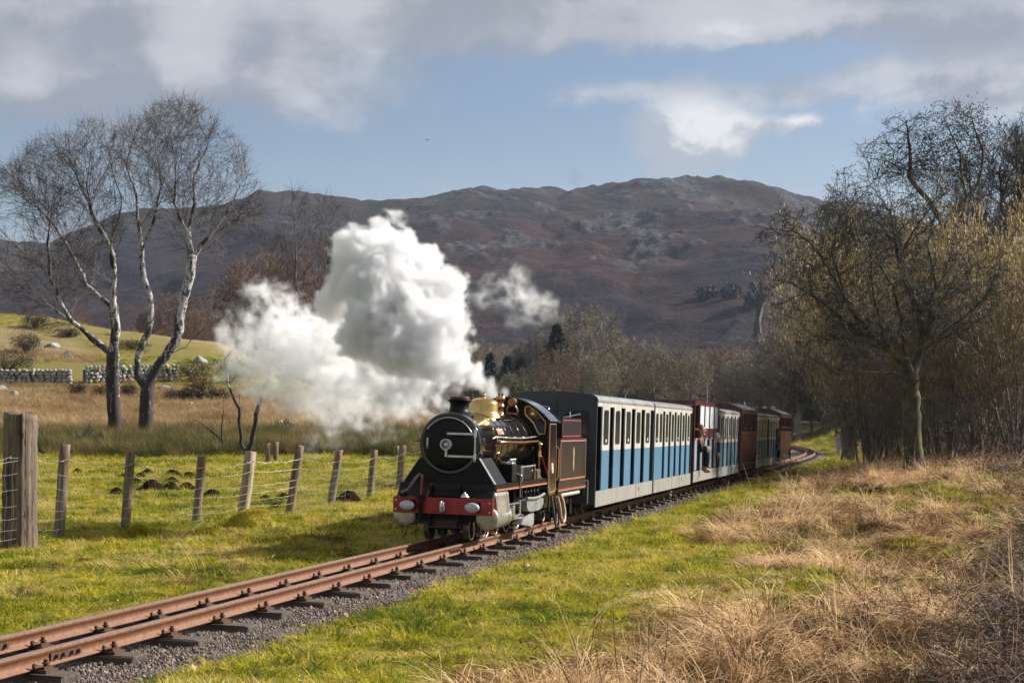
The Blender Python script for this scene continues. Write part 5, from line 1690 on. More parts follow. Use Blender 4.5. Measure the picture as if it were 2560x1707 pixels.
def bush(name, label, cat, px, py, w, h, mleaf, flower, seed, leaf=.10, dens=2600, group=None, jag=False):
    p = ground_hit(px, py); k = p.y / F
    sx, sz = w / 2 * k, h / 2 * k
    o = empty(name, p); tag(o, label, cat, group)
    q = leaves_cloud(dens, (sx, sx * .8, sz), leaf, seed)
    if jag: q = np.concatenate([q[q[:, 2] < sz * 1.2], leaves_cloud(dens // 3, (sx * .35, sx * .35, sz * 1.25), leaf, seed + 3), leaves_cloud(dens // 4, (sx * .3, sx * .3, sz * .6), leaf, seed + 4) + np.array([-sx * .75, 0, .1]), leaves_cloud(dens // 4, (sx * .4, sx * .3, sz * .55), leaf, seed + 5) + np.array([sx * .6, 0, .15])])
    v, f = quads(q, leaf, seed)
    link('foliage', np_mesh('foliage', v, f, mleaf), o)
    if flower:
        fl = q[(np.random.default_rng(seed + 1).random(len(q)) < flower) & (q[:, 2] > sz * .5)]
        fl = fl[fbm(fl[:, 0] * 2.5 / sx + 3, fl[:, 2] * 2.5 / sz + 1, 3) > .47]
        v, f = quads(fl * np.array([1.04, 1.04, 1.02]), leaf * .8, seed + 2, .8)
        if len(v): link('blossom', np_mesh('blossom', v, f, M_gflower), o)
    r_ = random.Random(seed); b = MB()
    for i in range(16):
        a = r_.uniform(0, 6.28); rr = r_.uniform(.2, .9)
        b.tube([(0, 0, -.05), (sx * rr * .4 * math.cos(a), sx * rr * .4 * math.sin(a), sz * .7), (sx * rr * math.cos(a), sx * rr * math.sin(a), sz * r_.uniform(1.1, 1.75))], [.03, .02, .006], 4)
    b.build('stem', [M_twigd], o)
    return o


G = 'gorse bushes on the left slope'
bush('gorse_bush', 'big round gorse bush with some yellow blossom on the green slope', 'bush', 66, 884, 82, 58, M_gorse, .10, 1, .10, 4200, G)
bush('gorse_bush', 'wide low gorse bank behind the left stone wall', 'bush', 18, 928, 160, 52, M_gorse, .07, 2, .10, 5200, G)
bush('gorse_bush', 'brown gorse bush on the knoll top, upper left', 'bush', 88, 822, 76, 40, M_gbrown, .05, 3, .12, 3000, G)
bush('gorse_bush', 'gorse bush with yellow patch on the knoll crest left of the birches', 'bush', 172, 842, 60, 24, M_gorse, .2, 4, .11, 2200, G)
bush('gorse_bush', 'brownish gorse bush left of the left birch trunk', 'bush', 193, 990, 46, 38, M_gbrown, .02, 5, .08, 2600, G)
bush('gorse_bush', 'small gorse bush with bright yellow blossom touching the left birch trunk', 'bush', 252, 996, 44, 38, M_gorse, .5, 6, .08, 2600, G)
bush('gorse_bush', 'brown gorse bush between the two birch trunks', 'bush', 322, 996, 46, 40, M_gbrown, .0, 7, .08, 2600, G)
bush('gorse_bush', 'tall gorse bush with a yellow flowering side near the steam', 'bush', 500, 1008, 84, 90, M_gorse, .30, 8, .09, 5200, G)
bush('gorse_bush', 'low green gorse left of the tall flowering one', 'bush', 432, 1006, 56, 36, M_gorse, .12, 9, .08, 2600, G)
bush('gorse_bush', 'dark gorse clump next to the low green one', 'bush', 464, 1008, 38, 42, M_gorse, .0, 10, .08, 2300, G)
bush('gorse_bush', 'brown gorse thicket at the right end of the stone wall', 'bush', 478, 950, 110, 52, M_gbrown, .04, 11, .10, 4200, G)
bush('gorse_bush', 'dark scrub on the slope above the wall, partly behind the steam', 'bush', 575, 960, 110, 76, M_gbrown, .02, 12, .10, 4200, G)
bush('gorse_bush', 'gorse low on the slope at the left edge of the steam', 'bush', 545, 1006, 64, 40, M_gorse, .12, 13, .09, 3000, G)
bush('gorse_bush', 'thin scrub on the knoll crest between the birches', 'bush', 330, 872, 100, 26, M_gbrown, .05, 14, .11, 2400, G)
bush('holly_bush', 'dark green holly bush left of the birch trunks in the meadow', 'bush', 222, 1128, 82, 64, M_holly, 0, 21, .075, 2000, None, True)
bush('holly_bush', 'dark green holly low in the meadow under the steam', 'bush', 905, 1092, 96, 70, M_holly, 0, 22, .085, 2200, None, True)
bush('holly_bush', 'small dark holly spray at the lower edge of the steam', 'bush', 715, 1088, 66, 40, M_holly, 0, 23, .08, 1100, None, True)
# moss mounds by the fence
M_moss = mat('moss_yellow', (.25, .21, .016), (.38, .29, .022), 20, .9, 0, .8, 40, world=True, c3=(.17, .16, .02), s3=7)


M_frond = None


def moss_mound(label, px, py, w, h, seed):
    p = ground_hit(px, py); k = p.y / F; sx, sz = w / 2 * k, h * k
    n, m_ = 40, 14; vs, fs = [], []
    for i in range(m_ + 1):
        rr = i / m_
        for j in range(n):
            a = 2 * math.pi * j / n; q = rr * (1 + .3 * (vnoise(np.array(2 * math.cos(a) + seed), np.array(2 * math.sin(a))) - .5))
            x, y = sx * q * math.cos(a), sx * .75 * q * math.sin(a)
            vs.append((x, y, sz * ((1 - rr ** 2) ** .8 if rr < 1 else -.1) * (.75 + .6 * (float(fbm(np.array(x * 6 + seed), np.array(y * 6), 3)) - .3)) - .02))
    for i in range(m_):
        for j in range(n): fs.append((i * n + j, i * n + (j + 1) % n, (i + 1) * n + (j + 1) % n, (i + 1) * n + j))
    o = link('moss_mound', np_mesh('moss_mound', vs, np.array(fs), M_moss, smooth=True), None, p)
    tag(o, label, 'moss')
    V = np.array(vs); r_ = np.random.default_rng(seed)
    pts = V[r_.integers(0, len(V) - n, 3200)] + r_.normal(size=(3200, 3)) * np.array([.02, .02, .004])
    v, f = quads(pts, .045, seed, .25, 1.6)
    c_ = link('moss_fronds', np_mesh('moss_fronds', v, f, M_frond), o); c_['kind'] = 'stuff'


M_frond = bpy.data.materials.new('moss_frond'); M_frond.use_nodes = True; _n = NT(M_frond.node_tree); M_frond.node_tree.nodes.clear()
_d = _n.n('ShaderNodeBsdfDiffuse'); _t = _n.n('ShaderNodeBsdfTranslucent'); _m = _n.n('ShaderNodeMixShader'); _o = _n.n('ShaderNodeOutputMaterial'); _c = _n.mix(_n.ss(_n.noise(_n.n('ShaderNodeNewGeometry').outputs['Position'], 7, 4), .4, .6), (.30, .25, .02), (.48, .40, .03))
_n.put(_d.inputs[0], _c); _n.put(_t.inputs[0], _c); _m.inputs[0].default_value = .35
M_frond.node_tree.links.new(_d.outputs[0], _m.inputs[1]); M_frond.node_tree.links.new(_t.outputs[0], _m.inputs[2]); M_frond.node_tree.links.new(_m.outputs[0], _o.inputs[0])
moss_mound('bright yellow green moss hummock below the sawn fence post', 628, 1318, 128, 52, 1)
moss_mound('low moss cushion at the foot of the second thin fence post', 345, 1344, 60, 24, 2)
moss_mound('low moss ridge left of the big moss hummock', 520, 1340, 110, 16, 3)

# walls and juniper on the fell
def hill_hit(px, py):
    j = int(np.argmin(abs(hx - px))); zz = Z_[:, j]; want = CAMH + (HY - py) / F * hy
    k = np.nonzero(zz >= want)[0]; i = k[0] if len(k) else len(hy) - 20
    return Vector(((px - CX) / F * hy[i], hy[i], zz[i]))


M_fellwall = mat('fell_wall_stone', (.032, .030, .032), (.055, .052, .052), .6, .9)


def fell_wall(label, pl):
    b = MB(); pts = []
    for i in range(len(pl) - 1):
        for k in range(6): pts.append(hill_hit(pl[i][0] + (pl[i + 1][0] - pl[i][0]) * k / 6, pl[i][1] + (pl[i + 1][1] - pl[i][1]) * k / 6))
    pts.append(hill_hit(*pl[-1])); c0 = pts[len(pts) // 2].copy()
    for a, c_ in zip(pts[:-1], pts[1:]):
        d = (c_ - a); nn = Vector((d.y, -d.x, 0)).normalized() * .35 if math.hypot(d.x, d.y) > .01 else Vector((.35, 0, 0))
        a, c_ = a - c0, c_ - c0; h = Vector((0, 0, .9)); lo = Vector((0, 0, -1.0))
        b.add([a - nn + lo, c_ - nn + lo, c_ + nn + lo, a + nn + lo, a - nn * .6 + h, c_ - nn * .6 + h, c_ + nn * .6 + h, a + nn * .6 + h], [(0, 1, 2, 3), (4, 5, 6, 7), (0, 1, 5, 4), (1, 2, 6, 5), (2, 3, 7, 6), (3, 0, 4, 7)])
    o = b.build('stone_wall', [M_fellwall], None, c0); tag(o, label, 'stone wall')


fell_wall('thin grey wall running straight down the right flank of the fell', [(1884, 709), (1904, 761), (1907, 775), (1899, 808), (1902, 837), (1911, 867), (1915, 892)])
for i, (px, py, w, h, lab) in enumerate(((1772, 748, 54, 26, 'faint dark juniper clump left of another, on the right flank of the fell'), (1826, 748, 46, 28, 'middle juniper clump on the right flank of the fell'), (1886, 772, 40, 28, 'dark juniper clump touching the wall on the fell'))):
    p = hill_hit(px, py); k = p.y / F; q = leaves_cloud(1500, (w / 2 * k, 6, h * .55 * k), 1.0, 300 + i); v, f = quads(q, 1.6, 300 + i, .8)
    o = link('juniper', np_mesh('juniper', v, f, mat('juniper_dark', (.018, .019, .018), (.030, .029, .026), .3, .9) if i == 0 else bpy.data.materials['juniper_dark']), None, p); tag(o, lab, 'bush', 'juniper on the fell')
# small distant things along the line
p = at(2095, 1118, 70); p.z = gz(p.x, p.y)
b = MB(); b.box(-.06, .06, -.05, .05, 0, 1.0); b.box(-.12, .12, -.065, -.05, .55, .95)
o = b.build('marker_post', [mat('marker_grey', (.22, .24, .27), (.32, .34, .37), 9, .6)], None, p); tag(o, 'weathered grey marker post beside the far bend of the track', 'post')
p = at(1768, 1010, 150); p.z = gz(p.x, p.y); top = at(1769, 960, 150)
lp = empty('street_lamp', p); tag(lp, 'thin pale lamp post above the maroon framed coach', 'street lamp')
b = MB(); b.tube([(0, 0, 0), (0, 0, top.z - p.z)], [.06, .04], 6); b.build('pole', [M_steel], lp)
b = MB(); b.box(-.22, .22, -.1, .1, top.z - p.z, top.z - p.z + .12); b.build('lamp_head', [M_cwhite], lp)
b = MB(); bp = at(1068, 351, 120)
b.add([(-.30, 0, .10), (0, .08, 0), (0, -.10, 0), (.30, .02, .12)], [(0, 1, 2), (1, 3, 2)]); b.ball((0, 0, 0), .06, 6, (.7, 2, .7))
o = b.build('bird', [M_blackc], None, bp); tag(o, 'tiny dark bird flying high over the fell', 'bird')

# ------------------------------------------------------------------ bare trees
def colonise(att, nodes, parents, step, infl, kill, iters=90, jit=.15, seed=0, trop=(0, 0, 0)):
    """grow branches from the given nodes towards attraction points"""
    r_ = np.random.default_rng(seed)
    P = [np.array(n, float) for n in nodes]; par = list(parents)
    A = np.array(att, float)
    best = np.full(len(A), 1e9); bi = np.zeros(len(A), int)
    fresh = list(range(len(P)))
    kids = {}
    for it in range(iters):
        if len(A) == 0 or not fresh: break
        FP = np.array([P[i] for i in fresh])
        for s in range(0, len(FP), 400):
            d = np.linalg.norm(A[:, None, :] - FP[None, s:s + 400], axis=2)
            j = d.argmin(1); dm = d[np.arange(len(A)), j]
            up = dm < best
            best[up] = dm[up]; bi[up] = np.array(fresh)[s:s + 400][j[up]]
        keep = best > kill
        A, best, bi = A[keep], best[keep], bi[keep]
        act = best < infl
        if not act.any(): break
        ids = bi[act]; v = A[act] - np.array(P)[ids]
        v /= np.linalg.norm(v, axis=1)[:, None]
        uq, inv = np.unique(ids, return_inverse=True)
        sm = np.zeros((len(uq), 3)); np.add.at(sm, inv, v)
        sm += r_.normal(size=sm.shape) * jit + np.array(trop)
        nn = np.linalg.norm(sm, axis=1); ok = nn > 1e-3
        fresh = []
        for q, i in enumerate(uq):
            if not ok[q]: continue
            newp = P[i] + sm[q] / nn[q] * step
            if kids.get(i, 0) > 3: continue
            kids[i] = kids.get(i, 0) + 1
            P.append(newp); par.append(int(i)); fresh.append(len(P) - 1)
    return np.array(P), np.array(par)


def radii(P, par, tip, trunk, ex=1.5):
    n = len(P); acc = np.zeros(n); has = np.zeros(n, bool)
    for i in range(n - 1, 0, -1):
        if acc[i] == 0: acc[i] = tip ** ex
        acc[par[i]] += acc[i]
    acc[0] = max(acc[0], tip ** ex)
    r = acc ** (1 / ex)
    r0 = r[0]
    if r0 < tip * 1.3: return tip + (trunk - tip) * np.linspace(1, 0, n)
    return tip + (r - tip) * ((trunk - tip) / max(r0 - tip, 1e-6))


def tree_mesh(P, par, r, thick, mats_, name, flare=True):
    """tubes along the branch chains; returns (thick verts/faces, thin verts/faces)"""
    n = len(P); ch = [[] for _ in range(n)]
    for i in range(1, n): ch[par[i]].append(i)
    out = {0: ([], [], 0), 1: ([], [], 0)}
    V = {0: [], 1: []}; Q = {0: [], 1: []}; cnt = {0: 0, 1: 0}

    def emit(chain, which):
        pts = P[chain]; rr = r[chain]
        if len(chain) < 2: return
        mx = rr[min(1, len(rr) - 1)]
        k = 9 if mx > .10 else (6 if mx > .035 else (4 if mx > .015 else 3))
        d = np.gradient(pts, axis=0); d /= np.linalg.norm(d, axis=1)[:, None] + 1e-9
        u = np.cross(d[0], [0.3, .2, 1]); u = u if np.linalg.norm(u) > 1e-3 else np.array([1.0, 0, 0])
        u /= np.linalg.norm(u); rings = []
        an = np.arange(k) * 2 * math.pi / k
        for i in range(len(pts)):
            u = u - d[i] * u.dot(d[i]); u /= np.linalg.norm(u) + 1e-9
            w = np.cross(d[i], u)
            rings.append(pts[i] + rr[i] * (np.cos(an)[:, None] * u + np.sin(an)[:, None] * w))
        v = np.concatenate(rings); m = len(pts)
        base = cnt[which] + (np.arange(m - 1)[:, None] * k)
        j = np.arange(k); jn = (j + 1) % k
        f = np.stack([base + j, base + jn, base + jn + k, base + j + k], 2).reshape(-1, 4)
        V[which].append(v); Q[which].append(f); cnt[which] += len(v)

    st = [(0, None)]
    while st:
        i, pr = st.pop()
        chain = ([pr] if pr is not None else []) + [i]
        cur = i
        while ch[cur]:
            c2 = sorted(ch[cur], key=lambda q: -r[q])
            for o_ in c2[1:]: st.append((o_, cur))
            cur = c2[0]; chain.append(cur)
        rr = r[chain]
        if pr is not None: rr = rr.copy()
        # split the chain where it gets thinner than the limit
        cut = len(chain)
        for q in range(len(chain)):
            if r[chain[q]] < thick: cut = q; break
        if pr is not None and len(chain) > 1:
            save = r[pr]; r[pr] = min(save, r[chain[1]] * 1.15)
        if cut >= 2: emit(chain[:cut + 1] if cut < len(chain) else chain, 0)
        if cut < len(chain): emit(chain[max(0, cut - (1 if cut >= 2 else 0)):], 1)
        if pr is not None and len(chain) > 1: r[pr] = save
    res = []
    for w in (0, 1):
        res.append((np.concatenate(V[w]), np.concatenate(Q[w])) if V[w] else (np.zeros((0, 3)), np.zeros((0, 4), int)))
    return res


def twigs(P, par, r, rmax, per, length, seg, w0, droop, seed, spread=.7, out_c=None, curl=.25):
    """fine ribbon twigs from the thin branches"""
    r_ = np.random.default_rng(seed)
    idx = np.nonzero((r < rmax) & (np.arange(len(P)) > 0))[0]
    n = int(len(idx) * per); idx = r_.choice(idx, n) if n else idx[:0]
    b = P[idx]; d0 = P[idx] - P[par[idx]]
    L0 = np.linalg.norm(d0, axis=1)[:, None] + 1e-9; d = d0 / L0
    b = b - d0 * r_.random((n, 1))
    d = d + r_.normal(size=(n, 3)) * spread
    if out_c is not None:
        o_ = b - np.array(out_c); d = d + .35 * o_ / (np.linalg.norm(o_, axis=1)[:, None] + 1e-9)
    d /= np.linalg.norm(d, axis=1)[:, None] + 1e-9
    ln = length * r_.uniform(.45, 1.25, (n, 1)) / seg
    side = np.cross(d, r_.normal(size=(n, 3))); side /= np.linalg.norm(side, axis=1)[:, None] + 1e-9
    pts = [b]; cur = b
    for s in range(seg):
        d = d + r_.normal(size=(n, 3)) * curl + np.array([0, 0, -droop]) * (s + 1) / seg
        d /= np.linalg.norm(d, axis=1)[:, None] + 1e-9
        cur = cur + d * ln; pts.append(cur)
    vs = []
    for s in range(seg + 1):
        w = w0 * (1 - .75 * s / seg) * .5
        vs += [pts[s] - side * w, pts[s] + side * w]
    v = np.stack(vs, 1).reshape(-1, 3)
    k = 2 * (seg + 1); base = np.arange(n)[:, None] * k
    f = np.concatenate([base + np.array([2 * s, 2 * s + 1, 2 * s + 3, 2 * s + 2]) for s in range(seg)], 0)
    return v, f, np.stack(pts, 1)


def join(*vf):
    vs, fs, o_ = [], [], 0
    for v, f in vf:
        if len(v) == 0: continue
        vs.append(v); fs.append(np.asarray(f) + o_); o_ += len(v)
    if not vs: return np.zeros((0, 3)), np.zeros((0, 4), int)
    return np.concatenate(vs), np.concatenate(fs)


def in_ellipses(n, ells, Y, depth, seed, shell=.0):
    """attraction points in ellipsoids given by photograph pixels at distance Y"""
    r_ = np.random.default_rng(seed); k = Y / F
    w = np.array([e[2] * e[3] for e in ells], float); w /= w.sum()
    out = []
    for (cx, cy, rx, ry), q in zip(ells, w):
        m = int(n * q) + 1
        u = r_.normal(size=(m, 3)); u /= np.linalg.norm(u, axis=1)[:, None]
        rad = r_.random(m) ** (1 / (3 + shell))
        c_ = at(cx, cy, Y)
        out.append(np.array(c_) + u * rad[:, None] * np.array([rx * k, depth * min(1, rx * k / 1.5), ry * k]))
    return np.concatenate(out)


def limbs_px(limbs, Y, step, seed, spread=1.0):
    """resample pixel polylines to node chains; each limb starts at the nearest point of the earlier ones"""
    r_ = random.Random(seed); P = []; par = []
    for li, pl in enumerate(limbs):
        pts = [at(x, y, Y) for x, y in pl]
        dy = 0.0; tgt = 0 if li == 0 else r_.uniform(-1, 1) * spread
        L = sum((pts[i + 1] - pts[i]).length for i in range(len(pts) - 1)); acc = 0
        if li == 0: prev = -1; y0 = 0
        else:
            d = [math.hypot(p[0] - pts[0].x, p[2] - pts[0].z) for p in P]; prev = int(np.argmin(d)); y0 = P[prev][1] - Y
        for i in range(len(pts) - 1):
            seg = pts[i + 1] - pts[i]; m = max(1, int(seg.length / step))
            for k in range(m + (1 if i == len(pts) - 2 else 0)):
                if li > 0 and i == 0 and k == 0: continue
                q = pts[i] + seg * (k / m); s = (acc + seg.length * k / m) / L
                P.append((q.x + r_.uniform(-.02, .02) + (step * .22 * math.sin(len(P) * .55 + li) if li else 0), Y + y0 + (tgt - 0) * s ** .8, q.z + r_.uniform(-.02, .02))); par.append(prev); prev = len(P) - 1
            acc += seg.length
    par[0] = 0
    return P, par


def fan(P, par, ells, Y, depth, seed, levels):
    """long flowing side branches off the limbs, then branchlets off those, kept inside the crown outline"""
    r_ = random.Random(seed)
    E = [(e[0], e[1], e[2] * 1.0, e[3] * 1.0) for e in ells]

    def inside(p):
        px = CX + F * p.x / p.y; py = HY - F * (p.z - CAMH) / p.y
        if abs(p.y - Y) > depth * 1.25: return False
        return any(((px - a) / c_) ** 2 + ((py - b_) / d) ** 2 < 1 for a, b_, c_, d in E)

    P = [Vector(p) for p in P]; par = list(par)
    src = list(range(3, len(P)))
    for (rate, l0, l1, seg, a0, a1, up, curl) in levels:
        new = []
        for i in src:
            base = P[par[i]]; d0 = P[i] - base
            if d0.length < 1e-6 or not inside(P[i]): continue
            d0.normalize()
            n = int(rate) + (1 if r_.random() < rate - int(rate) else 0)
            for _ in range(n):
                q = Vector((r_.gauss(0, 1), r_.gauss(0, 1), r_.gauss(0, 1))); q -= d0 * q.dot(d0)
                if q.length < 1e-3: continue
                q.normalize(); a = R(r_.uniform(a0, a1)); d = d0 * math.cos(a) + q * math.sin(a)
                L = r_.uniform(l0, l1); st = L / seg; prev = i; p = P[i].copy()
                bend = Vector((r_.gauss(0, 1), r_.gauss(0, 1), r_.gauss(0, .6))) * curl
                for s in range(seg):
                    d = (d + bend / seg + Vector((r_.gauss(0, 1), r_.gauss(0, 1), r_.gauss(0, 1))) * curl * .35 + Vector((0, 0, up)) / seg).normalized()
                    p = p + d * st
                    if not inside(p): break
                    P.append(p.copy()); par.append(prev); prev = len(P) - 1; new.append(prev)
        src = new
    return np.array([tuple(p) for p in P]), np.array(par)


FAN_BIRCH = [(1.35, 1.1, 3.3, 9, 22, 62, .30, .36), (1.25, .5, 1.3, 5, 20, 58, -.02, .32)]
FAN_HAW = [(1.5, .5, 1.5, 7, 30, 75, .12, .42), (1.1, .18, .50, 4, 30, 75, .05, .4)]
FAN_BARE = [(2.0, .9, 2.4, 7, 20, 55, .35, .35), (1.5, .45, 1.1, 4, 20, 55, .15, .3)]
M_birch_bark = None


def bark_birch(name, lo_amt):
    m, n, bs = new_mat(name)
    P = n.n('ShaderNodeTexCoord').outputs['Object']
    a = n.noise(n.v('MULTIPLY', P, (1.6, 1.6, .6)), 4.2, 7, .65, .6); b_ = n.noise(n.v('MULTIPLY', P, (1, 1, 5)), 4.0, 4, .6)
    z = n.sep(P)[2]
    lowz = n.ss(z, 5.0, .4)
    f = n.ss(n.m('ADD', n.m('ADD', a, n.m('MULTIPLY', n.m('SUBTRACT', b_, .5), .35)), n.m('MULTIPLY', lowz, lo_amt)), .45, .57)
    n.put(bs.inputs['Base Color'], n.mix(f, (.42, .40, .39), (.026, .019, .016)))
    bs.inputs['Roughness'].default_value = .8
    return m


M_birch = bark_birch('birch_bark', .19)
M_birch2 = bark_birch('young_birch_bark', 0.14)
M_btwig = mat('birch_twig', (.030, .018, .020), (.058, .036, .036), 4, .8, world=True)
M_bbranch = mat('birch_branch', (.05, .038, .036), (.20, .18, .17), 3.5, .8, world=True, lo=.4, hi=.6)
M_lichen = mat('hawthorn_bark', (.026, .022, .013), (.065, .058, .028), 5, .9, 0, .8, 20, c3=(.13, .13, .022), s3=3)
M_htwig = mat('hawthorn_twig', (.026, .024, .018), (.085, .08, .06), 5, .85, world=True)
M_oakbark = mat('oak_bark', (.065, .055, .043), (.13, .115, .085), 4, .9, 0, .5, 14)
M_oaktwig = mat('oak_twig', (.14, .12, .085), (.25, .215, .15), .6, .9, world=True)
M_redtwig = mat('red_twig', (.14, .085, .065), (.22, .14, .10), .8, .9, world=True)
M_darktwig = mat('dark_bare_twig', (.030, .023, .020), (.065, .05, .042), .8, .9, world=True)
M_hazel = mat('hazel_stem', (.085, .072, .055), (.19, .165, .13), 4, .8, world=True)
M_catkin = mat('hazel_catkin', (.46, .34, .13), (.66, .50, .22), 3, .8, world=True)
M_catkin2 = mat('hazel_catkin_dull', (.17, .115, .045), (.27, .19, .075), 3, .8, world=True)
M_ivy = mat('ivy_leaf', (.010, .018, .013), (.024, .035, .024), 2, .8, world=True)
M_conifer = mat('conifer_needles', (.012, .024, .014), (.030, .048, .028), 2, .8, world=True)


def hero_tree(name, label, limbs, ells, Y, n_att, trunk, tip, step, depth, mats3, seed, tw, infl=1.3, kill=.19, jit=.25, thick=.03, extra=None, group=None, trop=(0, 0, 0), gam=.22, fanned=None):
    P, par = limbs_px(limbs, Y, step, seed, depth * .8)
    if fanned: P, par = fan(P, par, ells, Y, depth, seed, fanned)
    att = in_ellipses(n_att if not fanned else 20, ells, Y, depth, seed)
    coarse = att[np.random.default_rng(seed).permutation(len(att))[:max(20, len(att) // 14)]]
    if not fanned: P, par = colonise(coarse, P, par, step * 1.5, infl * 2.2, kill * 2.6, 60, jit * 1.1, seed + 5, trop)
    if not fanned: P, par = colonise(att, P, par, step, infl, kill, 80, jit, seed, trop)
    r = radii(P, par, tip, trunk); r = tip + (r - tip) * np.clip((r - tip) / (trunk - tip), 0, 1) ** gam
    base = P[0].copy(); P = P - base
    o = empty(name, tuple(base)); tag(o, label, 'tree', group)
    # root flare
    zz = P[:, 2]; r = r * (1 + .30 * np.exp(-np.maximum(zz, 0) / .35) * (np.arange(len(P)) < 40))
    (tv, tf_), (nv, nf) = tree_mesh(P, par, r, thick, None, name)
    if len(tv): link('trunk', np_mesh('trunk', tv, tf_, mats3[0], smooth=True), o)
    wv, wf, wp = twigs(P, par, r, tw.get('rmax', .012), tw['per'], tw['len'], tw.get('seg', 3), tw['w'], tw['droop'], seed + 1, tw.get('spread', .7), None, tw.get('curl', .25))
    cv, cf = join((nv, nf), (wv, wf))
    if not len(cv): return o
    mi = np.concatenate([np.zeros(len(nf), int), np.ones(len(wf), int)])
    link('crown', np_mesh('crown', cv, cf, [mats3[1], mats3[2]], midx=mi), o)
    if extra: extra(o, P, par, r, wp)
    return o


YB = 56.0
BT = dict(per=1.1, len=.58, seg=3, w=.0070, droop=.06, spread=.42, rmax=.0085, curl=.12)
hero_tree('birch_tree', 'bare silver birch with dark leaning trunk, left of the two birches', [
    [(292, 1124), (284, 1020), (281, 940), (284, 880)],
    [(284, 885), (221, 843), (146, 785), (85, 744), (27, 708), (-30, 660)],
    [(221, 843), (177, 802), (150, 751), (126, 694), (130, 620), (138, 540), (70, 470)],
    [(284, 880), (290, 800), (288, 700), (284, 640), (272, 596), (236, 540), (205, 450), (160, 370)],
    [(288, 770), (211, 710), (185, 650), (165, 610), (110, 545), (50, 470), (0, 400)],
    [(284, 640), (300, 570), (322, 505), (300, 430), (280, 340)],
    [(275, 925), (215, 900), (165, 872), (115, 880)], [(240, 545), (226, 470), (250, 380), (225, 320)]],
    [(60, 500, 95, 105), (150, 420, 105, 95), (110, 600, 130, 120), (235, 400, 80, 110), (10, 640, 90, 90), (240, 560, 70, 110), (150, 720, 150, 70), (90, 810, 110, 36)],
    YB, 4600, .22, .0045, .17, 1.9, [M_birch, M_bbranch, M_btwig], 3, BT, fanned=FAN_BIRCH, gam=.12)
hero_tree('birch_tree', 'bare silver birch with forked white trunk, right of the two birches', [
    [(361, 1124), (366, 1040), (367, 975)],
    [(367, 975), (336, 940), (345, 885), (364, 830), (369, 770), (366, 735), (342, 655), (337, 560), (322, 480), (300, 400), (318, 310)],
    [(367, 975), (398, 910), (416, 885), (440, 830), (452, 760), (462, 700), (472, 640), (463, 580), (470, 520), (478, 430), (505, 350), (480, 280)],
    [(380, 790), (440, 755), (520, 726), (590, 690)],
    [(472, 640), (520, 585), (560, 520), (600, 450), (640, 400)],
    [(416, 885), (470, 868), (525, 815), (565, 770)],
    [(340, 650), (380, 560), (415, 470), (400, 380)], [(463, 580), (430, 500), (440, 400), (420, 320)], [(520, 585), (580, 560), (640, 520)], [(416, 890), (470, 905), (530, 915)]],
    [(335, 380, 85, 95), (450, 340, 110, 92), (540, 420, 85, 110), (590, 520, 75, 110), (480, 540, 110, 110), (390, 480, 100, 120), (560, 650, 80, 70), (430, 300, 70, 55), (540, 780, 70, 50)],
    YB - 1.5, 5600, .22, .0045, .17, 2.0, [M_birch, M_bbranch, M_btwig], 7, BT, fanned=FAN_BIRCH, gam=.12)
YV = 47.0
hero_tree('birch_tree', 'young birch with forked stem, its top lost in the steam', [
    [(618, 1138), (604, 1110), (600, 1070), (598, 1020), (600, 960)], [(618, 1132), (636, 1080), (652, 1020), (668, 960), (690, 900)], [(600, 1020), (570, 960), (560, 900)]],
    [(620, 900, 70, 80), (680, 860, 70, 80), (590, 920, 50, 60)], YV, 500, .10, .006, .15, .8, [M_birch2, M_bbranch, M_btwig], 9, dict(per=2, len=.4, seg=3, w=.009, droop=.2, rmax=.012), thick=.02)
for k, (x0, xt, yt, yb, sd, lab) in enumerate(((745, 735, 470, 940, 21, 'tall slender birch rising behind the steam, white stem nearest the knoll'), (800, 815, 490, 930, 22, 'slender birch to the right of the other one behind the steam'), (690, 672, 560, 950, 23, 'thin bare birch left of the slender pair behind the steam'))):
    hero_tree('slender_birch', lab, [[(x0, yb), (x0 - 6, yb - 150), (xt + 4, (yt + yb) / 2 - 60), (xt, yt + 40)], [(x0 - 4, yb - 200), (xt + 45, yt + 150), (xt + 60, yt + 60)], [(x0 - 4, yb - 160), (xt - 40, yt + 170), (xt - 55, yt + 80)]],
              [(xt, yt + 90, 55, 95), (xt + 40, yt + 130, 50, 90), (xt - 40, yt + 150, 50, 90), (xt, yt + 230, 85, 90)], 88.0, 900, .12, .008, .3, 1.2, [M_birch2, M_bbranch, M_btwig], sd, dict(per=2.6, len=.8, seg=3, w=.010, droop=.03, rmax=.02, curl=.1), fanned=[(.55, .9, 2.2, 7, 15, 40, .5, .2), (.6, .5, 1.0, 4, 15, 45, .2, .2)], thick=.05, infl=2.2, kill=.4, group='slender birches behind the steam')
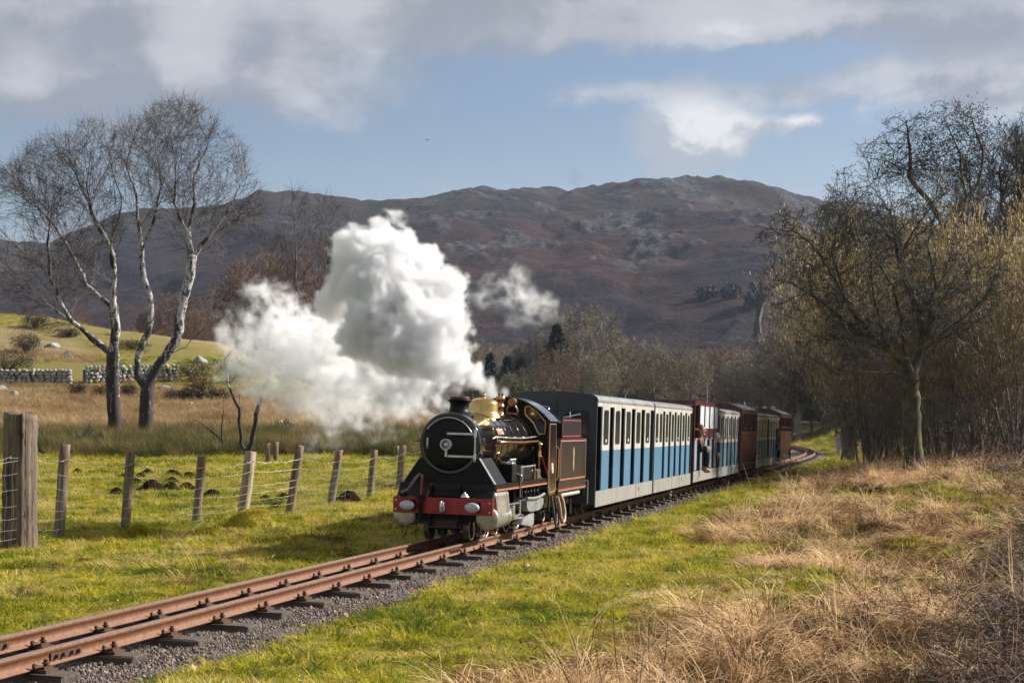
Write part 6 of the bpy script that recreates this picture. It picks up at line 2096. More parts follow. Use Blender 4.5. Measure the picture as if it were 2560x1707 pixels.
for k, (pl, e, lab) in enumerate((
        ([[(560, 1142), (557, 1105), (553, 1070), (558, 1020)], [(557, 1105), (530, 1075), (500, 1055), (480, 1048)], [(560, 1130), (567, 1100), (568, 1090)]], [(540, 1050, 60, 35), (560, 1010, 30, 30)], 'small bare sapling with a bent side branch right of the birches'),
        ([[(468, 1126), (466, 1090), (461, 1068), (468, 1055)]], [(467, 1050, 8, 12)], 'short crooked dead stem in the meadow right of the birches'),
        ([[(838, 1126), (830, 1060), (820, 1000)], [(838, 1126), (850, 1060), (860, 1000)]], [(835, 990, 50, 50)], 'thin twin sapling in the meadow under the steam'))):
    Yg = ground_hit(pl[0][0][0], pl[0][0][1] - 4).y
    hero_tree('sapling', lab, pl, e, Yg, 120 if k != 1 else 12, .045, .005, .09, .4, [M_darktwig, M_darktwig, M_darktwig], 40 + k, dict(per=1.0, len=.25, seg=2, w=.008, droop=0, rmax=.01), thick=.015, group='saplings in the meadow')

# hawthorn in the right foreground
YH = 36.0


def spurs(o, P, par, r, wp):
    """knobbly buds along the twigs"""
    r_ = np.random.default_rng(5); q = wp.reshape(-1, 3); q = q[r_.random(len(q)) < .45]
    v, f = quads(q, .034, 5, .8)
    link('buds', np_mesh('buds', v, f, M_htwig), o)


hero_tree('hawthorn_tree', 'spreading bare hawthorn with mossy sunlit trunk on the right verge', [
    [(2286, 1200), (2284, 1100), (2279, 1010), (2276, 940)],
    [(2276, 940), (2262, 905), (2185, 856), (2090, 800), (2054, 768), (1963, 714), (1876, 703)],
    [(2276, 945), (2294, 915), (2311, 846), (2312, 780), (2272, 700), (2256, 600), (2240, 520), (2195, 440)],
    [(2300, 890), (2364, 833), (2430, 787), (2480, 740), (2520, 650)],
    [(2185, 856), (2130, 800), (2090, 739), (2047, 677), (2018, 630), (1974, 594), (1891, 588), (1850, 640)],
    [(1990, 605), (1970, 570), (1956, 548), (1905, 512)],
    [(2256, 600), (2200, 557), (2127, 506), (2054, 470)],
    [(2262, 640), (2310, 560), (2360, 480), (2380, 400)], [(2090, 739), (2060, 640), (2070, 560)], [(2311, 846), (2360, 740), (2400, 640)], [(2276, 960), (2230, 930), (2150, 935), (2080, 930)], [(2200, 860), (2190, 780), (2170, 690), (2180, 600)], [(2294, 915), (2330, 810), (2352, 700), (2340, 600), (2360, 520)], [(2276, 940), (2246, 830), (2222, 720), (2150, 640), (2110, 560)], [(2054, 768), (2000, 742), (1940, 765)], [(2240, 885), (2120, 850), (2000, 845)]],
    [(2240, 620, 160, 190), (2060, 610, 120, 100), (1965, 690, 90, 75), (2100, 770, 170, 95), (2380, 690, 150, 150), (2170, 480, 110, 75), (2290, 800, 210, 90), (1950, 570, 70, 50), (2330, 500, 80, 90), (2100, 880, 130, 60)],
    YH, 6200, .19, .0045, .115, 1.7, [M_lichen, M_htwig, M_htwig], 12, dict(per=1.0, len=.16, seg=2, w=.010, droop=-.05, spread=.9, rmax=.008, curl=.3), infl=.9, kill=.16, jit=.28, thick=.022, extra=spurs, gam=.0, fanned=FAN_HAW)

# ivy clad oak and the dark bare trees behind it


def ivy(o, P, par, r, wp):
    q = wp[:, -1]; top = (q[:, 2] > np.percentile(q[:, 2], 25)) & (fbm(q[:, 0] * .55, q[:, 2] * .55 + q[:, 1] * .4, 2) > .37)
    q = q[top]; r_ = np.random.default_rng(3)
    q = np.repeat(q, 5, 0) + r_.normal(size=(len(q) * 5, 3)) * .13
    v, f = quads(q, .090, 3, .8)
    link('ivy', np_mesh('ivy', v, f, M_ivy), o)


hero_tree('oak_tree', 'tall oak with dark ivy clumps on its crown, behind the hawthorn', [
    [(2385, 1150), (2382, 900), (2370, 700), (2372, 600)], [(2372, 600), (2340, 500), (2290, 430), (2240, 390), (2170, 370)], [(2370, 620), (2400, 500), (2380, 400), (2330, 320)], [(2375, 560), (2440, 460), (2450, 380), (2420, 300)], [(2290, 430), (2270, 360), (2260, 310)]],
    [(2180, 365, 50, 32), (2270, 330, 75, 55), (2370, 310, 95, 60), (2330, 420, 110, 70), (2440, 360, 60, 70), (2240, 430, 80, 50), (2400, 480, 90, 70)], 62.0, 3600, .20, .007, .24, 2.2, [M_oakbark, M_darktwig, M_darktwig], 31, dict(per=3.4, len=.45, seg=2, w=.011, droop=0, spread=1.0, rmax=.02), infl=1.7, kill=.27, jit=.22, trop=(0, 0, .15), thick=.05, extra=ivy)
for k, (x, yt, wd, Y, lab) in enumerate(((2500, 300, 110, 66.0, 'dense dark bare tree at the upper right corner behind the oak'), (2600, 270, 110, 70.0, 'bare tree cut by the right edge of the photo'), (2440, 470, 120, 58.0, 'dark twiggy tree below the ivy clad oak'), (2120, 480, 85, 64.0, 'thin bare tree behind the left side of the hawthorn'))):
    hero_tree('bare_tree', lab, [[(x, 1150), (x - 5, 850), (x + 6, yt + 300), (x, yt + 120)], [(x, yt + 380), (x - wd * .5, yt + 220), (x - wd * .6, yt + 80)], [(x, yt + 360), (x + wd * .5, yt + 200), (x + wd * .6, yt + 80)]],
              [(x, yt + 90, wd * .8, 95), (x - wd * .5, yt + 190, wd * .6, 110), (x + wd * .5, yt + 190, wd * .6, 110), (x, yt + 330, wd, 120)], Y, 2000 if k != 3 else 700, .22, .010, .30, 1.8, [M_oakbark, M_darktwig, M_darktwig], 60 + k, dict(per=1.6, len=.55, seg=3, w=.014, droop=0, spread=.6, rmax=.03), fanned=FAN_BARE, gam=.1, infl=1.9, kill=.30, jit=.18, trop=(0, 0, .25), thick=.05, group='bare trees behind the hawthorn')


# hazel thicket: several stems fanning from a stool, catkins hanging from the twigs
def hazel_meshes(seed, H, n_st, cat_dens):
    r_ = random.Random(seed); P, par = [(0, 0, 0)], [0]
    tips = []
    for s in range(n_st):
        a = r_.uniform(0, 6.28); lean = r_.uniform(.08, .55); L = H * r_.uniform(.65, 1.05); m = 12; prev = 0
        x, y, z = .2 * math.cos(a), .2 * math.sin(a), 0
        for k in range(m):
            f = k / m; x += L / m * lean * math.cos(a) * (.5 + f) + r_.uniform(-.05, .05); y += L / m * lean * math.sin(a) * (.5 + f) + r_.uniform(-.05, .05); z += L / m * math.sqrt(max(.1, 1 - (lean * (.4 + f)) ** 2))
            P.append((x, y, z)); par.append(prev); prev = len(P) - 1
            if k > 0:
                b2 = a + r_.uniform(-1.8, 1.8); sx, sy, sz = x, y, z; p2 = prev
                for q in range(r_.randint(4, 8)):
                    sx += .17 * math.cos(b2) + r_.uniform(-.06, .06); sy += .17 * math.sin(b2) + r_.uniform(-.06, .06); sz += r_.uniform(.0, .20)
                    P.append((sx, sy, sz)); par.append(p2); p2 = len(P) - 1
    P = np.array(P); par = np.array(par)
    r = radii(P, par, .006, .10, 2.0)
    (tv, tf_), (nv, nf) = tree_mesh(P, par, r, .018, None, 'h')
    wv, wf, wp = twigs(P, par, r, .03, 4.2, .46, 3, .0085, .02, seed, .9)
    cv, cf = join((nv, nf), (wv, wf))
    q = wp[:, 1:].reshape(-1, 3); rr = np.random.default_rng(seed)
    z0 = H * .30
    q = q[(rr.random(len(q)) < cat_dens * np.clip((q[:, 2] - z0) / (H * .5) + .25, 0.08, 1))]
    n = len(q); L = rr.uniform(.06, .13, (n, 1)); s = rr.normal(size=(n, 3)); s[:, 2] = 0; s /= np.linalg.norm(s, axis=1)[:, None]
    dn = np.array([0, 0, -1.0]) + rr.normal(size=(n, 3)) * .25
    w = .011
    v = np.stack([q - s * w, q + s * w, q + dn * L + s * w * .7, q + dn * L - s * w * .7], 1).reshape(-1, 3)
    f = np.arange(4 * n).reshape(-1, 4)
    return (np_mesh('stem', tv, tf_, M_hazel, smooth=True), np_mesh('crown', cv, cf, M_hazel), (v, f))


hz = []
for i, (H, n_st) in enumerate(((6.2, 15), (5.4, 14), (4.6, 13))):
    a, b_, (v, f) = hazel_meshes(70 + i, H, n_st, .85)
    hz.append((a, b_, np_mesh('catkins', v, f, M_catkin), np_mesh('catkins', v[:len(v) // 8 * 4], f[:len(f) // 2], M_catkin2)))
def nudge(X, Y, l_min=3.3):
    """keep trees clear of the line"""
    l, t = lat(np.array(X), np.array(Y))
    if t < 140 and 0 - .6 < l < l_min or (t < 140 and -2.5 < l < 0): X = X + (l_min - float(l)) / RT[0]
    return X


hl = [(2235, 52, 0, 1.0, 'hazel shrub with yellow catkins farthest left, beside the far bend'), (2190, 46, 1, 1.0, 'catkin hung hazel behind the left boughs of the hawthorn'), (2215, 49, 0, 1.12, 'tall hazel bright with catkins directly behind the hawthorn crown'), (2330, 48, 0, 1.12, 'hazel with golden catkins right behind the hawthorn trunk'), (2420, 46, 1, 1.2, 'golden catkin hazel between the hawthorn and the right edge'), (2510, 49, 0, 1.1, 'bushy catkin hazel in front of the dark bare trees'),
      (2590, 46, 1, 1.15, 'hazel with catkins cut by the right edge'), (2300, 62, 0, 1.05, 'dull hazel deep in the shade beyond the hawthorn'), (1985, 58, 2, 1.2, 'low brown hazel beyond the marker post'), (2060, 54, 2, 1.25, 'brown leafless hazel low behind the hawthorn left boughs'), (2170, 42, 2, .95, 'low twiggy hazel left of the hawthorn trunk'), (2370, 41, 2, 1.0, 'low twiggy hazel right of the hawthorn trunk'), (2460, 40, 2, 1.05, 'tangled hazel at the back of the bramble bank'), (2550, 39, 2, 1.1, 'tangled hazel at the right edge above the brambles'), (2270, 44, 2, 1.05, 'tangled low hazel hidden behind the hawthorn trunk'), (2530, 43, 1, 1.1, 'arching hazel by the right edge, in front of taller shrubs')]
for i, (px, Y, v, sc, lab) in enumerate(hl):
    X = nudge((px - CX) / F * Y, Y); o = empty('hazel_shrub', (X, Y, gz(X, Y) - .05), (0, 0, i * 1.7)); o.scale = (sc, sc, sc)
    tag(o, lab, 'shrub', 'hazel shrubs on the right')
    a, b_, c1, c2 = hz[v]
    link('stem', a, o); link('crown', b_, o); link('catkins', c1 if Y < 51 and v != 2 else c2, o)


# bare trees of the valley, from three grown kinds
def valley_kind(seed, H, spread, trunk_f, n_att, mtw, low=.28):
    r_ = np.random.default_rng(seed)
    u = r_.normal(size=(n_att, 3)); u /= np.linalg.norm(u, axis=1)[:, None]
    rad = r_.random(n_att) ** .36
    lob = 1 + .35 * (fbm(u[:, 0] * 1.8 + seed, u[:, 1] * 1.8 + u[:, 2] * 1.5, 3) - .5) * 2
    ch = H * (1 - low) / 2
    att = u * (rad * lob)[:, None] * np.array([spread, spread, ch]) + np.array([0, 0, H * low + ch])
    P = [(.06 * math.sin(k), .05 * math.cos(k * 1.3), H * (low + .12) * k / 9) for k in range(10)]; par = [max(0, k - 1) for k in range(10)]
    P, par = colonise(att, P, par, H * .022, H * .22, H * .030, 70, .3, seed)
    r = radii(P, par, H * .0011, H * trunk_f)
    (tv, tf_), (nv, nf) = tree_mesh(P, par, r, H * .005, None, 't')
    wv, wf, _ = twigs(P, par, r, H * .0022, 4.4, H * .07, 3, H * .0040, 0.0, seed, .8)
    cv, cf = join((nv, nf), (wv, wf))
    return np_mesh('trunk', tv, tf_, M_oakbark, smooth=True), [np_mesh('crown', cv, cf, m) for m in mtw]


kinds = [valley_kind(101, 10, 4.4, .028, 1500, [M_oaktwig, M_redtwig, M_darktwig], .22), valley_kind(102, 10, 3.4, .024, 1300, [M_oaktwig, M_redtwig, M_darktwig], .28), valley_kind(103, 10, 2.6, .02, 1100, [M_oaktwig, M_redtwig, M_darktwig], .2)]
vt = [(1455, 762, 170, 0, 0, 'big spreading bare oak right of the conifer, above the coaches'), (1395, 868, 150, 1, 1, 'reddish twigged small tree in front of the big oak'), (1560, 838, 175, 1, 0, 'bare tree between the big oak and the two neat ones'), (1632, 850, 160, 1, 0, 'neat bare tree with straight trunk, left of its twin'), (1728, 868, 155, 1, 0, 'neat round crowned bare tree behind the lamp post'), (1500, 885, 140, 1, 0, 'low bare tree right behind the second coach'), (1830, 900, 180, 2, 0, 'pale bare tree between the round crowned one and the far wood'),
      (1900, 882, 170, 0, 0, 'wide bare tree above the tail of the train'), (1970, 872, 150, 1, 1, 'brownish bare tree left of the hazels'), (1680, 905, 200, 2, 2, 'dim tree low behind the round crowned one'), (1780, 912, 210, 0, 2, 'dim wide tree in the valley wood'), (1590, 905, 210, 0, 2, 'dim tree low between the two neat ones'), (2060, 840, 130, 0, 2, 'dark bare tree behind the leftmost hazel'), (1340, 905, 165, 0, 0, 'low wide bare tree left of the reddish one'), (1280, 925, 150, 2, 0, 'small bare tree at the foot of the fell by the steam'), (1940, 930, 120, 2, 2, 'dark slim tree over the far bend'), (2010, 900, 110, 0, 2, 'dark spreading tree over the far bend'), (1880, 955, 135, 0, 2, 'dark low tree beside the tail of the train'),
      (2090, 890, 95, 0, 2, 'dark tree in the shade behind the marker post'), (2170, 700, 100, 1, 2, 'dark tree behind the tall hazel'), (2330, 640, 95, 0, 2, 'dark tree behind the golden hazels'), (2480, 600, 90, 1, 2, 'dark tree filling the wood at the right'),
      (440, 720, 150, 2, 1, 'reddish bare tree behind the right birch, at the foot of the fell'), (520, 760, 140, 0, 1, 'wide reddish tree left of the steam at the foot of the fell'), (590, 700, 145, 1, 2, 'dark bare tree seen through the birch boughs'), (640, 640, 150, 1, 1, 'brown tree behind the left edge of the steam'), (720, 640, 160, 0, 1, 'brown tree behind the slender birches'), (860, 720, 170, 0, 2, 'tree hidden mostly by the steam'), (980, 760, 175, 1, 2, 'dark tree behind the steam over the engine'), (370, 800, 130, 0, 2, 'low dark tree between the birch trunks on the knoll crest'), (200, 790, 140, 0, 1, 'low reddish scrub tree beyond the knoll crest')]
for i, (px, yt, Y, kd, mt, lab) in enumerate(vt):
    X = nudge((px - CX) / F * Y, Y); z0 = gz(X, Y); zt = CAMH + (HY - yt) / F * Y
    H = max(2.5, zt - z0); s = H / 10.0
    o = empty('bare_tree', (X, Y, z0 - .1), (0, 0, i * 2.3)); o.scale = (s * (1.0 + .1 * math.sin(i)), s, s)
    tag(o, lab, 'tree', 'bare trees along the valley')
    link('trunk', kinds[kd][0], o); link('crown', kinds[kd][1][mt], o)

# the wood at the foot of the fell, too far and dense to count
wc = proto_coll('distant_wood', [])
for k in range(3):
    for m_ in range(3):
        a = kinds[k][0].copy(); bmj = bmesh.new(); bmj.from_mesh(kinds[k][0]); bmj.from_mesh(kinds[k][1][m_]); me = bpy.data.meshes.new('wood_tree'); bmj.to_mesh(me); bmj.free(); me.materials.append(kinds[k][1][m_].materials[0])
        wc.objects.link(bpy.data.objects.new('wood_tree_%d%d' % (k, m_), me))
n_w = 230
wpx = rng.uniform(350, 2600, n_w); wY = rng.uniform(185, 330, n_w); wpx[:46] = rng.uniform(1975, 2320, 46); wY[:46] = rng.uniform(128, 185, 46); wX = (wpx - CX) / F * wY
ws = rng.uniform(.55, 1.0, n_w)
scatter('distant_wood', np.stack([wX, wY, ground_z(wX, wY) - .2], 1), np.stack([wX * 0, wX * 0, rng.uniform(0, 6.28, n_w)], 1), np.stack([ws * 1.2, ws * 1.2, ws], 1), rng.choice([0, 1, 3, 4, 6, 7, 0, 3, 6, 2, 5], n_w), wc)


# conifers
def conifer(label, px, yt, yb, Y, w, seed):
    X = (px - CX) / F * Y; H = (yb - yt) / F * Y; z0 = CAMH + (HY - yb) / F * Y
    o = empty('conifer', (X, Y, z0)); tag(o, label, 'tree', 'dark conifers at the foot of the fell')
    r_ = np.random.default_rng(seed); n = 3600
    f = r_.random(n) ** .8; a = r_.uniform(0, 6.28, n); tier = .62 + .38 * np.sin(f * 34 + np.sin(a * 3 + seed) * 2.5 + a)
    rad = (1 - f) * w / 2 / F * Y * tier * r_.random(n) ** .4 * (1 + .25 * np.sin(a * 5 + seed))
    q = np.stack([rad * np.cos(a), rad * np.sin(a), H * (.06 + .94 * f)], 1)
    v, fc = quads(q, .45, seed, .5, -.2); link('crown', np_mesh('crown', v, fc, M_conifer), o)
    b = MB(); b.tube([(0, 0, -3), (0, 0, H * .9)], [.18, .03], 6); b.build('trunk', [M_oakbark], o)


conifer('dark green conifer left of the big bare oak', 1392, 815, 915, 160, 104, 1)
conifer('small conifer at the foot of the fell nearest the steam', 1268, 898, 955, 190, 56, 2)
conifer('small conifer right of the one nearest the steam', 1302, 900, 950, 185, 50, 3)
conifer('faint conifer at the steam edge, left of the small pair', 1225, 888, 955, 200, 60, 4)
for k, (px, py, w, h, lab) in enumerate(((1300, 985, 110, 60, 'green tinged shrub just above the first coach roof, left end'), (1380, 985, 90, 50, 'olive shrub behind the first coach roof'))):
    Y = 120.0; X = (px - CX) / F * Y; q = leaves_cloud(3500, (w / 2 / F * Y, 1.2, h / F * Y), .2, k)
    o = empty('shrub', (X, Y, gz(X, Y))); tag(o, lab, 'shrub'); v, f = quads(q + np.array([0, 0, 0]), .22, k); link('foliage', np_mesh('foliage', v, f, mat('shrub_olive', (.045, .055, .018), (.085, .085, .03), .8, .85, world=True) if k == 0 else bpy.data.materials['shrub_olive']), o)
    b = MB(); b.tube([(0, 0, -.3), (0, 0, 1.5)], [.08, .03], 5); b.build('stem', [M_darktwig], o)

# ------------------------------------------------------------------ grasses and undergrowth
def blade_mesh(name, n, rad, hmin, hmax, w, bend, seg, m, seed, lean=.25, flat=0.0, head=None):
    r_ = np.random.default_rng(seed)
    a = r_.uniform(0, 6.28, n); q = rad * np.sqrt(r_.random(n))
    b = np.stack([q * np.cos(a), q * np.sin(a), np.full(n, -.02)], 1)
    h = r_.uniform(hmin, hmax, n)[:, None]
    oa = a + r_.normal(size=n) * .9
    d = np.stack([np.cos(oa) * lean, np.sin(oa) * lean, np.ones(n)], 1) + r_.normal(size=(n, 3)) * .12
    d[:, 2] = np.maximum(d[:, 2] - flat * r_.random(n), .15); d /= np.linalg.norm(d, axis=1)[:, None]
    hd = np.stack([np.cos(oa), np.sin(oa), np.zeros(n)], 1)
    side = np.stack([-np.sin(oa), np.cos(oa), np.zeros(n)], 1) + r_.normal(size=(n, 3)) * .5; side /= np.linalg.norm(side, axis=1)[:, None]
    bd = bend * r_.uniform(.3, 1.4, n)[:, None]
    pts = [b]; cur = b; wv = w * r_.uniform(.6, 1.3, n)[:, None]
    for s in range(seg):
        d = d + hd * bd / seg - np.array([0, 0, 1]) * bd * (s + 1) / seg * .55 + r_.normal(size=(n, 3)) * .05
        d /= np.linalg.norm(d, axis=1)[:, None]; cur = cur + d * h / seg; pts.append(cur)
    vs = []
    for s in range(seg):
        k = (1 - .55 * s / seg) * .5; vs += [pts[s] - side * wv * k, pts[s] + side * wv * k]
    vs.append(pts[seg])
    K = 2 * seg + 1
    v = np.stack(vs, 1).reshape(-1, 3); base = np.arange(n)[:, None] * K
    fl = []
    if seg > 1: fl.append(np.concatenate([base + np.array([2 * s, 2 * s + 1, 2 * s + 3, 2 * s + 2]) for s in range(seg - 1)]))
    fl.append(base + np.array([K - 3, K - 2, K - 1]))
    if head:
        hv, hf = quads(pts[seg][: max(2, n // 3)], head, seed, .55, 1.5); fl[0] = np.concatenate([fl[0], hf + len(v)]); v = np.concatenate([v, hv])
    return np_mesh(name, v, fl, m)


def grass_mat(name, cols, trans=.35, s1=.45, s2=2.6, rnd=.5, gain=1.0):
    m = bpy.data.materials.new(name); m.use_nodes = True; m.node_tree.nodes.clear(); n = NT(m.node_tree)
    P = n.n('ShaderNodeNewGeometry').outputs['Position']; rd = n.n('ShaderNodeObjectInfo').outputs['Random']
    f = n.m('ADD', n.m('MULTIPLY', n.noise(P, s1, 4, .6), 1.2), n.m('ADD', n.m('MULTIPLY', n.noise(P, s2, 4, .6), 1.3), n.m('MULTIPLY', n.m('SUBTRACT', rd, .5), rnd)))
    f = n.m('ADD', n.m('MULTIPLY', n.m('SUBTRACT', f, 1.25), gain), .5)
    rp = n.n('ShaderNodeValToRGB'); n.put(rp.inputs[0], f); e = rp.color_ramp.elements
    e[0].position = .15; e[0].color = (*cols[0], 1); e[1].position = .85; e[1].color = (*cols[-1], 1)
    for i, c in enumerate(cols[1:-1]): x = e.new(.15 + .7 * (i + 1) / (len(cols) - 1)); x.color = (*c, 1)
    df = n.n('ShaderNodeBsdfDiffuse'); tr = n.n('ShaderNodeBsdfTranslucent'); mx = n.n('ShaderNodeMixShader'); out = n.n('ShaderNodeOutputMaterial')
    n.put(df.inputs[0], rp.outputs[0]); n.put(tr.inputs[0], rp.outputs[0]); mx.inputs[0].default_value = trans
    L = m.node_tree.links.new
    L(df.outputs[0], mx.inputs[1]); L(tr.outputs[0], mx.inputs[2]); L(mx.outputs[0], out.inputs[0])
    return m


G_green = grass_mat('short_grass_blades', [(.075, .11, .020), (.18, .215, .024), (.31, .305, .024), (.44, .38, .026), (.54, .43, .045), (.54, .43, .16)], .35, .5, 2.8, .5, 1.7)
G_straw = grass_mat('straw_blades', [(.10, .055, .030), (.35, .20, .095), (.66, .44, .245), (.86, .64, .38)], .3, 1.0, 3.2, .8, 1.7)
G_brown = grass_mat('brown_dead_blades', [(.085, .050, .034), (.19, .10, .055), (.31, .185, .105), (.45, .29, .165)], .25, 1.0, 3.0, .8, 1.6)
G_tan = grass_mat('tan_meadow_blades', [(.20, .13, .065), (.32, .22, .115), (.42, .30, .165), (.52, .385, .22)], .3, .2, 1.0, .4)
G_rush = grass_mat('rush_blades', [(.06, .075, .030), (.115, .115, .045), (.21, .165, .07), (.34, .24, .12)], .2, .5, 1.6, .6)
G_bramble = mat('bramble_cane', (.055, .032, .026), (.14, .085, .065), 3, .8, world=True, c3=(.24, .17, .125), s3=2)
G_leaf = grass_mat('bramble_leaf', [(.030, .050, .014), (.06, .06, .02), (.12, .06, .03)], .2)
G_fallen = grass_mat('fallen_leaf', [(.22, .10, .045), (.34, .19, .10), (.50, .38, .28)], .1)

c_green = proto_coll('short_grass', [blade_mesh('short_grass', 66, .13, .026, .068, .0050, .8, 2, G_green, k, .45) for k in range(5)])
c_tuft = proto_coll('grass_tuft', [blade_mesh('grass_tuft', 80, .10, .07, .17, .0045, 1.1, 3, G_green, 10 + k, .6) for k in range(3)])
c_straw = proto_coll('straw_tussock', [blade_mesh('straw_tussock', 120, .16, .22, .48, .0062, 1.5, 4, G_straw, 20 + k, .55) for k in range(4)] + [blade_mesh('straw_tussock', 120, .20, .14, .34, .0064, 2.2, 4, G_straw, 26 + k, 1.1, .6) for k in range(3)])
c_brown = proto_coll('brown_tussock', [blade_mesh('brown_tussock', 110, .17, .14, .36, .0060, 2.0, 4, G_brown, 30 + k, .9, .5) for k in range(4)])
c_tan = proto_coll('meadow_grass', [blade_mesh('meadow_grass', 60, .35, .25, .50, .012, 1.0, 3, G_tan, 40 + k, .45) for k in range(4)])
c_rush = proto_coll('rush_clump', [blade_mesh('rush_clump', 90, .30, .35, .80, .011, .45, 3, G_rush, 50 + k, .35) for k in range(4)])
c_stalk = proto_coll('dead_stalk', [blade_mesh('dead_stalk', 5, .12, .35, .85, .0050, .35, 4, G_brown, 60 + k, .22, head=.035) for k in range(4)] + [blade_mesh('dead_stalk', 7, .14, .40, .80, .0042, .5, 4, G_straw, 66 + k, .3) for k in range(3)])


def bramble_mesh(seed):
    r_ = np.random.default_rng(seed); vs, fs, o_ = [], [], 0; lv = []
    for c_ in range(11):
        a = r_.uniform(0, 6.28); p = np.array([r_.normal() * .12, r_.normal() * .12, 0]); d = np.array([math.cos(a) * .5, math.sin(a) * .5, 1.0]); d /= np.linalg.norm(d)
        L = r_.uniform(.5, 1.15); m = 9; pts = [p]
        for k in range(m):
            d = d + np.array([math.cos(a) * .10, math.sin(a) * .10, -.23]) + r_.normal(size=3) * .10; d /= np.linalg.norm(d); p = p + d * L / m; pts.append(p)
            if r_.random() < .10: lv.append(p)
            if r_.random() < .55:
                e_ = d + r_.normal(size=3) * .9; e_ /= np.linalg.norm(e_); q = [p, p + e_ * .07, p + e_ * .13 + r_.normal(size=3) * .02]
                s_ = np.cross(e_, r_.normal(size=3)); s_ /= np.linalg.norm(s_)
                v = np.concatenate([[x - s_ * w, x + s_ * w] for x, w in zip(q, (.0026, .002, .001))]); vs.append(v); fs.append(np.array([[0, 1, 3, 2], [2, 3, 5, 4]]) + o_); o_ += 6
        s_ = np.cross(d, [0, 0, 1.0]) + r_.normal(size=3) * .3; s_ /= np.linalg.norm(s_)
        v = np.concatenate([[x - s_ * w, x + s_ * w] for x, w in zip(pts, np.linspace(.0050, .0018, m + 1))]); vs.append(v); fs.append(np.array([[2 * k, 2 * k + 1, 2 * k + 3, 2 * k + 2] for k in range(m)]) + o_); o_ += 2 * (m + 1)
    mi = np.zeros(sum(len(f) for f in fs), int)
    if lv: v, f = quads(np.array(lv), .05, seed, .8); vs.append(v); fs.append(f + o_); mi = np.concatenate([mi, np.ones(len(f), int)])
    return np_mesh('bramble', np.concatenate(vs), np.concatenate(fs), [G_bramble, G_leaf], midx=mi)


c_bramble = proto_coll('bramble', [bramble_mesh(80 + k) for k in range(5)])


def sample(n, y0, y1, power, px0=-350, px1=2910):
    Y = (y0 ** (power) + rng.random(n) * (y1 ** power - y0 ** power)) ** (1 / power)
    px = rng.uniform(px0, px1, n); X = (px - CX) / F * Y
    return X, Y


def lay(name, coll, X, Y, keep, smin, smax, grow=(10, 1.0, 45, 2.2), nproto=4, zs=1.0, tilt=.12, dz=0.0):
    X, Y = X[keep], Y[keep]; n = len(X); Z = ground_z(X, Y) + dz
    s = rng.uniform(smin, smax, n) * np.interp(Y, [grow[0], grow[2]], [grow[1], grow[3]])
    rot = np.stack([rng.normal(size=n) * tilt, rng.normal(size=n) * tilt, rng.uniform(0, 6.28, n)], 1)
    sc = np.stack([s, s, s * rng.uniform(.75, 1.25, n) * zs], 1)
    return scatter(name, np.stack([X, Y, Z], 1), rot, sc, rng.integers(0, nproto, n), coll)


MOLE = np.array([(*ground_hit(a, b_ + 1).xy, w / 2 / F * ground_hit(a, b_ + 1).y * 1.15) for a, b_, w, _ in mh])


def clear(X, Y, w=.62):
    if len(X):
        mo = (np.hypot(X[:, None] - MOLE[None, :, 0], Y[:, None] - MOLE[None, :, 1]) < MOLE[None, :, 2]).any(1)
    l, t = lat(X, Y); e = w + .15 * (l < 0) + .10 * (fbm(X * 3, Y * 3, 2) - .5) * 2
    return ~mo & (np.abs(l + .06) > e) & ~((l < 0) & (Y > 34) & (t > 20) & (np.abs(l) < 1.0))


X, Y = sample(38000, 6.2, 50, .75); dr, ru, ta, br = cover(X, Y)
hid = fbm(X * 1.1, Y * .9, 3)
lay('short_grass', c_green, X, Y, clear(X, Y) & (rng.random(len(X)) > dr * .45) & (rng.random(len(X)) > br * .9), .55, 1.55, (9, .95, 48, 2.3), 5)
X, Y = sample(9000, 6.2, 48, .8); dr, ru, ta, br = cover(X, Y); hid = fbm(X * 1.3 + 7, Y * 1.1, 3); l, t = lat(X, Y)
near_fence = (l < -1.0) & (l > -4.0) & (Y < 30)
lay('grass_tufts', c_tuft, X, Y, clear(X, Y, .72) & (((hid > .56) & (dr < .6)) | (near_fence & (hid > .47))) & (br < .5), .6, 1.15, (9, .85, 45, 1.9), 3)
# verge tussocks of straw and brown grass
X, Y = sample(10000, 6.0, 62, 1.0, 1000, 2950); dr, ru, ta, br = cover(X, Y); hid = fbm(X * 1.5 + 2, Y * 1.0 + 4, 3)
lay('straw_grass', c_straw, X, Y, clear(X, Y, .9) & (rng.random(len(X)) < dr * (.16 + 1.1 * (hid > .50))) & (br < .8), .55, 1.15, (8, .80, 40, 1.25), 7)
X, Y = sample(9000, 6.0, 45, 1.0, 1000, 2950); dr, ru, ta, br = cover(X, Y); hid = fbm(X * 1.1 + 9, Y * .8 + 1, 3)
lay('brown_grass', c_brown, X, Y, clear(X, Y, .9) & (rng.random(len(X)) < dr * (.15 + .9 * (hid > .50))), .6, 1.2, (8, .85, 40, 1.3), 4)
X, Y = sample(1500, 6.2, 55, 1.0, 1150, 2950); dr, ru, ta, br = cover(X, Y)
lay('dead_stalks', c_stalk, X, Y, (rng.random(len(X)) < np.clip(dr + .02, 0, 1)), .7, 1.2, (8, .85, 40, 1.3), 7, 1.0, .2)
# rank grass under the fence and on the left verge
X, Y = sample(6000, 8, 34, 1.0, -350, 1000); l, t = lat(X, Y); hid = fbm(X * .9 + 6, Y * .8, 3)
lay('verge_straw', c_brown, X, Y, (l < -.8) & (l > -3.8) & (hid > .53) & clear(X, Y, .8), .28, .55, (9, .9, 32, 1.2), 4)
lay('verge_stalks', c_stalk, X, Y, (l < -1.0) & (l > -3.4) & (hid > .57) & (rng.random(len(X)) < .07), .5, .8, (9, .9, 32, 1.2), 7)
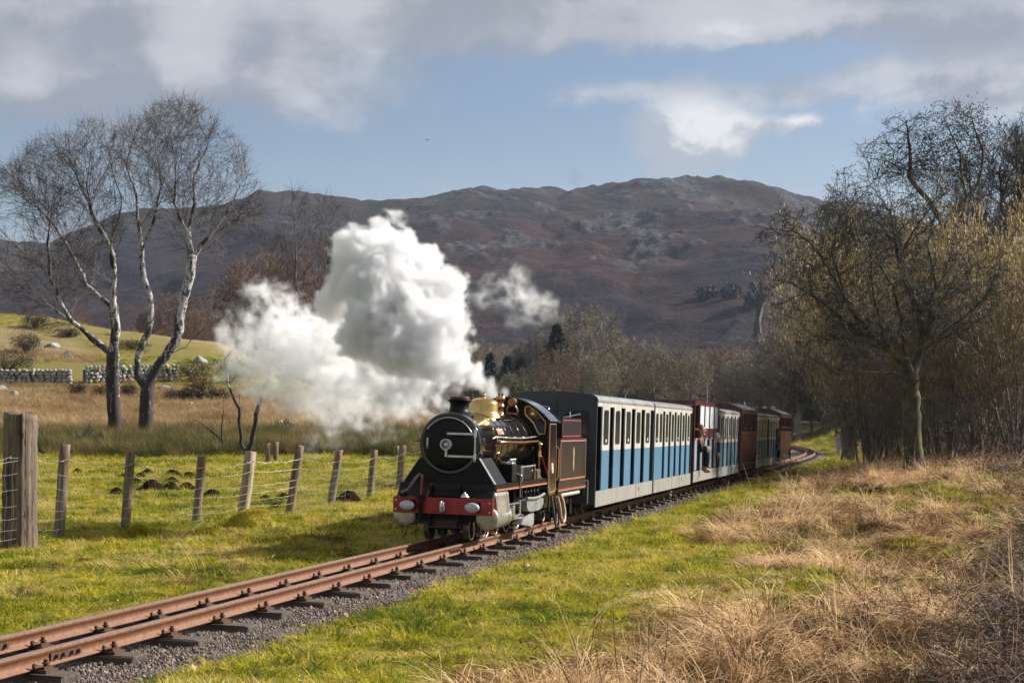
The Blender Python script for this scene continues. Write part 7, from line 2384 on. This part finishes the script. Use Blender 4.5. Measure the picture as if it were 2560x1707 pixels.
# big separate tussocks: each a clump of leaning tufts on its own hummock
nt_ = 420
X0, Y0 = sample(nt_, 6.6, 46, 1.05, 1050, 2800); dr, ru, ta, br = cover(X0, Y0)
ok = (dr > .25) & (br < .6) & clear(X0, Y0, 1.2); X0, Y0 = X0[ok], Y0[ok]
for nm, cl, lo_, hi_, rr_, sm_ in (('tussock_straw', c_straw, 5, 11, .30, .85), ('tussock_brown', c_brown, 3, 8, .30, .80)):
    cnt = rng.integers(lo_, hi_, len(X0)); big = rng.uniform(.7, 1.35, len(X0))
    X = np.repeat(X0, cnt) + rng.normal(size=cnt.sum()) * rr_ * np.repeat(big, cnt) * .6; Y = np.repeat(Y0, cnt) + rng.normal(size=cnt.sum()) * rr_ * np.repeat(big, cnt) * .6
    d = np.hypot(X - np.repeat(X0, cnt), Y - np.repeat(Y0, cnt))
    lay(nm, cl, X, Y, np.ones(len(X), bool), sm_ * .7, sm_ * 1.25, (8, .80, 40, 1.2), 4, 1.0, .25, float(0.0))
# brambles on the bank
X, Y = sample(5200, 6.2, 36, 1.0, 1900, 3000); dr, ru, ta, br = cover(X, Y)
lay('bramble_thicket', c_bramble, X, Y, rng.random(len(X)) < br * .7, .55, 1.05, (8, .62, 36, 1.1), 5)
X, Y = sample(1500, 16, 46, 1.0, 2050, 2950)
lay('bramble_edge', c_bramble, X, Y, (X > dry_edge(Y) * 1.0 + np.interp(Y, [16, 30, 46], [3.2, 4.0, 3.2])) & (X / Y * F + CX > 2300 + 8 * (Y - 16)) & (rng.random(len(X)) < .4), .6, 1.1, (10, .9, 45, 1.5), 5)
# rushes and meadow
X, Y = sample(9000, 44, 62, 1.5, -500, 1250); dr, ru, ta, br = cover(X, Y)
lay('rushes', c_rush, X, Y, (rng.random(len(X)) < ru) & clear(X, Y, 2.2), .55, 1.0, (40, 1, 60, 1.05))
X, Y = sample(16000, 50, 100, 1.5, -500, 1300); dr, ru, ta, br = cover(X, Y)
lay('meadow_grass', c_tan, X, Y, (rng.random(len(X)) < ta * .9) & clear(X, Y, 2.4), .6, 1.1, (50, .95, 100, 1.3))
X, Y = sample(7000, 60, 150, 1.3, -500, 1300); dr, ru, ta, br = cover(X, Y); hid = fbm(X * .3, Y * .2, 3)
lay('pasture_grass', c_tuft, X, Y, (ta < .5) & (hid > .42) & clear(X, Y, 3), 1.4, 2.4, (60, 1, 150, 1.5), 3)
X, Y = sample(3000, 37, 75, 1.2, 1850, 2950)
lay('undergrowth', c_bramble, X, Y, (lat(X, Y)[0] > np.interp(Y, [37, 60, 75], [6.5, 5.5, 5.5])) & (X > dry_edge(Y) - 1), 1.0, 2.0, (36, 1, 75, 1.3), 5)
X, Y = sample(5000, 45, 130, 1.2, 1700, 2700); l, t = lat(X, Y)
lay('far_verge', c_tuft, X, Y, (l > .9) & (l < 9) & (rng.random(len(X)) < .8), 1.4, 2.6, (45, 1, 130, 1.6), 3)
# fallen leaves on the mown verge
lm = []
for k in range(3):
    bm = bmesh.new(); bmesh.ops.create_grid(bm, x_segments=3, y_segments=2, size=.5)
    for v in bm.verts: v.co = Vector((v.co.x * 1.5, v.co.y * (1 - 1.2 * v.co.x ** 2), .22 * math.sin(3 * v.co.x + k) + .1 * abs(v.co.y)))
    me = bpy.data.meshes.new('fallen_leaf'); bm.to_mesh(me); bm.free(); me.materials.append(G_fallen); lm.append(me)
X, Y = sample(170, 6.3, 22, 1.0, 200, 2300)
lay('fallen_leaves', proto_coll('fallen_leaf', lm), X, Y, clear(X, Y, .5), .013, .030, (8, 1, 22, 1.3), 3, 1, .5, .06)

# ------------------------------------------------------------------ steam
def steam(name, label, blobs, lo, hi, vox, dens, amp, warp, edge, scale=1.0):
    """blobs: (centre, radius, strength); a dense voxel field of billows, evaluated once"""
    g = bpy.data.node_groups.new(name + '_field', 'GeometryNodeTree')
    g.interface.new_socket('Geometry', in_out='OUTPUT', socket_type='NodeSocketGeometry')
    go = g.nodes.new('NodeGroupOutput')
    n = NT(g)
    P = n.n('GeometryNodeInputPosition').outputs[0]

    def noise3(vec, sc, det):
        nd = n.n('ShaderNodeTexNoise'); n.put(nd.inputs['Vector'], vec); nd.inputs['Scale'].default_value = sc; nd.inputs['Detail'].default_value = det; nd.inputs['Roughness'].default_value = .55
        return nd.outputs['Color'], nd.outputs[0]

    w1, _ = noise3(P, 1.1 / scale, 2)
    Pw = n.v('ADD', P, n.v('SCALE', n.v('SUBTRACT', w1, (.5, .5, .5)), sc=warp))
    w2, _ = noise3(P, 3.6 / scale, 3)
    Pw = n.v('ADD', Pw, n.v('SCALE', n.v('SUBTRACT', w2, (.5, .5, .5)), sc=warp * .32))

    def vor(vec, sc):
        nd = n.n('ShaderNodeTexVoronoi', feature='F1'); n.put(nd.inputs['Vector'], vec); nd.inputs['Scale'].default_value = sc
        return nd.outputs['Distance']

    bil = n.m('ADD', n.m('MULTIPLY', n.m('SUBTRACT', .48, vor(Pw, 2.1 / scale)), amp), n.m('MULTIPLY', n.m('SUBTRACT', .45, vor(Pw, 4.8 / scale)), amp * .55))
    bil = n.m('ADD', bil, n.m('MULTIPLY', n.m('SUBTRACT', .45, vor(Pw, 10.5 / scale)), amp * .28))
    _, fb_ = noise3(Pw, 8.0 / scale, 8)
    fine = n.m('SUBTRACT', fb_, .5)
    acc = None
    _, f2 = noise3(n.v('ADD', Pw, (3.0, 7.0, 1.0)), 3.6 / scale, 8)
    thin = n.m('ADD', .07, n.m('MULTIPLY', n.ss(n.m('ADD', n.m('MULTIPLY', f2, .6), n.m('MULTIPLY', fb_, .4)), .42, .60), 1.5))
    for c_, r, k in blobs:
        d = n.v('DISTANCE', Pw, tuple(c_))
        s = n.m('ADD', n.m('SUBTRACT', r, d), n.m('MULTIPLY', bil, min(1.0, .35 + r / (.55 * scale))))
        s = n.m('ADD', s, n.m('MULTIPLY', fine, (.40 if k > .75 else .80) * scale * min(1, .4 + r)))
        s = n.m('MULTIPLY', n.ss(s, 0.0, edge * (1.0 if k > .75 else 5.5)), k if k > .75 else n.m('MULTIPLY', thin, k))
        acc = s if acc is None else n.m('MAXIMUM', acc, s)
    holes = n.ss(fb_, .34, .56)
    dn = n.m('MULTIPLY', n.m('MULTIPLY', acc, n.m('ADD', .45, n.m('MULTIPLY', holes, .75))), dens)
    vc = n.n('GeometryNodeVolumeCube')
    n.put(vc.inputs['Density'], dn)
    vc.inputs['Min'].default_value = lo; vc.inputs['Max'].default_value = hi
    for ax, a, b_ in (('X', lo[0], hi[0]), ('Y', lo[1], hi[1]), ('Z', lo[2], hi[2])): vc.inputs['Resolution ' + ax].default_value = max(8, int((b_ - a) / vox))
    sm = n.n('GeometryNodeSetMaterial'); sm.inputs['Material'].default_value = M_steam
    g.links.new(vc.outputs[0], sm.inputs[0]); g.links.new(sm.outputs[0], go.inputs[0])
    o = link(name, bpy.data.meshes.new(name))
    o.data.materials.append(M_steam)
    md = o.modifiers.new('field', 'NODES'); md.node_group = g
    tag(o, label, 'steam', None, 'stuff')
    return o


M_steam = bpy.data.materials.new('steam'); M_steam.use_nodes = True
nt = M_steam.node_tree; nt.nodes.clear()
so = nt.nodes.new('ShaderNodeOutputMaterial'); sp = nt.nodes.new('ShaderNodeVolumePrincipled')
sp.inputs['Color'].default_value = (.935, .938, .948, 1); sp.inputs['Density'].default_value = 1.0; sp.inputs['Anisotropy'].default_value = .12
sp.inputs['Density Attribute'].default_value = 'density'
nt.links.new(sp.outputs[0], so.inputs['Volume'])


def pb(px, py, rpx, Y, k=1.0):
    return (at(px, py, Y), rpx / F * Y, k)


main = [pb(1268, 986, 16, 19.0, .8), pb(1240, 968, 26, 19.1, .8), pb(1205, 945, 42, 19.3), pb(1150, 915, 62, 19.6), pb(1085, 885, 84, 20.0), pb(1010, 860, 96, 20.4), pb(930, 830, 100, 20.8), pb(1120, 830, 72, 20.2), pb(1060, 780, 92, 20.6), pb(960, 740, 110, 21.0), pb(1090, 720, 78, 20.9), pb(900, 690, 92, 21.4), pb(1010, 660, 92, 21.2), pb(930, 610, 80, 21.5), pb(1050, 640, 58, 21.2), pb(950, 560, 48, 21.5), pb(985, 545, 30, 21.5), pb(880, 610, 46, 21.6), pb(850, 760, 70, 21.8), pb(1150, 780, 42, 20.5)]
side = [pb(860, 880, 92, 22.2, .42), pb(770, 880, 100, 22.6, .42), pb(690, 850, 88, 22.9, .40), pb(610, 850, 66, 23.2, .36), pb(560, 850, 34, 23.3, .30), pb(700, 780, 62, 22.8, .38), pb(655, 730, 48, 22.9, .36), pb(630, 700, 26, 22.9, .30), pb(760, 960, 84, 22.4, .36), pb(860, 970, 84, 21.8, .38), pb(950, 970, 84, 21.0, .42), pb(660, 940, 66, 22.8, .32), pb(590, 930, 46, 23.0, .26), pb(1030, 960, 70, 20.4, .45), pb(830, 1030, 60, 21.8, .26), pb(920, 1040, 60, 21.0, .26), pb(1010, 1035, 46, 20.2, .26), pb(720, 1020, 44, 22.4, .22), pb(790, 1090, 26, 21.8, .24), pb(820, 1120, 18, 21.6, .22), pb(880, 1100, 24, 21.0, .18), pb(740, 1060, 24, 22.2, .2)]
wisp = [pb(1240, 700, 34, 20.6, .30), pb(1290, 730, 44, 20.7, .34), pb(1345, 755, 40, 20.8, .34), pb(1380, 775, 22, 20.8, .28), pb(1260, 675, 20, 20.6, .24), pb(1320, 790, 26, 20.8, .2), pb(1200, 740, 34, 20.5, .3), pb(1270, 780, 22, 20.6, .18), pb(525, 745, 14, 22.9, .2)]
side = [(c_, r * 1.24, min(.74, k * 1.4)) for c_, r, k in side] + [pb(1060, 985, 66, 20.0, .74), pb(970, 985, 72, 20.6, .74), pb(1130, 965, 56, 19.6, .74), pb(640, 900, 84, 23.0, .5), pb(880, 960, 84, 21.4, .74), pb(1020, 1030, 46, 20.2, .6), pb(850, 1090, 50, 21.2, .35), pb(950, 1085, 44, 20.6, .35), pb(770, 1110, 36, 22, .3)]
wisp = [(c_, r * 1.5, min(.74, k * 2.0)) for c_, r, k in wisp]
wisp += [pb(1175, 750, 46, 20.5, .5), pb(1215, 735, 44, 20.5, .5), pb(1255, 720, 50, 20.6, .5), pb(1310, 745, 62, 20.7, .45), pb(1300, 800, 50, 20.7, .3), pb(1350, 790, 44, 20.8, .35)]
allb = main + side + wisp
steam('steam_plume', 'billowing white steam plume drifting back and left from the engine', allb, (-4.6, 18.3, .40), (1.0, 24.6, 4.0), .024, 10.0, .25, .40, .075)
dr_ = [pb(1045, 1330, 15, 16.9, .5), pb(1020, 1352, 20, 16.8, .4), pb(1000, 1330, 16, 17.2, .25), pb(1252, 1352, 13, 16.6, .5), pb(1262, 1370, 10, 16.5, .4), pb(1240, 1362, 12, 16.6, .4), pb(1255, 1180, 24, 17.3, .25), pb(1275, 1220, 22, 17.4, .22), pb(1005, 1230, 24, 17.6, .14), pb(985, 1200, 22, 17.8, .12)]
steam('drain_steam', 'thin puffs of steam round the engine cylinders and wheels', dr_, (-1.45, 16.0, -.25), (.35, 18.3, .95), .016, 7.0, .06, .10, .03, .35)

# ------------------------------------------------------------------ valley haze
b = MB(); b.box(-2300, 2300, -95, 1760, -8, 260)
M_haze = bpy.data.materials.new('haze'); M_haze.use_nodes = True
nt = M_haze.node_tree; nt.nodes.clear()
ho = nt.nodes.new('ShaderNodeOutputMaterial'); hp = nt.nodes.new('ShaderNodeVolumePrincipled')
hp.inputs['Color'].default_value = (.60, .74, 1.0, 1); hp.inputs['Density'].default_value = .00010; hp.inputs['Anisotropy'].default_value = .2
nt.links.new(hp.outputs[0], ho.inputs['Volume'])
o = b.build('haze', [M_haze]); tag(o, kind='stuff')
